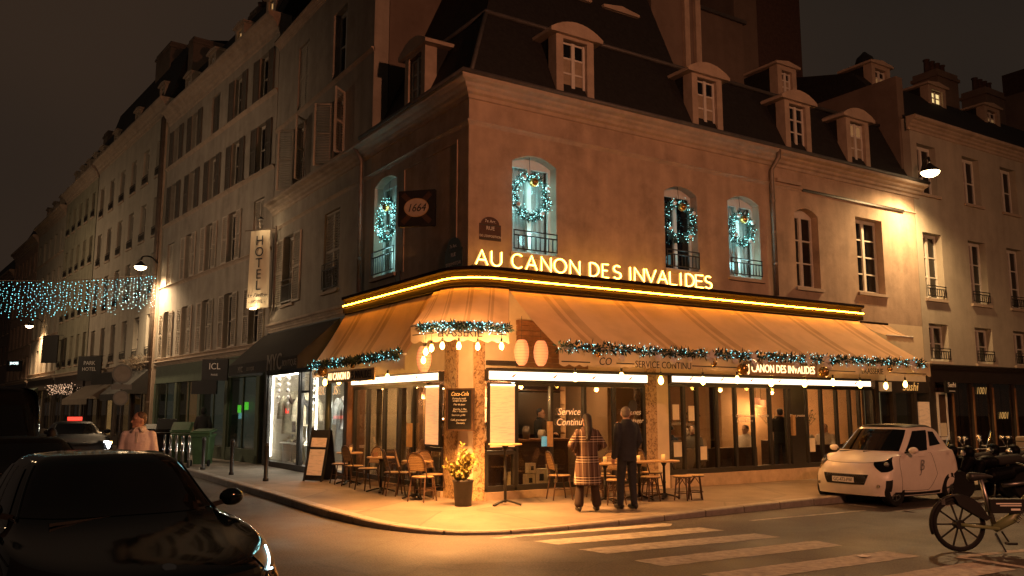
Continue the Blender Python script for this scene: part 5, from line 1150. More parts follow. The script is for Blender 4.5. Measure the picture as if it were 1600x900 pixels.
# hotel banner
o = thing('hotel_banner', 'tall hanging cream hotel banner lit from its foot', 'banner', (-.48, 12.45, 4.98), R(-55))
b = MB(); n = 10; b.grid([[(-.42 + .84 * k / n * (1 - .12 * r / 6) + .05 * r / 6, .03 * math.sin(k * .9), 2.5 * r / 6) for k in range(n + 1)] for r in range(7)]); b.build('cloth', 'banner_cloth', o, smooth=True)
for i, c in enumerate('HOTEL'): text('lettering', c, .44, 'ink', o, (.02, -.045, 2.02 - i * .36), ext=.002)
text('lettering', 'Le Pavillon', .17, 'ink', o, (0, -.045, .36), shear=.4, ext=.002); text('lettering', '- HOTEL -', .15, 'ink', o, (0, -.045, .16), ext=.002)
MB().tube([(-.6, 0, 2.53), (.62, 0, 2.53)], .018, 6).tube([(-.45, 0, 0), (.5, 0, 0)], .018, 6).tube([(0, -.02, 2.55), (.0, -.08, 2.85), (.12, -.25, 2.95), (.22, -.3, 2.8)], .014, 6).tube([(.6, 0, -.1), (.6, 0, 2.6)], .03, 8).build('bracket', 'gutter_metal', o)
MB().lathe([(.03, .06), (.10, 0), (.09, -.02)], (0, 0, 0), 12).build('lamp_shade', 'black_metal', o, loc=(.24, -.3, 2.8))
MB().bb(-.16, .02, -.16, -.08, -.04, .0).build('foot_light', 'lamp_warm', o); point(o, 9, (1, .72, .4), .05, (-.07, -.30, .16)); point(o, 6, (1, .72, .4), .05, (.2, -.35, 2.6))

# ------------------------------------------------------------------ street lamps
def street_lamp(label, wall_p, head_p, e, spot=140, col=(1, .60, .26), scale=1., rz=0., dirv=(0, 0, -1)):
    o = thing('street_lamp', label, 'street lamp', head_p, 0, 'wall mounted street lamps'); d = V(wall_p) - V(head_p)
    MB().lathe([(.02, .26), (.05, .24), (.10, .17), (.20, .09), (.26, .02), (.27, 0)], (0, 0, 0), 20, False).build('lamp_shade', 'black_metal', o, smooth=True)
    MB().lathe([(.25, 0), (.235, -.05), (.18, -.10), (.10, -.14), (.02, -.155)], (0, 0, 0), 18).build('glass_bowl', 'lamp_warm', o, smooth=True)
    MB().tube(crom([(0, 0, .28), (d.x * .1, d.y * .1, .46), (d.x * .55, d.y * .55, max(.5, d.z + .2)), (d.x, d.y, d.z)], 6), .035, 8).build('bracket_arm', 'black_metal', o, smooth=True)
    l = bpy.data.lights.new('lamp_light', 'SPOT'); l.energy = e; l.color = col; l.spot_size = R(spot); l.spot_blend = .85; l.shadow_soft_size = .12
    q = bpy.data.objects.new('lamp_light', l); COL.objects.link(q); q.parent = o; q.location = (0, 0, -.25); q.rotation_euler = V(dirv).to_track_quat('-Z', 'Y').to_euler(); return o
LAMPR = 1350; LAMPL = 1500
street_lamp('lit bowl lamp on the right house just below its cornice', (15.6, -.02, 8.75), (14.55, -.95, 8.52), LAMPR, 164, dirv=(-.12, -.12, -1))
street_lamp('lit bowl lamp on the left street beside the downpipe above the light curtain', spt(12.9, .02, 8.25), spt(12.1, .95, 7.9), LAMPL, 150, dirv=(.15, 0, -1), col=(1, .68, .38))
street_lamp('small distant lit lamp far down the left street', spt(41, .02, 7.9), spt(40.2, .9, 7.5), 1400, 150, dirv=(.15, 0, -1), col=(1, .62, .32))
# the same lamps on the opposite side of the crossing (out of the frame, they light the façades and the road)
def mast_lamp(label, x, y, e, h=9.0, col=(1, .50, .235), spot=165, dirv=(0, 0, -1), arm=(1.2, 1.0)):
    o = street_lamp(label, (x, y, h - .1), (x + arm[0], y + arm[1], h), e, spot, col, dirv=dirv)
    MB().tube([(-arm[0], -arm[1], .0), (-arm[0], -arm[1], -h)], .06, 10).build('lamp_mast', 'black_metal', o, smooth=True); return o
mast_lamp('street lamp on a mast across the crossing behind the viewer', -2.5, -20.0, 4300, 8.5, col=(1, .375, .185), spot=112, dirv=(.2, .8, -.14))
mast_lamp('street lamp on a mast on the far side of the right street', 16, -17.5, 800, 8.5, dirv=(-.15, .6, -.6))
mast_lamp('street lamp on a mast on the far side of the left street', -13.2, 14, 1150, 8.5, col=(1, .65, .39), dirv=(.7, .45, -.35), arm=(1.4, .2))
mast_lamp('street lamp on a mast farther along the far side of the left street', -14.0, 38, 1300, 8.5, col=(1, .66, .38), dirv=(.8, .1, -.3), arm=(1.4, .2))

# ------------------------------------------------------------------ terrace furniture
def bistro_chair(label, loc, rz):
    o = thing('bistro_chair', label, 'chair', loc, rz, 'rattan bistro chairs on the terrace')   # faces -y
    MB().lathe([(.195, .44), (.205, .452), (.20, .468), (.12, .462)], (0, 0, 0), 22).build('seat', 'rattan_seat', o, smooth=True)
    MB().tube([(.207 * math.cos(a), .207 * math.sin(a), .447) for a in [2 * math.pi * k / 22 for k in range(22)]], .014, 6, closed=True).build('seat_rim', 'rattan_frame', o, smooth=True)
    pr = [(-.20, .12, .45), (-.205, .17, .62), (-.195, .21, .76), (-.13, .235, .875), (0, .242, .905), (.13, .235, .875), (.195, .21, .76), (.205, .17, .62), (.20, .12, .45)]
    P = crom(pr, 5); MB().tube(P, .014, 7).build('back_frame', 'rattan_frame', o, smooth=True)
    pan = [p for p in P if p.z > .53]; b = MB()
    poly = [(p.x * .9, p.y - .004, .55 + (p.z - .53) * .95) for p in pan]; n = len(poly)
    b.add(poly, [(k, k + 1, n - 2 - k, n - 1 - k) for k in range(n // 2 - 1 + n % 2)] + [tuple(range(n))][:0]); b.build('backrest', 'rattan_weave', o)
    for sx, sy in ((-1, -1), (1, -1), (-1, 1), (1, 1)):
        MB().tube([(sx * .16, sy * .13, .44), (sx * .19, sy * .20, 0)], .014, 7).build('leg', 'rattan_frame', o)
    b = MB()
    for sx in (-1, 1): b.tube([(sx * .178, -.17, .2), (sx * .178, .17, .2)], .008, 5)
    b.tube([(-.178, 0, .2), (.178, 0, .2)], .008, 5); b.build('stretcher', 'rattan_frame', o); return o
def bistro_table(label, loc, rz=0., h=.73, r=.31, high=False):
    o = thing('high_table' if high else 'bistro_table', label, 'table', loc, rz, None if high else 'round bistro tables on the terrace')
    MB().lathe([(r - .02, h - .03), (r, h - .025), (r, h - .005), (r - .015, h)], (0, 0, 0), 28).build('table_top', 'wood_table', o, smooth=False)
    MB().lathe([(.028, .05), (.028, h * .4), (.04, h * .42), (.028, h * .45), (.024, h - .12), (.07, h - .03)], (0, 0, 0), 12).build('column', 'black_metal', o, smooth=True)
    for k in range(4 if not high else 3):
        a = math.pi / 4 + 2 * math.pi * k / (4 if not high else 3); e = .30
        b = MB(); b.bar((0, 0, .09), (e * .6 * math.cos(a), e * .6 * math.sin(a), .05), .045, .03); b.bar((e * .6 * math.cos(a), e * .6 * math.sin(a), .05), (e * math.cos(a), e * math.sin(a), .015), .055, .03); b.build('foot', 'black_metal', o)
    return o
def stool(label, loc, rz=0.):
    o = thing('bistro_stool', label, 'stool', loc, rz, 'round rattan stools at the right tables')
    MB().lathe([(.17, .43), (.18, .445), (.175, .465), (.1, .46)], (0, 0, 0), 22).build('seat', 'rattan_seat', o, smooth=True)
    MB().tube([(.181 * math.cos(a), .181 * math.sin(a), .44) for a in [2 * math.pi * k / 22 for k in range(22)]], .013, 6, closed=True).build('seat_rim', 'rattan_frame', o, smooth=True)
    for k in range(4):
        a = math.pi / 4 + k * math.pi / 2; c, s = math.cos(a), math.sin(a)
        MB().tube([(c * .13, s * .13, .43), (c * .18, s * .18, 0)], .014, 7).build('leg', 'rattan_frame', o)
        b = MB(); b.tube([(c * .15, s * .15, .27), (c * .06 - s * .06, s * .06 + c * .06, .42)], .008, 5); b.tube([(c * .15, s * .15, .27), (c * .06 + s * .06, s * .06 - c * .06, .42)], .008, 5); b.build('brace', 'rattan_frame', o)
    MB().tube([(.165 * math.cos(a), .165 * math.sin(a), .14) for a in [2 * math.pi * k / 16 for k in range(16)]], .008, 5, closed=True).build('stretcher', 'rattan_frame', o); return o
PZ = .123
for l, x, y, rz in (('rattan chair turned from the street, beside the easel board at the far left', -.52, 5.0, R(-95)), ('dark backed rattan chair facing left table, third from the easel', -.55, 4.15, R(95)),
                    ('rattan chair with its back to the window left of the middle table', -.62, 3.2, R(-80)), ('rattan chair tucked right of the middle table', -.62, 1.85, R(75)),
                    ('second rattan chair standing against the one right of the middle table', -.45, 1.65, R(60)), ('rattan chair nearest the kerb, its back to the street', -.66, .52, R(115)), ('rattan chair behind the table nearest the pillar', -.22, .95, R(20)),
                    ('rattan chair alone left of the couple, turned to the right tables', 1.72, -.62, R(75)), ('rattan chair between the standing couple, facing the street', 2.62, -.75, R(15)),
                    ('rattan chair partly hidden behind the man, at the middle right table', 3.25, -.85, R(25)), ('last rattan chair before the dining windows', 3.75, -1.0, R(70)), ('rattan chair close to the window between the man and the last table', 2.3, -1.3, R(-75))):
    bistro_chair(l, (x, y, PZ), rz)
tabs = [('round bistro table nearest the easel board', -.42, 4.75), ('round bistro table in the middle of the left terrace', -.58, 2.6), ('round bistro table nearest the corner pillar', -.52, 1.02), ('round bistro table half hidden behind the woman', 2.1, -1.55), ('round bistro table half hidden behind the man', 2.98, -1.5), ('round bistro table farthest right, beside the end stools', 3.58, -1.55)]
for k, (l, x, y) in enumerate(tabs):
    bistro_table(l, (x, y, PZ), .3 * k)
    g_ = MB().lathe([(.032, 0), (.036, .10)], (0, 0, 0), 10, True).build('candle_glass', 'sign_light' if False else 'chalk_warm', loc=(x + .08, y + .1, PZ + .732), smooth=True); tag(g_, 'small amber candle glass on the ' + l.replace('round ', ''), 'glass')
    if k in (1, 3):
        g_ = MB().bb(-.05, .05, -.03, .03, 0, .09).build('menu_holder', 'wood_mid', loc=(x - .12, y + .05, PZ + .732)); tag(g_, 'small wooden menu holder on the ' + l.replace('round ', ''), 'menu holder')
o = thing('wine_glass', 'stemmed wine glass on the table between the couple', 'glass', (2.25, -1.45, PZ + .732)); MB().lathe([(.035, 0), (.005, .008), (.005, .09), (.035, .13), (.04, .17), (.032, .20)], (0, 0, 0), 14, False).build('bowl', 'clear_glass', o, smooth=True)
for l, x, y in (('round stool in front of the table behind the woman', 2.0, -2.0), ('round stool right beside the man', 3.0, -1.8), ('left one of the two end stools', 3.62, -2.02), ('right one of the two end stools', 3.98, -1.98)): stool(l, (x, y, PZ), x)
ht = bistro_table('tall narrow bistro table in front of the backlit menu right of the pillar', (.30, -.90, PZ), .5, 1.10, .31, True)
# planted pot
o = thing('potted_plant', 'leafy shrub in a dark tall pot in front of the corner pillar', 'potted plant', (-.42, -.62, PZ))
MB().lathe([(.15, 0), (.18, .42), (.195, .43), (.195, .46), (.17, .46), (.165, .41)], (0, 0, 0), 24).build('pot', 'terracotta_pot', o, smooth=True)
st = MB(); lf = MB(); random.seed(5)
for k in range(24):
    a = random.uniform(0, 6.28); h = .92 - abs(random.gauss(0, .22)) if k else 1.12; sp = random.uniform(.08, .33) * min(1, (1.2 - h) * 2.6); h = max(.56, h)
    p = [V((0, 0, .42)), V((math.cos(a) * sp * .5, math.sin(a) * sp * .5, .42 + (h - .42) * .5)), V((math.cos(a) * sp, math.sin(a) * sp, h))]; st.tube(p, .006, 4)
    for j in range(34):
        t = random.uniform(.12, 1.0); q = p[0].lerp(p[1], t * 2) if t < .5 else p[1].lerp(p[2], t * 2 - 1); d = rdir(); d.z = abs(d.z) * .7; sprig(lf, q, d, random.uniform(.07, .125), .026)
st.build('stems', 'stem', o); lf.build('leaves', 'leaf_plant', o)
# easel boards
o = thing('easel_board', 'black A-frame menu board with pale menu sheets at the left end of the terrace', 'menu board', (-.62, 6.05, PZ), R(-60))
for s in (-1, 1):
    f = MB(); M_ = Matrix.Rotation(R(11 * s), 3, 'X')
    f.box((0, -.14 * s, .62), (.58, .025, 1.22), m=Matrix.Rotation(R(-11 * s), 3, 'X')); f.build('board', 'black_board', o)
for z, h in ((.92, .22), (.45, .62)):
    y = -.265 + z * .196; MB().box((0, y - .018, z), (.46, .008, h), m=Matrix.Rotation(R(-11), 3, 'X')).build('menu_sheet', 'menu_plain', o)
for x in (-.27, .27): MB().bar((x, -.30, 0), (x, -.02, 1.27), .04, .03).build('leg', 'black_metal', o)
o = MB().tube([(0, 0, 0), (0, 0, 2.6)], .09, 12).lathe([(.13, .0), (.13, .5), (.1, .55)], (0, 0, 0), 14).build('pillar_post', 'enamel_green', loc=(-.35, 6.35, PZ), smooth=True); tag(o, 'grey green cast post standing between the easel and the boutique door', 'post')
bol = MB().lathe([(.07, 0), (.07, .06), (.052, .08), (.05, .80), (.062, .82), (.055, .90), (.0, .93)], (0, 0, 0), 12).mesh('bollard', 'black_metal', True)
for l, x, y in (('thin black bollard left of the boutique window, farther from the viewer', -1.95, 9.1), ('thin black bollard in front of the boutique window, nearer the viewer', -1.78, 6.65), ('thin black bollard hidden beside the parked bins', -2.1, 11.6)):
    o = bpy.data.objects.new('bollard', bol); COL.objects.link(o); o.location = (x, y, PZ); tag(o, l, 'bollard', 'bollards along the left kerb')

# ------------------------------------------------------------------ people
def blob(name, shapes, m, parent, vox=.011, it=3):
    b = MB()
    for s in shapes:
        if s[0] == 'c':
            p, q, r0, r1 = V(s[1]), V(s[2]), s[3], s[4]; d = q - p; L = d.length; d = d / max(L, 1e-6); pts = []; rs = []
            for k in range(5): a = -math.pi / 2 + math.pi / 2 * k / 5; pts.append(p + d * r0 * math.sin(a)); rs.append(max(r0 * math.cos(a), r0 * .05))
            for k in range(6): a = math.pi / 2 * k / 5; pts.append(q + d * r1 * math.sin(a)); rs.append(max(r1 * math.cos(a), r1 * .05))
            b.tube(pts, rs, 12)
        elif s[0] == 'e': b.ball(s[1], s[2], 16, 10, s[3] if len(s) > 3 else None)
        else:
            rows = [[(cx + rx * math.cos(2 * math.pi * k / 20), cyy + ry * math.sin(2 * math.pi * k / 20), z) for k in range(20)] for cx, cyy, z, rx, ry in s[1]]
            b.grid(rows, True); b.add(rows[0], [tuple(range(19, -1, -1))]); b.add(rows[-1], [tuple(range(20))])
    o = b.build(name, m, parent)
    r = o.modifiers.new('remesh', 'REMESH'); r.mode = 'VOXEL'; r.voxel_size = vox; r.use_smooth_shade = True
    s = o.modifiers.new('smooth', 'SMOOTH'); s.factor = .5; s.iterations = it
    return o
def hand(w, d, n, th):
    """palm and five bent fingers: wrist point, pointing direction, palm normal, thumb side"""
    w, d, n = V(w), V(d).normalized(), V(n); n = (n - d * n.dot(d)).normalized(); s = d.cross(n).normalized() * th; out = [('c', w, w + d * .05, .026, .034), ('c', w + d * .04 - s * .014, w + d * .085 - s * .018, .024, .02), ('c', w + d * .04 + s * .014, w + d * .088 + s * .018, .024, .02)]
    for k, L in enumerate((.066, .074, .069, .054)):
        b = w + d * .088 + s * (.031 - .0205 * k); m = b + d * L * .5 + n * L * .12; e = m + d * L * .38 + n * L * .38; out += [('c', b, m, .0095, .0088), ('c', m, e, .0088, .0075)]
    b = w + d * .03 + s * .03; m = b + (d * .6 + s * .7 + n * .25).normalized() * .036; e = m + (d * .9 + s * .2 + n * .35).normalized() * .032; out += [('c', b, m, .013, .0105), ('c', m, e, .0105, .0085)]
    return out
def person(label, loc, rz, h=1.72, pose='stand', top='jacket', top_m='cloth_black', leg_m='cloth_navy', hair='short', hair_m='hair_grey', skin='skin', vox=.011, arms=None, head_turn=0., feet=None, group=None, shoe_m='black_metal', lean=0., simple=False):
    o = thing('person', label, 'person', loc, rz, group); k = h / 1.72; o.scale = (k, k, k)
    sit = pose == 'sit'; hz = .50 if sit else .92; dz = hz - .92
    Zs = lambda z: z + dz
    # legs: hip, knee, ankle (faces -y)
    if sit: legs = [((s * .10, 0, hz), (s * .13, -.42, hz + .02), (s * .13, -.40, .09)) for s in (-1, 1)]
    else:
        f = feet or [(-.12, 0), (.12, 0)]
        legs = [((s * .095, .0, .90), (s * .10 + (fx - s * .1) * .5, fy * .5 - .02, .49), (fx, fy, .08)) for s, (fx, fy) in zip((-1, 1), f)]
    A = arms or [((-.19, 0, 1.42), (-.25, .02, 1.14), (-.24, -.08, .90)), ((.19, 0, 1.42), (.25, .02, 1.14), (.24, -.08, .90))]
    A = [tuple(V((x, y, z + dz)) for x, y, z in a) for a in A]
    Q = Matrix.Rotation(R(head_turn), 3, 'Z'); hc = V((0, -.015, Zs(1.60))); hp = lambda x, y, z: hc + Q @ V((x, y, z))
    body = [('e', hc + V((0, 0, .015)), (.076, .096, .112), Q), ('e', hp(0, -.022, -.05), (.058, .07, .07), Q), ('c', (0, .015, Zs(1.42)), (0, -.002, Zs(1.53)), .056, .052),
            ('c', hp(0, -.094, .012), hp(0, -.116, -.022), .009, .014), ('e', hp(0, -.090, -.058), (.024, .012, .009), Q), ('e', hp(0, -.085, -.095), (.024, .02, .018), Q),
            ('e', hp(.078, .012, -.005), (.010, .022, .032), Q), ('e', hp(-.078, .012, -.005), (.010, .022, .032), Q), ('e', hp(.032, -.088, .034), (.026, .012, .008), Q), ('e', hp(-.032, -.088, .034), (.026, .012, .008), Q),
            ('l', [(0, 0, hz - .05, .15, .10), (0, 0, Zs(1.10), .135, .09), (0, .005, Zs(1.30), .165, .105), (0, .01, Zs(1.42), .16, .085), (0, .012, Zs(1.47), .075, .06)])]
    for s, a in zip((-1, 1), A):
        body += [('c', a[0], a[1], .046, .038), ('c', a[1], a[2], .038, .027)]; d = (a[2] - a[1]); body += hand(a[2] + d.normalized() * .02, d, V((-s * .8, .0, .3)) if abs(d.z) > .5 * d.length else V((0, 0, -1)), -s * 1.0)
    for l in legs: body += [('c', l[0], l[1], .085, .058), ('c', l[1], l[2], .056, .038), ('c', V(l[2]) + V((0, .02, -.03)), V(l[2]) + V((0, -.11, -.05)), .035, .028)]
    blob('body', body, skin, o, vox, 2)
    for s in (-1, 1): MB().ball(hp(s * .031, -.085, .014), .0115, 8, 6).build('eye', 'hair_dark', o)
    # trousers and shoes
    wide = top == 'coat'
    tr = [('l', [(0, 0, hz - .10, .165, .12), (0, 0, hz, .168, .118), (0, 0, Zs(1.06), .15, .105)])] if not sit else [('l', [(0, 0, hz - .1, .18, .13), (0, 0, Zs(1.06), .15, .105)])]
    for l in legs: tr += [('c', l[0], l[1], .10, .074), ('c', l[1], V(l[2]) + V((0, 0, .055 if wide else .0)), .074, .088 if wide else .058)]
    blob('trousers', tr, leg_m, o, vox * 1.1)
    for l in legs:
        p = V(l[2]); blob('shoe', [('c', p + V((0, .04, -.035)), p + V((0, -.13, -.045)), .044, .036), ('c', p + V((0, .04, -.06)), p + V((0, -.12, -.062)), .028, .026), ('c', p, p + V((0, .02, -.04)), .045, .04)], shoe_m, o, .012)
    # upper garment
    g = []
    if top == 'coat': g.append(('l', [(0, .005, .46, .258, .205), (0, .005, .70, .238, .185), (0, 0, .95, .205, .16), (0, 0, 1.12, .19, .15), (0, .005, 1.30, .205, .15), (0, .01, 1.40, .195, .125), (0, .012, 1.46, .12, .09), (0, .01, 1.50, .08, .075)]))
    else: g.append(('l', [(0, 0, Zs(.80), .19, .135), (0, 0, Zs(.95), .182, .13), (0, 0, Zs(1.10), .18, .13), (0, .005, Zs(1.30), .21, .14), (0, .01, Zs(1.40), .20, .12), (0, .012, Zs(1.445), .15, .10), (0, .012, Zs(1.475), .105, .085), (0, .008, Zs(1.515), .078, .072)]))
    for a in A: g += [('c', a[0] + V((-.01 if a[0].x > 0 else .01, 0, -.03)), a[1], .076, .066), ('c', a[1], a[2] if top != 'tee' else a[1].lerp(a[2], .1), .066, .052)]
    blob('coat' if top == 'coat' else 'jacket' if top == 'jacket' else 'shirt', g, top_m, o, vox * 1.1)
    hs = [('e', hc + Q @ V((0, .022, .045)), (.084, .092, .092), Q), ('e', hc + Q @ V((0, .04, -.01)), (.078, .07, .08), Q)]
    if hair == 'short': hs = [('e', hc + Q @ V((0, .018, .052)), (.081, .094, .080), Q), ('e', hc + Q @ V((0, .045, .01)), (.074, .062, .075), Q)]
    if hair == 'long': hs += [('c', hp(0, .06, .0), V((0, .105, Zs(1.42))), .078, .075), ('c', V((0, .105, Zs(1.42))), V((.03, .14, Zs(1.27))), .075, .045)]
    if hair == 'hood': hs = [('e', hc + Q @ V((0, .02, .02)), (.10, .11, .135), Q)]
    blob('hair' if hair != 'hood' else 'hood', hs, hair_m, o, .011)
    return o
woman = person('woman seen from behind in a long brown and cream plaid coat, looking into the café', (1.04, -2.38, PZ), R(160), 1.64, top='coat', top_m='plaid_wool', leg_m='cloth_trouser', hair='long', hair_m='hair_dark', vox=.009,
               arms=[((-.18, 0, 1.40), (-.30, .03, 1.16), (-.17, -.20, 1.05)), ((.18, 0, 1.40), (.31, .03, 1.16), (.17, -.20, 1.05))], feet=[(-.17, .0), (.17, .02)], skin='skin_pale', head_turn=8)
man = person('grey haired man in a dark jacket standing beside the plaid coat woman', (1.82, -2.52, PZ), R(178), 1.76, top_m='cloth_navy', leg_m='cloth_navy', hair='short', hair_m='hair_grey', vox=.009, feet=[(-.09, .06), (.10, -.08)], head_turn=-38,
             arms=[((-.195, 0, 1.42), (-.245, .03, 1.15), (-.20, -.10, .92)), ((.195, 0, 1.42), (.245, .04, 1.14), (.235, -.06, .88))], skin='skin_pale')
person('man in a pale pink polo shirt standing behind the black car', (-5.83, -.1, .0), R(-20), 1.80, top='tee', top_m='cloth_pink', leg_m='cloth_navy', hair='short', hair_m='hair_brown', skin='skin', head_turn=-55,
       arms=[((-.185, 0, 1.41), (-.225, .0, 1.14), (-.13, -.22, 1.05)), ((.185, 0, 1.41), (.225, .0, 1.14), (.12, -.23, 1.06))])
shirt_man = [o for o in scene.objects if o.get('label', '').startswith('man in a pale pink')][0]
b = MB(); b.tube([(.078 * math.cos(a), .012 + .07 * math.sin(a), 1.505 + .012 * math.sin(a)) for a in [2 * math.pi * k / 16 for k in range(16)]], .02, 6, closed=True); b.bar((-.03, -.075, 1.50), (-.075, -.115, 1.44), .05, .012).bar((.03, -.075, 1.50), (.075, -.115, 1.44), .05, .012); b.build('collar', 'cloth_white', shirt_man, smooth=True)
MB().bar((0, -.118, 1.44), (0, -.142, 1.28), .03, .008).build('placket', 'cloth_white', shirt_man)
person('hooded person in black walking past the green shopfront behind the bins', (-.98, 16.6, PZ), R(150), 1.75, top_m='cloth_black', leg_m='cloth_black', hair='hood', hair_m='cloth_black', feet=[(-.1, .18), (.1, -.2)], vox=.014)
for l, x, y, rz, p, tm, hm, hr_, z in (('bartender in black behind the counter, seen in the first glass panel', 1.42, 2.45, -20, 'stand', 'cloth_black', 'hair_dark', 'short', .14), ('cook in a dark top at the kitchen hatch behind the woman', 3.5, 2.6, 30, 'stand', 'cloth_black', 'hair_dark', 'short', .14),
                                   ('seated guest in black, leftmost in the dining room', 6.45, 1.3, 80, 'sit', 'cloth_black', 'hair_dark', 'short', .14), ('seated guest with dark hair beside the leftmost guest', 7.15, 1.25, -70, 'sit', 'cloth_black', 'hair_dark', 'long', .14),
                                   ('seated guest in a white shirt in the middle of the dining room', 8.75, 1.0, -80, 'sit', 'cloth_white', 'hair_brown', 'short', .14), ('standing waiter in black with a pale apron near the right windows', 10.2, 1.1, 150, 'stand', 'cloth_black', 'hair_dark', 'short', .14),
                                   ('seated young guest in a pale jumper by the flowers at the right', 11.75, .9, -55, 'sit', 'cloth_white', 'hair_dark', 'long', .14), ('seated guest in a pale top facing away by the right flowers', 11.0, .95, 95, 'sit', 'cloth_white', 'hair_dark', 'long', .14)):
    person(l, (x, y, z), R(rz), 1.72, p, 'jacket', tm, 'cloth_navy', hr_, hm, 'skin', .016, arms=[((-.19, 0, 1.42), (-.25, -.06, 1.16), (-.12, -.3, 1.14)), ((.19, 0, 1.42), (.25, -.06, 1.16), (.12, -.3, 1.14))])
person('seated guest in a light top behind the left terrace windows', (.9, 3.3, .14), R(-60), 1.70, 'sit', 'jacket', 'interior_tan', 'cloth_navy', 'short', 'hair_dark', 'skin', .016, arms=[((-.19, 0, 1.42), (-.25, -.06, 1.16), (-.12, -.3, 1.14)), ((.19, 0, 1.42), (.25, -.06, 1.16), (.12, -.3, 1.14))])
# dining tables inside
for i, (x, y) in enumerate(((6.8, .95), (8.2, 1.0), (11.4, .8), (.75, 2.7))):
    o = thing('dining_table', 'indoor dining table %s' % ['between the two dark guests', 'in front of the white shirted guest', 'between the two guests in pale tops', 'behind the left terrace windows'][i], 'table', (x, y, .14))
    MB().bb(-.32, .32, -.32, .32, .71, .75).build('table_top', 'wood_table', o); MB().tube([(0, 0, 0), (0, 0, .71)], .03, 8).lathe([(.22, 0), (.22, .02)], (0, 0, 0), 14).build('pedestal', 'black_metal', o)
for i, (x, y, z) in enumerate(((10.75, 1.8, 1.0), (11.65, 1.5, 1.05), (8.35, 2.7, 1.1))):
    o = thing('flower_vase', 'vase of thin branches and leaves %s' % ['left of the right guests', 'behind the young guest', 'on the middle ledge'][i], 'vase', (x, y, z)); MB().lathe([(.06, 0), (.08, .12), (.04, .25)], (0, 0, 0), 12).build('vase', 'cornice_stone', o, smooth=True)
    b = MB(); q = MB()
    for k in range(14):
        d = rdir(); d.z = abs(d.z) + .8; e = d.normalized() * random.uniform(.35, .65); b.tube([(0, 0, .2), V((0, 0, .2)) + e], .006, 4)
        for j in range(5): sprig(q, V((0, 0, .2)) + e * random.uniform(.4, 1), rdir(), .08, .018)
    b.build('branches', 'stem', o); q.build('leaves', 'leaf_dark', o); MB().bb(-.3, .3, -.2, .2, -z + .14, 0).build('ledge', 'wood_dark', o)
# ------------------------------------------------------------------ vehicles
def cr1(a, b, c, d, t): return .5 * ((2 * b) + (c - a) * t + (2 * a - 5 * b + 4 * c - d) * t * t + (3 * b - a - 3 * c + d) * t ** 3)
class Loft:
    """half-ring tables -> smooth car skin; S(a,h) with a along the half ring (front centre to rear centre), h up the levels"""
    def __init__(s, levels): s.L = [[V(p) for p in l] for l in levels]
    def ring(s, l, a):
        P = s.L[l]; n = len(P) - 1; a = min(max(a, 0), n); i = min(int(a), n - 1); t = a - i
        m = lambda p: V((-p.x, p.y, p.z))
        p0 = P[i - 1] if i > 0 else m(P[1]); p3 = P[i + 2] if i + 2 <= n else m(P[n - 1]); return cr1(p0, P[i], P[i + 1], p3, t)
    def S(s, a, h):
        n = len(s.L) - 1; h = min(max(h, 0), n); i = min(int(h), n - 1); t = h - i
        p = [s.ring(j, a) for j in (max(i - 1, 0), i, i + 1, min(i + 2, n))]; return cr1(*p, t)
    def N(s, a, h):
        e = .02; u = s.S(a + e, h) - s.S(a - e, h); v = s.S(a, h + e) - s.S(a, h - e); n = u.cross(v); return n.normalized() if n.length > 1e-9 else V((0, 0, 1))
    def body(s, na=6, nh=5):
        n = len(s.L[0]) - 1; m = len(s.L) - 1; b = MB(); rows = []
        for j in range(m * nh + 1):
            h = j / nh; half = [s.S(k / na, h) for k in range(n * na + 1)]; half[0].x = 0; half[-1].x = 0
            rows.append(half + [V((-p.x, p.y, p.z)) for p in half[-2:0:-1]])
        b.grid(rows, True); k = len(rows[0]); b.add(rows[0], [tuple(range(k - 1, -1, -1))]); b.add(rows[-1], [tuple(range(k))]); return b
    def patch(s, a0, a1, h0, h1, off=.006, na=10, nh=8, side=1, b=None, taper=None):
        b = b or MB(); rows = []
        for j in range(nh + 1):
            v = j / nh; h = h0 + (h1 - h0) * v; q = taper(v) if taper else (0, 0); r = []
            for i in range(na + 1):
                a = (a0 + q[0]) + ((a1 + q[1]) - (a0 + q[0])) * i / na; nn = s.N(a, h); p = s.S(a, h)
                if nn.dot(V((p.x, p.y * .5, p.z - .6))) < 0: nn = -nn
                p = p + nn * off; r.append(V((p.x * side, p.y, p.z)))
            rows.append(r)
        b.grid(rows); return b
    def line(s, pts, r, off=.01, side=1, n=6):
        out = []
        for (a, h), (c, d) in zip(pts, pts[1:]):
            for k in range(7): out.append((a + (c - a) * k / 7, h + (d - h) * k / 7))
        out.append(pts[-1]); P = []
        for a, h in out:
            nn = s.N(a, h); p = s.S(a, h)
            if nn.dot(V((p.x, p.y * .5, p.z - .6))) < 0: nn = -nn
            p = p + nn * off; P.append(V((p.x * side, p.y, p.z)))
        return MB().tube(P, r, n)
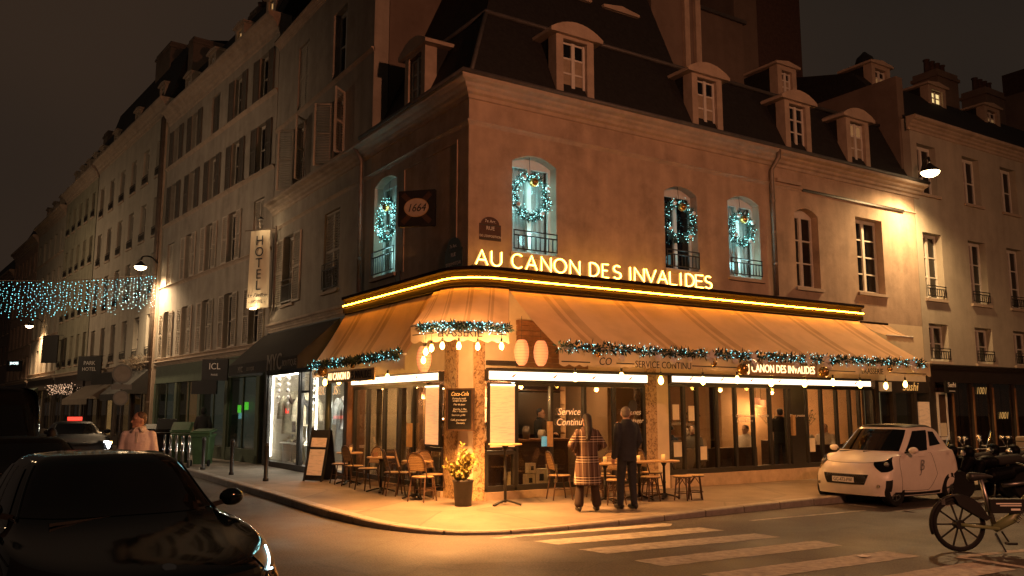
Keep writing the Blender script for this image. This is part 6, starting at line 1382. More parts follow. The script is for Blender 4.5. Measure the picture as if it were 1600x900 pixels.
def wheel(parent, x, y, r, w, side, spokes=10, rim='steel'):
    t = MB().lathe([(r * .66, -w / 2), (r * .93, -w / 2), (r, -w * .32), (r, w * .32), (r * .93, w / 2), (r * .66, w / 2), (r * .62, w * .3), (r * .62, -w * .3)], (0, 0, 0), 32)
    o = t.build('wheel', 'rubber', parent, loc=(x, y, r), rot=(0, R(90) * side, 0), smooth=False)
    b = MB(); b.lathe([(r * .67, w * .1), (r * .68, w * .42), (r * .60, w * .40), (r * .58, w * .1)], (0, 0, 0), 28, False)
    for k in range(spokes):
        a = 2 * math.pi * k / spokes; b.bar((r * .1 * math.cos(a), r * .1 * math.sin(a), w * .36), (r * .62 * math.cos(a + .12), r * .62 * math.sin(a + .12), w * .36), r * .11, .02)
    b.lathe([(r * .16, w * .25), (r * .15, w * .42), (.01, w * .43)], (0, 0, 0), 14); b.build('rim', rim, o)
    MB().lathe([(r * .58, -w * .2), (r * .58, -w * .1)], (0, 0, 0), 20).build('brake_disc', 'car_plastic', o); return o
def cut_arches(o, ys, r, halfw):
    for y in ys:
        c = MB().tube([(-halfw - .3, y, r * .95), (-halfw + .24, y, r * .95)], r * 1.12, 28).tube([(halfw - .24, y, r * .95), (halfw + .3, y, r * .95)], r * 1.12, 28).build('cutter', 'car_plastic')
        m = o.modifiers.new('arch', 'BOOLEAN'); m.operation = 'DIFFERENCE'; m.object = c; m.solver = 'EXACT'; m.material_mode = 'TRANSFER'
        dg = bpy.context.evaluated_depsgraph_get(); dg.update(); me = bpy.data.meshes.new_from_object(o.evaluated_get(dg)); o.modifiers.clear(); old = o.data; o.data = me
        bpy.data.objects.remove(c)
    return o
def sedan_tables(hw=.92, belt=1.0, roof=1.45, fl=2.36, nose=.80):
    s = hw / .92; k = roof / 1.45
    return [[(0, -fl + .05, .24), (.5 * s, -fl + .09, .24), (.82 * s, -fl + .3, .24), (.88 * s, -1.45, .22), (.88 * s, -.8, .20), (.88 * s, .2, .20), (.88 * s, 1.0, .20), (.88 * s, 1.5, .22), (.80 * s, 2.2, .28), (0, 2.36, .30)],
            [(0, -fl, .45), (.52 * s, -fl + .06, .45), (.86 * s, -fl + .32, .45), (.92 * s, -1.45, .45), (.92 * s, -.8, .45), (.92 * s, .2, .45), (.92 * s, 1.0, .45), (.925 * s, 1.5, .47), (.84 * s, 2.25, .5), (0, 2.44, .5)],
            [(0, -fl + .02, .66), (.54 * s, -fl + .10, .66), (.85 * s, -fl + .44, .67), (.915 * s, -1.45, .70), (.915 * s, -.8, .72), (.91 * s, .2, .72), (.91 * s, 1.0, .73), (.915 * s, 1.5, .75), (.84 * s, 2.22, .75), (0, 2.40, .75)],
            [(0, -fl + .10, nose), (.50 * s, -fl + .20, nose + .01), (.76 * s, -fl + .55, nose + .04), (.86 * s, -1.45, .90), (.88 * s, -.8, .95), (.885 * s, .2, .96), (.885 * s, 1.0, .97), (.87 * s, 1.5, .97), (.76 * s, 2.15, .96), (0, 2.32, .97)],
            [(0, -1.12, belt + .0), (.42 * s, -1.08, belt), (.68 * s, -.92, belt + .01), (.76 * s, -.74, belt + .02), (.79 * s, -.45, belt + .02), (.80 * s, .2, belt + .03), (.79 * s, .85, belt + .04), (.73 * s, 1.25, belt + .05), (.6 * s, 1.55, belt + .05), (0, 1.68, belt + .05)],
            [(0, -.42, roof - .07), (.34 * s, -.39, roof - .075), (.52 * s, -.30, roof - .085), (.57 * s, -.18, roof - .09), (.59 * s, 0, roof - .085), (.60 * s, .3, roof - .075), (.58 * s, .62, roof - .085), (.52 * s, .85, roof - .10), (.42 * s, 1.0, roof - .11), (0, 1.08, roof - .10)],
            [(0, -.18, roof - .015), (.2 * s, -.17, roof - .016), (.32 * s, -.14, roof - .018), (.36 * s, -.1, roof - .02), (.38 * s, 0, roof - .02), (.38 * s, .25, roof - .018), (.36 * s, .45, roof - .02), (.32 * s, .6, roof - .025), (.25 * s, .7, roof - .03), (0, .75, roof - .03)],
            [(0, .1, roof)] + [(.05, .1 + .02 * q, roof) for q in range(8)] + [(0, .3, roof)]]
def sedan(name, label, loc, rz, paint='car_black', cat='car', hw=.92, roof=1.45, detail=True, lights=('drl_white', 'drl_white'), glass='car_glass', fl=2.36, nose=.80):
    o = thing(name, label, cat, loc, rz); L = Loft(sedan_tables(hw, 1.0, roof, fl, nose))
    b = L.body(8, 6).build('body', paint, o); cut_arches(b, (-1.45, 1.42), .335, hw); smooth_angle(b, 35)
    g = MB()
    L.patch(0, 2.35, 4.10, 4.92, .007, 16, 8, 1, g, lambda v: (0, -.1 * v)); L.patch(0, 2.35, 4.10, 4.92, .007, 16, 8, -1, g, lambda v: (0, -.1 * v)); g.build('windscreen', glass, o, smooth=True)
    for s in (-1, 1):
        L.patch(3.2, 4.95, 4.12, 4.88, .007, 10, 6, s, None, lambda v: (.15 * v, 0)).build('side_window', glass, o, smooth=True); L.patch(5.05, 6.7, 4.12, 4.88, .007, 10, 6, s, None, lambda v: (0, -.1 * v)).build('side_window', glass, o, smooth=True)
        wheel(o, s * (hw - .11), -1.45, .335, .22, s); wheel(o, s * (hw - .11), 1.42, .335, .22, s)
        m = MB().ball((0, 0, 0), (.105, .07, .075), 12, 8); mm = m.build('mirror', paint, o, loc=(s * (hw - .01), -.70, 1.10), smooth=True); MB().bar((-s * .05, 0, -.03), (-s * .17, 0, -.06), .04).build('mirror_stalk', 'car_plastic', mm)
        hl = L.patch(1.28, 2.42, 2.28, 2.98, .008, 12, 6, s, None, lambda v: (.12 * (1 - v), .3 * v)).build('headlight', 'car_plastic', o, smooth=True)
        if lights[0 if s < 0 else 1]: L.line([(2.12, 2.88), (1.78, 2.66), (1.47, 2.44), (1.43, 2.36), (1.62, 2.26)], .008, .013, s).build('daylight_strip', lights[0 if s < 0 else 1], hl)
        L.line([(2.7, 2.72), (4, 2.9), (6.5, 2.9)], .005, .004, s).build('crease_trim', 'chrome' if not detail else 'car_plastic', o)
        L.line([(2.6, 4.02), (3.2, 4.05), (5.0, 4.05), (6.9, 4.06)], .009, .008, s).build('window_trim', 'chrome', o); L.line([(2.42, 4.05), (2.32, 4.94)], .010, .008, s).build('pillar_trim', 'car_black', o)
    L.patch(0, 1.2, 1.35, 2.62, .01, 8, 6, 1, L.patch(0, 1.2, 1.35, 2.62, .01, 8, 6, -1)).build('grille', 'car_plastic', o)
    MB().lathe([(.045, 0), (.045, .015)], (0, 0, 0), 20).build('bonnet_badge', 'chrome', o, loc=(0, -fl + .16, nose + .005), rot=(R(25), 0, 0))
    MB().bb(-.26, .26, -fl - .03, -fl - .015, .40, .51).build('number_plate', 'white_print', o)
    MB().bar((-.55, -1.07, 1.01), (.0, -1.0, 1.035), .02).bar((.05, -1.06, 1.01), (.62, -.9, 1.04), .02).build('wiper', 'black_metal', o)
    return o
blk = sedan('parked_car', 'glossy black saloon filling the lower left corner, one white headlight strip lit', (-7.10, -6.0, 0), R(4), 'car_black', lights=(None, 'drl_white'), roof=1.49)
sedan('parked_car', 'dark car behind the black saloon at the left edge, only its roof showing', (-7.42, -.35, 0), R(3), 'car_dark', lights=(None, None), roof=1.47)
tx = sedan('taxi', 'dark taxi with a red roof sign and a glaring headlight coming down the left street', (-4.75, 18.6, 0), R(2), 'car_dark', 'taxi', lights=(None, None))
MB().bb(-.22, .22, -.07, .07, 0, .12).build('roof_sign', 'tail_red', tx, loc=(0, .1, 1.46))
MB().lathe([(.13, 0), (.12, .03)], (0, 0, 0), 14).build('headlight', 'head_white', tx, loc=(.66, -2.14, .70), rot=(R(90), 0, 0)); MB().lathe([(.05, 0), (.05, .03)], (0, 0, 0), 10).build('headlight', 'drl_white', tx, loc=(-.62, -2.16, .70), rot=(R(90), 0, 0))
MB().bb(.74, .84, -2.05, -1.98, .74, .80).build('indicator', 'bulb_warm', tx)
# dark van
o = thing('parked_van', 'tall dark van parked at the left edge behind the cars', 'van', (-7.8, 5.6, 0), R(2))
VL = [[(0, -2.4, z0), (.6 * f, -2.38, z0), (.9 * f, -2.2 + d, z0), (.97 * f, -1.4, z0), (.97 * f, 0, z0), (.97 * f, 1.4, z0), (.95 * f, 2.3, z0), (0, 2.42, z0)] for z0, f, d in ((.25, 1, 0), (.6, 1.02, 0), (1.1, 1.02, .1), (1.2, 1.0, .15))]
VL += [[(0, -1.75 + q, z), (.6 * f, -1.7 + q, z), (.85 * f, -1.5 + q, z), (.95 * f, -1.1, z), (.96 * f, 0, z), (.96 * f, 1.4, z), (.92 * f, 2.28, z), (0, 2.4, z)] for z, f, q in ((1.3, 1, 0), (2.0, .93, .45), (2.22, .80, .6))] + [[(0, -.5, 2.27), (.3, -.5, 2.27), (.4, -.4, 2.27), (.4, -.2, 2.27), (.4, 0, 2.27), (.4, .8, 2.27), (.3, 1.4, 2.27), (0, 1.5, 2.27)]]
L = Loft(VL); b = L.body(6, 4).build('body', 'car_dark', o); smooth_angle(b, 40)
L.patch(0, 1.9, 4.1, 4.85, .008, 10, 6, 1, L.patch(0, 1.9, 4.1, 4.85, .008, 10, 6, -1)).build('windscreen', 'car_glass', o, smooth=True)
for s in (-1, 1):
    L.patch(2.4, 3.6, 4.1, 4.85, .008, 8, 5, s).build('side_window', 'car_glass', o, smooth=True); wheel(o, s * .88, -1.5, .34, .22, s); wheel(o, s * .88, 1.5, .34, .22, s)
    MB().ball((0, 0, 0), (.09, .07, .15), 10, 8).build('mirror', 'car_plastic', o, loc=(s * 1.12, -1.35, 1.35), smooth=True)
# white city car (faces -y in its own frame)
def city():
    o = thing('parked_car', 'small white two door city car parked facing left in front of the brasserie', 'car', (7.92, -3.46, 0), R(-90))
    y0, y1 = -1.36, 1.34; w = .83
    T = [[(0, y0 + .07, .20), (.45, y0 + .09, .20), (.74, y0 + .2, .20), (.76, -.92, .20), (.76, -.45, .18), (.76, 0, .18), (.76, .5, .18), (.77, .95, .20), (.66, y1 - .12, .24), (0, y1 - .05, .26)],
         [(0, y0, .38), (.48, y0 + .04, .38), (.79, y0 + .22, .38), (.825, -.92, .40), (.80, -.45, .38), (.79, 0, .36), (.80, .5, .38), (.825, .95, .42), (.74, y1 - .08, .45), (0, y1, .45)],
         [(0, y0 - .01, .60), (.48, y0 + .05, .60), (.785, y0 + .25, .60), (.82, -.90, .66), (.795, -.45, .66), (.785, 0, .66), (.80, .5, .70), (.82, .95, .72), (.74, y1 - .08, .75), (0, y1, .75)],
         [(0, y0 + .10, .80), (.44, y0 + .15, .81), (.66, y0 + .36, .84), (.75, -.86, .92), (.76, -.45, .94), (.765, 0, .95), (.77, .5, .98), (.77, .95, 1.0), (.68, y1 - .10, 1.0), (0, y1 - .03, 1.0)],
         [(0, -.80, 1.00), (.40, -.76, 1.0), (.62, -.64, 1.0), (.70, -.50, 1.0), (.72, -.28, .99), (.73, .1, .99), (.73, .5, 1.02), (.72, .85, 1.06), (.62, y1 - .16, 1.07), (0, y1 - .08, 1.07)],
         [(0, -.17, 1.46), (.34, -.14, 1.46), (.50, -.08, 1.455), (.555, .0, 1.45), (.57, .15, 1.46), (.575, .4, 1.47), (.565, .65, 1.465), (.54, .85, 1.44), (.46, 1.0, 1.42), (0, 1.06, 1.42)],
         [(0, .0, 1.53), (.2, .0, 1.53), (.32, .03, 1.525), (.36, .08, 1.525), (.38, .2, 1.53), (.38, .4, 1.53), (.36, .6, 1.525), (.32, .75, 1.515), (.25, .82, 1.51), (0, .86, 1.51)],
         [(0, .3, 1.545)] + [(.04, .32 + .02 * k, 1.545) for k in range(8)] + [(0, .5, 1.545)]]
    L = Loft(T); b = L.body(8, 6).build('body', 'car_white', o); cut_arches(b, (-.89, .94), .285, w); smooth_angle(b, 38)
    g = MB(); L.patch(0, 2.5, 4.08, 4.93, .007, 16, 8, 1, g, lambda v: (0, -.15 * v)); L.patch(0, 2.5, 4.08, 4.93, .007, 16, 8, -1, g, lambda v: (0, -.15 * v)); g.build('windscreen', 'car_glass', o, smooth=True)
    rf = MB(); L.patch(0, 9, 5.08, 6.95, .006, 30, 6, 1, rf); L.patch(0, 9, 5.08, 6.95, .006, 30, 6, -1, rf); rf.build('roof_panel', 'car_dark', o, smooth=True)
    for s in (-1, 1):
        L.patch(3.35, 5.55, 4.10, 4.86, .008, 12, 6, s, None, lambda v: (.35 * v, -.05)).build('side_window', 'car_glass', o, smooth=True)
        L.patch(5.75, 7.0, 4.25, 4.80, .008, 10, 5, s, None, lambda v: (0, -.45 * v)).build('side_window', 'car_glass', o, smooth=True)
        wheel(o, s * (w - .125), -.89, .29, .18, s, 8); wheel(o, s * (w - .10), .94, .295, .20, s, 8)
        m = MB().ball((0, 0, 0), (.10, .065, .065), 12, 8).build('mirror', 'car_white', o, loc=(s * .90, -.42, 1.05), smooth=True); MB().bar((-s * .06, 0, -.02), (-s * .18, .0, -.05), .035).build('mirror_stalk', 'car_plastic', m)
        hl = L.patch(1.3, 2.95, 2.22, 3.08, .008, 12, 7, s, None, lambda v: (.35 * (1 - v) ** 2, -.2 * (1 - v))).build('headlight', 'car_glass', o, smooth=True)
        L.line([(1.75, 2.92), (2.2, 3.0), (2.65, 2.98)], .008, .016, s).build('daylight_strip', 'chrome', hl); MB().ball((0, 0, 0), .05, 12, 8).build('lamp_lens', 'steel', hl, loc=L.S(2.15, 2.72) * 1.0 if s > 0 else V((-L.S(2.15, 2.72).x, L.S(2.15, 2.72).y, L.S(2.15, 2.72).z)), smooth=True)
        L.patch(1.85, 2.45, .55, 1.55, .008, 6, 6, s).build('air_intake', 'car_plastic', o)
        MB().lathe([(.035, 0), (.03, .015)], (0, 0, 0), 14).build('fog_lamp', 'chrome', o, loc=V((L.S(1.5, 1.05).x * s, L.S(1.5, 1.05).y - .012, L.S(1.5, 1.05).z)), rot=(R(90), 0, 0))
        L.line([(3.6, 3.2), (3.4, 2.2), (3.5, .6), (5.4, .6), (6.0, 1.6), (5.6, 3.9)], .0035, .001, s).build('door_seam', 'car_plastic', o); L.patch(4.9, 5.35, 2.82, 2.95, .014, 6, 3, s).build('door_handle', 'car_white', o)
        L.patch(3.0, 6.2, .15, .45, .006, 10, 3, s).build('sill_trim', 'car_plastic', o)
    gr = MB(); L.patch(0, 1.05, 1.12, 1.98, .008, 10, 8, 1, gr, lambda v: (0, -.2 * (1 - v))); L.patch(0, 1.05, 1.12, 1.98, .008, 10, 8, -1, gr, lambda v: (0, -.2 * (1 - v))); go = gr.build('grille', 'car_plastic', o)
    hx = MB()
    for r_ in range(6):
        for c_ in range(-11, 12):
            x = (c_ + .5 * (r_ % 2)) * .042; z = .41 + r_ * .034
            if abs(x) < .46 - .03 * abs(r_ - 3): hx.lathe([(.017, 0), (.013, .006)], (0, 0, 0), 6, False); hx.v[-12:] = [(v[0] + x, y0 - .022 + abs(x) ** 2 * .22 - v[2], z + v[1]) for v in hx.v[-12:]]
    tag(hx.build('grille_mesh', 'steel', go), kind='stuff')
    pl = MB().bb(-.24, .24, y0 - .055, y0 - .04, .44, .54).build('number_plate', 'white_print', o); text('lettering', 'GC-473-PW', .10, 'ink', pl, (0, y0 - .058, .455), sx=.82, ext=.001)
    L.line([(0, 3.02), (.8, 3.03), (1.5, 3.05)], .004, .001, 1).build('bonnet_seam', 'car_plastic', o); L.line([(0, 3.02), (.8, 3.03), (1.5, 3.05)], .004, .001, -1).build('bonnet_seam', 'car_plastic', o)
    p = L.S(5.0, 2.35); text('door_emblem', 'B', .30, 'cloth_grey', o, ((p.x + .014), p.y, p.z - .12), rot=(R(90), 0, R(90)), shear=.3, ext=.001); text('door_emblem', 'J', .26, 'cloth_grey', o, ((p.x + .014), p.y - .03, p.z - .16), rot=(R(90), 0, R(90)), shear=.35, ext=.001)
    MB().bar((-.5, -.78, 1.0), (0, -.72, 1.03), .02).bar((.05, -.79, 1.01), (.58, -.62, 1.04), .02).build('wiper', 'black_metal', o)
    return o
cc = city()
# motorbikes behind the city car
def motorbike(label, loc, rz, box=True, screen=True):
    o = thing('motorbike', label, 'motorbike', loc, rz, 'parked motorbikes')   # faces -y
    for y in (-.72, .68):
        w_ = MB().lathe([(.20, -.05), (.28, -.06), (.31, 0), (.28, .06), (.20, .05)], (0, 0, 0), 24).build('wheel', 'rubber', o, loc=(0, y, .31), rot=(0, R(90), 0)); b = MB()
        for k in range(5): a = k * 1.2566; b.bar((0, 0, 0), (.2 * math.cos(a), .2 * math.sin(a), 0), .03, .03)
        b.build('rim', 'steel', w_)
    MB().tube(crom([(0, -.42, .95), (0, -.55, .72), (0, -.72, .31)], 3), .035, 8).build('fork', 'steel', o)
    blob('fairing', [('c', (0, -.5, .80), (0, -.62, .62), .14, .08), ('e', (0, -.50, .98), (.15, .12, .13)), ('c', (-.08, -.42, .45), (-.08, -.3, .75), .05, .1), ('c', (.08, -.42, .45), (.08, -.3, .75), .05, .1)], 'car_dark', o, .016)
    blob('tank', [('e', (0, -.1, .78), (.15, .26, .13)), ('c', (0, .0, .5), (0, .35, .55), .16, .14)], 'car_dark', o, .016)
    blob('seat', [('c', (0, .15, .80), (0, .55, .84), .11, .10), ('c', (0, .6, .82), (0, .78, .78), .09, .06)], 'cloth_black', o, .016)
    blob('rear_body', [('c', (0, .45, .62), (0, .85, .70), .12, .08)], 'car_dark', o, .016)
    MB().tube(crom([(-.36, -.34, 1.05), (-.2, -.42, 1.04), (0, -.46, 1.02), (.2, -.42, 1.04), (.36, -.34, 1.05)], 3), .014, 7).build('handlebar', 'steel', o)
    for s in (-1, 1):
        MB().tube([(s * .26, -.4, 1.04), (s * .33, -.46, 1.20)], .007, 5).ball((s * .34, -.45, 1.24), (.07, .02, .045), 10, 7).build('mirror', 'chrome', o, smooth=True)
    MB().ball((0, -.61, .95), (.09, .04, .07), 12, 8).build('headlight', 'chrome', o, smooth=True)
    if screen: b = MB(); b.grid([[(.17 * math.sin(a) * (1 - .25 * t), -.60 + .10 * (1 - math.cos(a)) + .16 * t, 1.02 + .36 * t) for a in [-1 + .25 * k for k in range(9)]] for t in (0, .33, .66, 1)]); b.build('windscreen', 'shop_glass', o, smooth=True)
    MB().tube([(.14, .1, .32), (.17, .5, .36), (.17, .85, .45)], .045, 10).build('exhaust', 'steel', o, smooth=True); MB().bar((-.1, .1, .3), (-.25, .15, .0), .02).build('kickstand', 'steel', o)
    if box: q = MB().bb(-.22, .22, .62, 1.02, .90, 1.24).build('top_box', 'box_grey', o); bevel(q, .04, 3); MB().bb(-.23, .23, .61, 1.03, 1.12, 1.14).build('box_seam', 'black_metal', q)
    return o
motorbike('dark motorbike with a windscreen squeezed in directly behind the white car', (10.15, -3.95, 0), R(-102), False); motorbike('dark motorbike with a pale grey top box at the right edge', (11.35, -4.15, 0), R(-96), True)
motorbike('plain black motorbike between the white car and the hire bicycle', (9.75, -4.65, 0), R(-118), False, False); motorbike('dark scooter farthest right, half cut off by the frame edge', (11.2, -4.75, 0), R(-108), False, False)
# hire bicycle lower right
o = thing('hire_bicycle', 'green electric hire bicycle cut off by the right edge, rear wheel toward the crossing', 'bicycle', (2.98, -7.8, 0), R(-33))
def bwheel(x):
    w_ = MB().tube([(.325 * math.cos(a), 0, .325 * math.sin(a)) for a in [2 * math.pi * k / 40 for k in range(40)]], .027, 8, closed=True).build('wheel', 'rubber', o, loc=(x, 0, .352), smooth=True)
    b = MB()
    for k in range(10): a = 2 * math.pi * k / 10; b.bar((.05 * math.cos(a), 0, .05 * math.sin(a)), (.31 * math.cos(a), 0, .31 * math.sin(a)), .022, .012, up=(0, 1, 0))
    b.tube([(.298 * math.cos(a), 0, .298 * math.sin(a)) for a in [2 * math.pi * k / 32 for k in range(32)]], .012, 6, closed=True); b.build('rim', 'car_plastic', w_); MB().tube([(0, -.06, 0), (0, .06, 0)], .06, 14).build('hub', 'car_plastic', w_)
bwheel(0); bwheel(1.22)
MB().tube([(.365 * math.cos(a), 0, .352 + .365 * math.sin(a)) for a in [R(200 - 190 * k / 20) for k in range(21)]], .024, 6).build('mudguard', 'car_plastic', o, smooth=True)
for s in (-1, 1):
    poly = [(.16, .50), (.34, .40), (.42, .44)] + [(.375 * math.cos(R(20 + 80 * q / 10)), .352 + .375 * math.sin(R(20 + 80 * q / 10))) for q in range(11)] + [(.0, .60)]; MB().slab([(x, z) for x, z in poly], s * .05 - .006, s * .05 + .006).build('skirt_guard', 'car_plastic', o)
MB().tube([(0, .06, .352), (.5, .05, .30)], .022, 8).tube([(0, -.06, .352), (.5, -.05, .30)], .022, 8).build('chain_stay', 'bike_green', o, smooth=True)
MB().tube([(.48, 0, .28), (.40, 0, .62), (.33, 0, .95)], [.032, .032, .02], 10).build('seat_tube', 'steel', o, smooth=True)
blob('saddle', [('c', (.22, 0, .96), (.40, 0, .97), .07, .035), ('c', (.40, 0, .97), (.48, 0, .96), .035, .02)], 'black_metal', o, .012)
b = MB(); b.tube([(.46, 0, .30), (.70, 0, .42), (.95, 0, .72), (1.0, 0, .85)], [.06, .065, .05, .035], 12); b.build('frame', 'bike_green', o, smooth=True)
MB().bb(.40, .86, -.075, .075, .50, .68).build('battery_case', 'car_plastic', o); bevel(o.children[-1], .02)
MB().bb(.47, .80, -.079, -.076, .615, .63).bb(.52, .80, -.079, -.076, .59, .602).bb(.66, .78, -.079, -.076, .535, .56).build('printed_lines', 'white_print', o); text('lettering', 'hire', .05, 'white_print', o, (.74, -.08, .53), ext=.001) if False else None
text('lettering', 'LIME', .10, 'ink', o, (.80, -.075, .44), rot=(R(90), R(-48), 0), ext=.001)
MB().tube([(.97, 0, .78), (1.0, 0, 1.08)], .022, 8).tube([(1.0, -.3, 1.12), (1.0, 0, 1.08), (1.0, .3, 1.12)], .016, 8).build('handlebar', 'car_plastic', o); MB().tube([(1.0, 0, .80), (1.12, 0, .352)], .03, 8).build('fork', 'bike_green', o)
MB().tube([(.42, -.1, .25), (.50, -.16, .02)], .016, 8).build('kickstand', 'chrome', o); MB().tube([(.48, -.14, .28), (.56, -.15, .14)], .012, 6).bb(.5, .62, -.24, -.15, .12, .15).build('pedal', 'car_plastic', o)
MB().tube([(-.05, 0, .73), (-.18, 0, .66)], .015, 6).bb(-.22, -.17, -.03, .03, .60, .68).build('tail_light', 'chrome', o)

# ------------------------------------------------------------------ left street furniture
def wheelie(label, loc, rz, lid=0., m='bin_green'):
    o = thing('wheelie_bin', label, 'bin', loc, rz, 'wheelie bins on the left pavement'); b = MB()
    rows = [[(-x, -y, z), (x, -y, z), (x, y, z), (-x, y, z)] for x, y, z in ((.22, .24, .06), (.27, .32, .90), (.30, .36, .91), (.30, .36, .97))]; b.grid(rows, True); b.add(rows[0], [(3, 2, 1, 0)]); b.add(rows[-1], [(0, 1, 2, 3)]); bevel(b.build('bin_body', m, o), .015)
    l = MB(); l.bb(-.31, .31, -.74, 0, 0, .05).bb(-.26, .26, -.68, -.06, .05, .08); bevel(l.build('lid', m, o, loc=(0, .37, .975), rot=(R(-lid), 0, 0)), .015)
    for s in (-1, 1): MB().tube([(s * .25, .28, .1), (s * .29, .28, .1)], .10, 14).build('wheel', 'rubber', o)
    MB().tube([(-.25, .42, .9), (.25, .42, .9)], .015, 6).build('handle', m, o); return o
wheelie('green wheelie bin nearest the viewer with a closed lid', (-1.72, 13.3, PZ), R(150), 6); wheelie('green wheelie bin behind the first with its lid propped open', (-2.15, 14.3, PZ), R(160), 24); wheelie('dark wheelie bin farther back with a tilted lid', (-2.4, 15.4, PZ), R(165), 32, 'car_plastic'); wheelie('dark wheelie bin at the far end of the row', (-2.6, 16.5, PZ), R(165), 15, 'car_plastic')
for i in range(5):  # chrome bars added to imitate highlights on the bin ridges
    o = MB().tube([(0, 0, 0), (0, 0, .9)], .045, 12).ball((0, 0, .9), .045, 12, 8).build('bin_highlight_bar', 'chrome', loc=(-2.35 - .09 * i, 12.3 + .42 * i, .13), smooth=True)
    tag(o, 'shiny bar added for the highlight on the bin ridges, %s' % ['nearest the viewer', 'second of the row', 'middle one of the row', 'fourth of the row', 'farthest of the row'][i], 'post', 'bars added for the bin ridge highlights')
o = thing('traffic_sign', 'round traffic signs stacked on a dark pole seen from behind, left of the bins', 'traffic sign', (-3.35, 18.6, .13), R(-20)); MB().tube([(0, 0, 0), (0, 0, 3.2)], .04, 10).build('pole', 'black_metal', o)
for z, r_ in ((2.95, .34), (2.1, .26)): MB().lathe([(r_, 0), (r_, .02)], (0, 0, 0), 24).build('sign_disc', 'shutter_dark', o, loc=(0, -.05, z), rot=(R(90), 0, 0)); MB().lathe([(r_ * .8, 0), (r_ * .8, .006)], (0, 0, 0), 24).build('disc_face', 'canvas_brown', o, loc=(0, -.07, z), rot=(R(90), 0, 0))
MB().bb(-.34, .34, -.07, -.05, 2.40, 2.58).build('sign_panel', 'shutter_dark', o)
# icicle light curtain across the left street
o = thing('light_curtain', 'curtain of hanging cool white lights strung across the left street', 'light curtain'); A0, A1 = V(spt(12.85, .05, 7.75)), V((-11.5, 24.6, 6.9)); MB().tube([A0.lerp(A1, k / 12) + V((0, 0, -.35 * math.sin(math.pi * k / 12))) for k in range(13)], .012, 5).build('cable', 'gutter_metal', o)
random.seed(11)
for k in range(72):
    t = (k + .5) / 72; p = A0.lerp(A1, t) + V((0, 0, -.35 * math.sin(math.pi * t))); q = MB(); n = random.randint(11, 15); w = MB()
    for j in range(n): q.octa(p + V((random.uniform(-.05, .05), random.uniform(-.05, .05), -.05 - j * .105 - random.uniform(0, .08))), random.choice((.008, .010, .013, .018)))
    q.build('light_strand', 'led_cool', o)
# shop signs and awnings down the street
def blade(label, s, z, w, h, lines, m='black_board', tm='white_print', out=.75, lit=None, rz=SR):
    o = thing('projecting_sign', label, 'sign', spt(s, out, z), R(-45)); MB().bb(-w / 2, w / 2, -.04, .04, -h / 2, h / 2).build('sign_board', m, o); MB().bar((0, 0, h / 2 + .03), (out * .75, out * .55, h / 2 + .03), .025).build('bracket', 'black_metal', o)
    for t, dz, sz in lines: text('lettering', t, sz, tm, o, (0, -.05, dz), ext=.002)
    return o
blade('black projecting shop sign with pale letters under the hotel banner', 2.6, 3.15, .95, .72, [('ICL', .02, .3), ('PARIS', -.2, .1)]); blade('small black board below the lettered sign on the green shop', 3.6, 2.58, .95, .45, [])
blade('large square black sign on the pale house with stacked letters', 21.5, 3.9, 1.35, 1.25, [('PARK', .18, .28), ('HOTEL', -.12, .26)]); blade('black sign with scrolled top farther along the pale house', 18.6, 3.3, 1.15, .55, []); blade('tall plain black sign high on the greenish house', 32.8, 5.5, 1.1, 1.7, [])
blade('bright white lettered sign far down the left street', 46.5, 5.0, 1.3, .8, [('SHOES', .12, .25)], 'black_board', 'led_pale')
def shop_awning(label, s0, s1, z0, z1, out, m):
    o = thing('shop_awning', label, 'awning'); a, b_ = [V(spt(s, .1, z1)) for s in (s0, s1)], [V(spt(s, out, z0)) for s in (s0, s1)]; q = MB(); q.grid([a, b_]); q.add([a[0], b_[0], V(spt(s0, .1, z0))], [(0, 1, 2)]); q.add([a[1], b_[1], V(spt(s1, .1, z0))], [(0, 1, 2)]); q.build('canopy', m, o); MB().grid([b_, [p + V((0, 0, -.28)) for p in b_]]).build('valance', m, o); return o
shop_awning('black shop awning behind the bins with dried branches above', 12.9, 16.4, 2.5, 3.6, 1.3, 'canvas_dark'); shop_awning('brown shop awning beyond the black one', 19.5, 25.5, 2.35, 3.1, 1.2, 'canvas_brown'); shop_awning('teal lit awning far down the left street', 40, 46, 2.6, 3.3, 1.2, 'enamel_green')
o = thing('branch_garland', 'dry branch decoration with tiny warm lights over the black shop awning', 'garland'); b = MB(); q = MB()
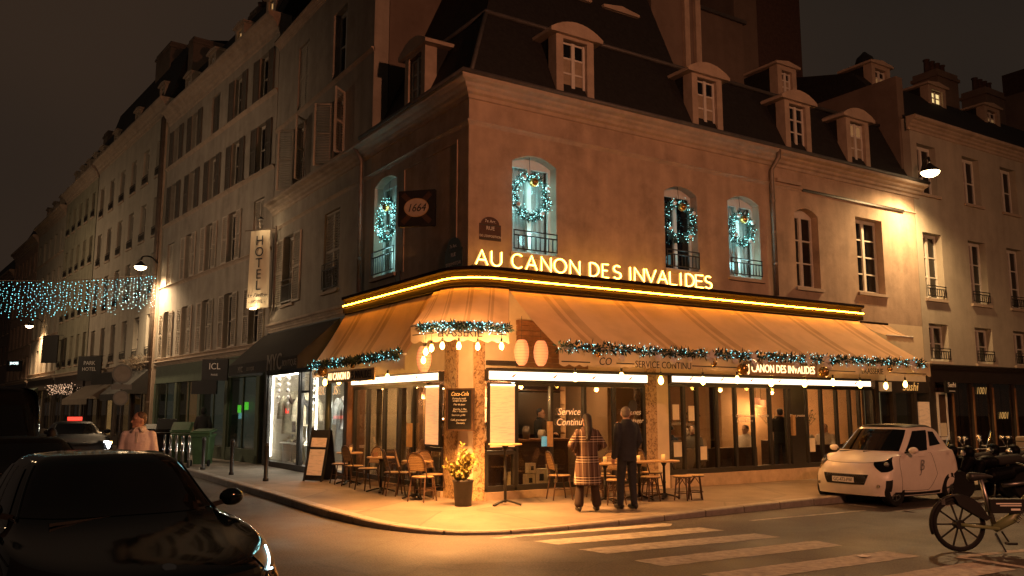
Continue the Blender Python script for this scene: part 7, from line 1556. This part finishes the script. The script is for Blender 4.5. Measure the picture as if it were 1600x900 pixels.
for k in range(260):
    p = V(spt(random.uniform(13.2, 16.2), random.uniform(.1, .5), random.uniform(3.6, 4.15))); sprig(b, p, rdir(), .3, .012)
tag(b.build('twigs', 'stem', o), kind='stuff')
o = thing('branch_garland', 'glittering warm light garland on a shop farther down the left street', 'garland'); q = MB(); b = MB()
for k in range(170):
    p = V(spt(random.uniform(26.8, 34), random.uniform(.3, .7), random.uniform(2.7, 3.3))); q.octa(p, .016); sprig(b, p, rdir(), .25, .02)
tag(q.build('led_lights', 'led_warm', o), kind='stuff'); tag(b.build('twigs', 'stem', o), kind='stuff')
# green shop details
for i, (s, z, m, w, h, l) in enumerate(((3.75, 1.92, 'screen_green', .38, .34, 'upper left'), (2.9, 1.85, 'screen_green', .26, .26, 'lower middle'), (2.25, 1.95, 'screen_green', .30, .26, 'right'), (2.75, 1.62, 'screen_cyan', .34, .2, 'cyan'))):
    o = MB().bb(-w / 2, w / 2, -.03, 0, -h / 2, h / 2).build('shop_screen', m, loc=spt(s, -.26, z), rot=(0, 0, SR)); tag(o, ['bright green lit shape behind the green shop door, the leftmost', 'small green lit shape beside the leftmost one', 'green lit shape nearest the hotel wall', 'small cyan notice screen on the green shop door'][i], 'lit sign')

b = MB(); b.grid([[(x, y, .010 + .02 * random.random()) for x in (-.10, -.03, .04, .10)] for y in (-.06, 0, .06)])
o = b.build('paper_scrap', 'white_print', loc=(1.55, -7.38, 0), rot=(0, 0, .3)); tag(o, 'crumpled scrap of white paper lying on the crossing stripe', 'litter')
# ------------------------------------------------------------------ lettering to real meshes
dg = bpy.context.evaluated_depsgraph_get(); dg.update(); done = {}
for o in [q for q in scene.objects if q.type == 'FONT']:
    cu = o.data; key = (cu.body, cu.size, cu.extrude, cu.shear, cu.space_character, cu.materials[0].name)
    if key not in done:
        me = bpy.data.meshes.new_from_object(o.evaluated_get(dg)); me.name = 'lettering'; done[key] = me
    n = bpy.data.objects.new('t', done[key]); COL.objects.link(n); n.parent = o.parent; n.location = o.location; n.rotation_euler = o.rotation_euler; n.scale = o.scale
    nm = o.name.split('.')[0]; bpy.data.objects.remove(o); n.name = nm
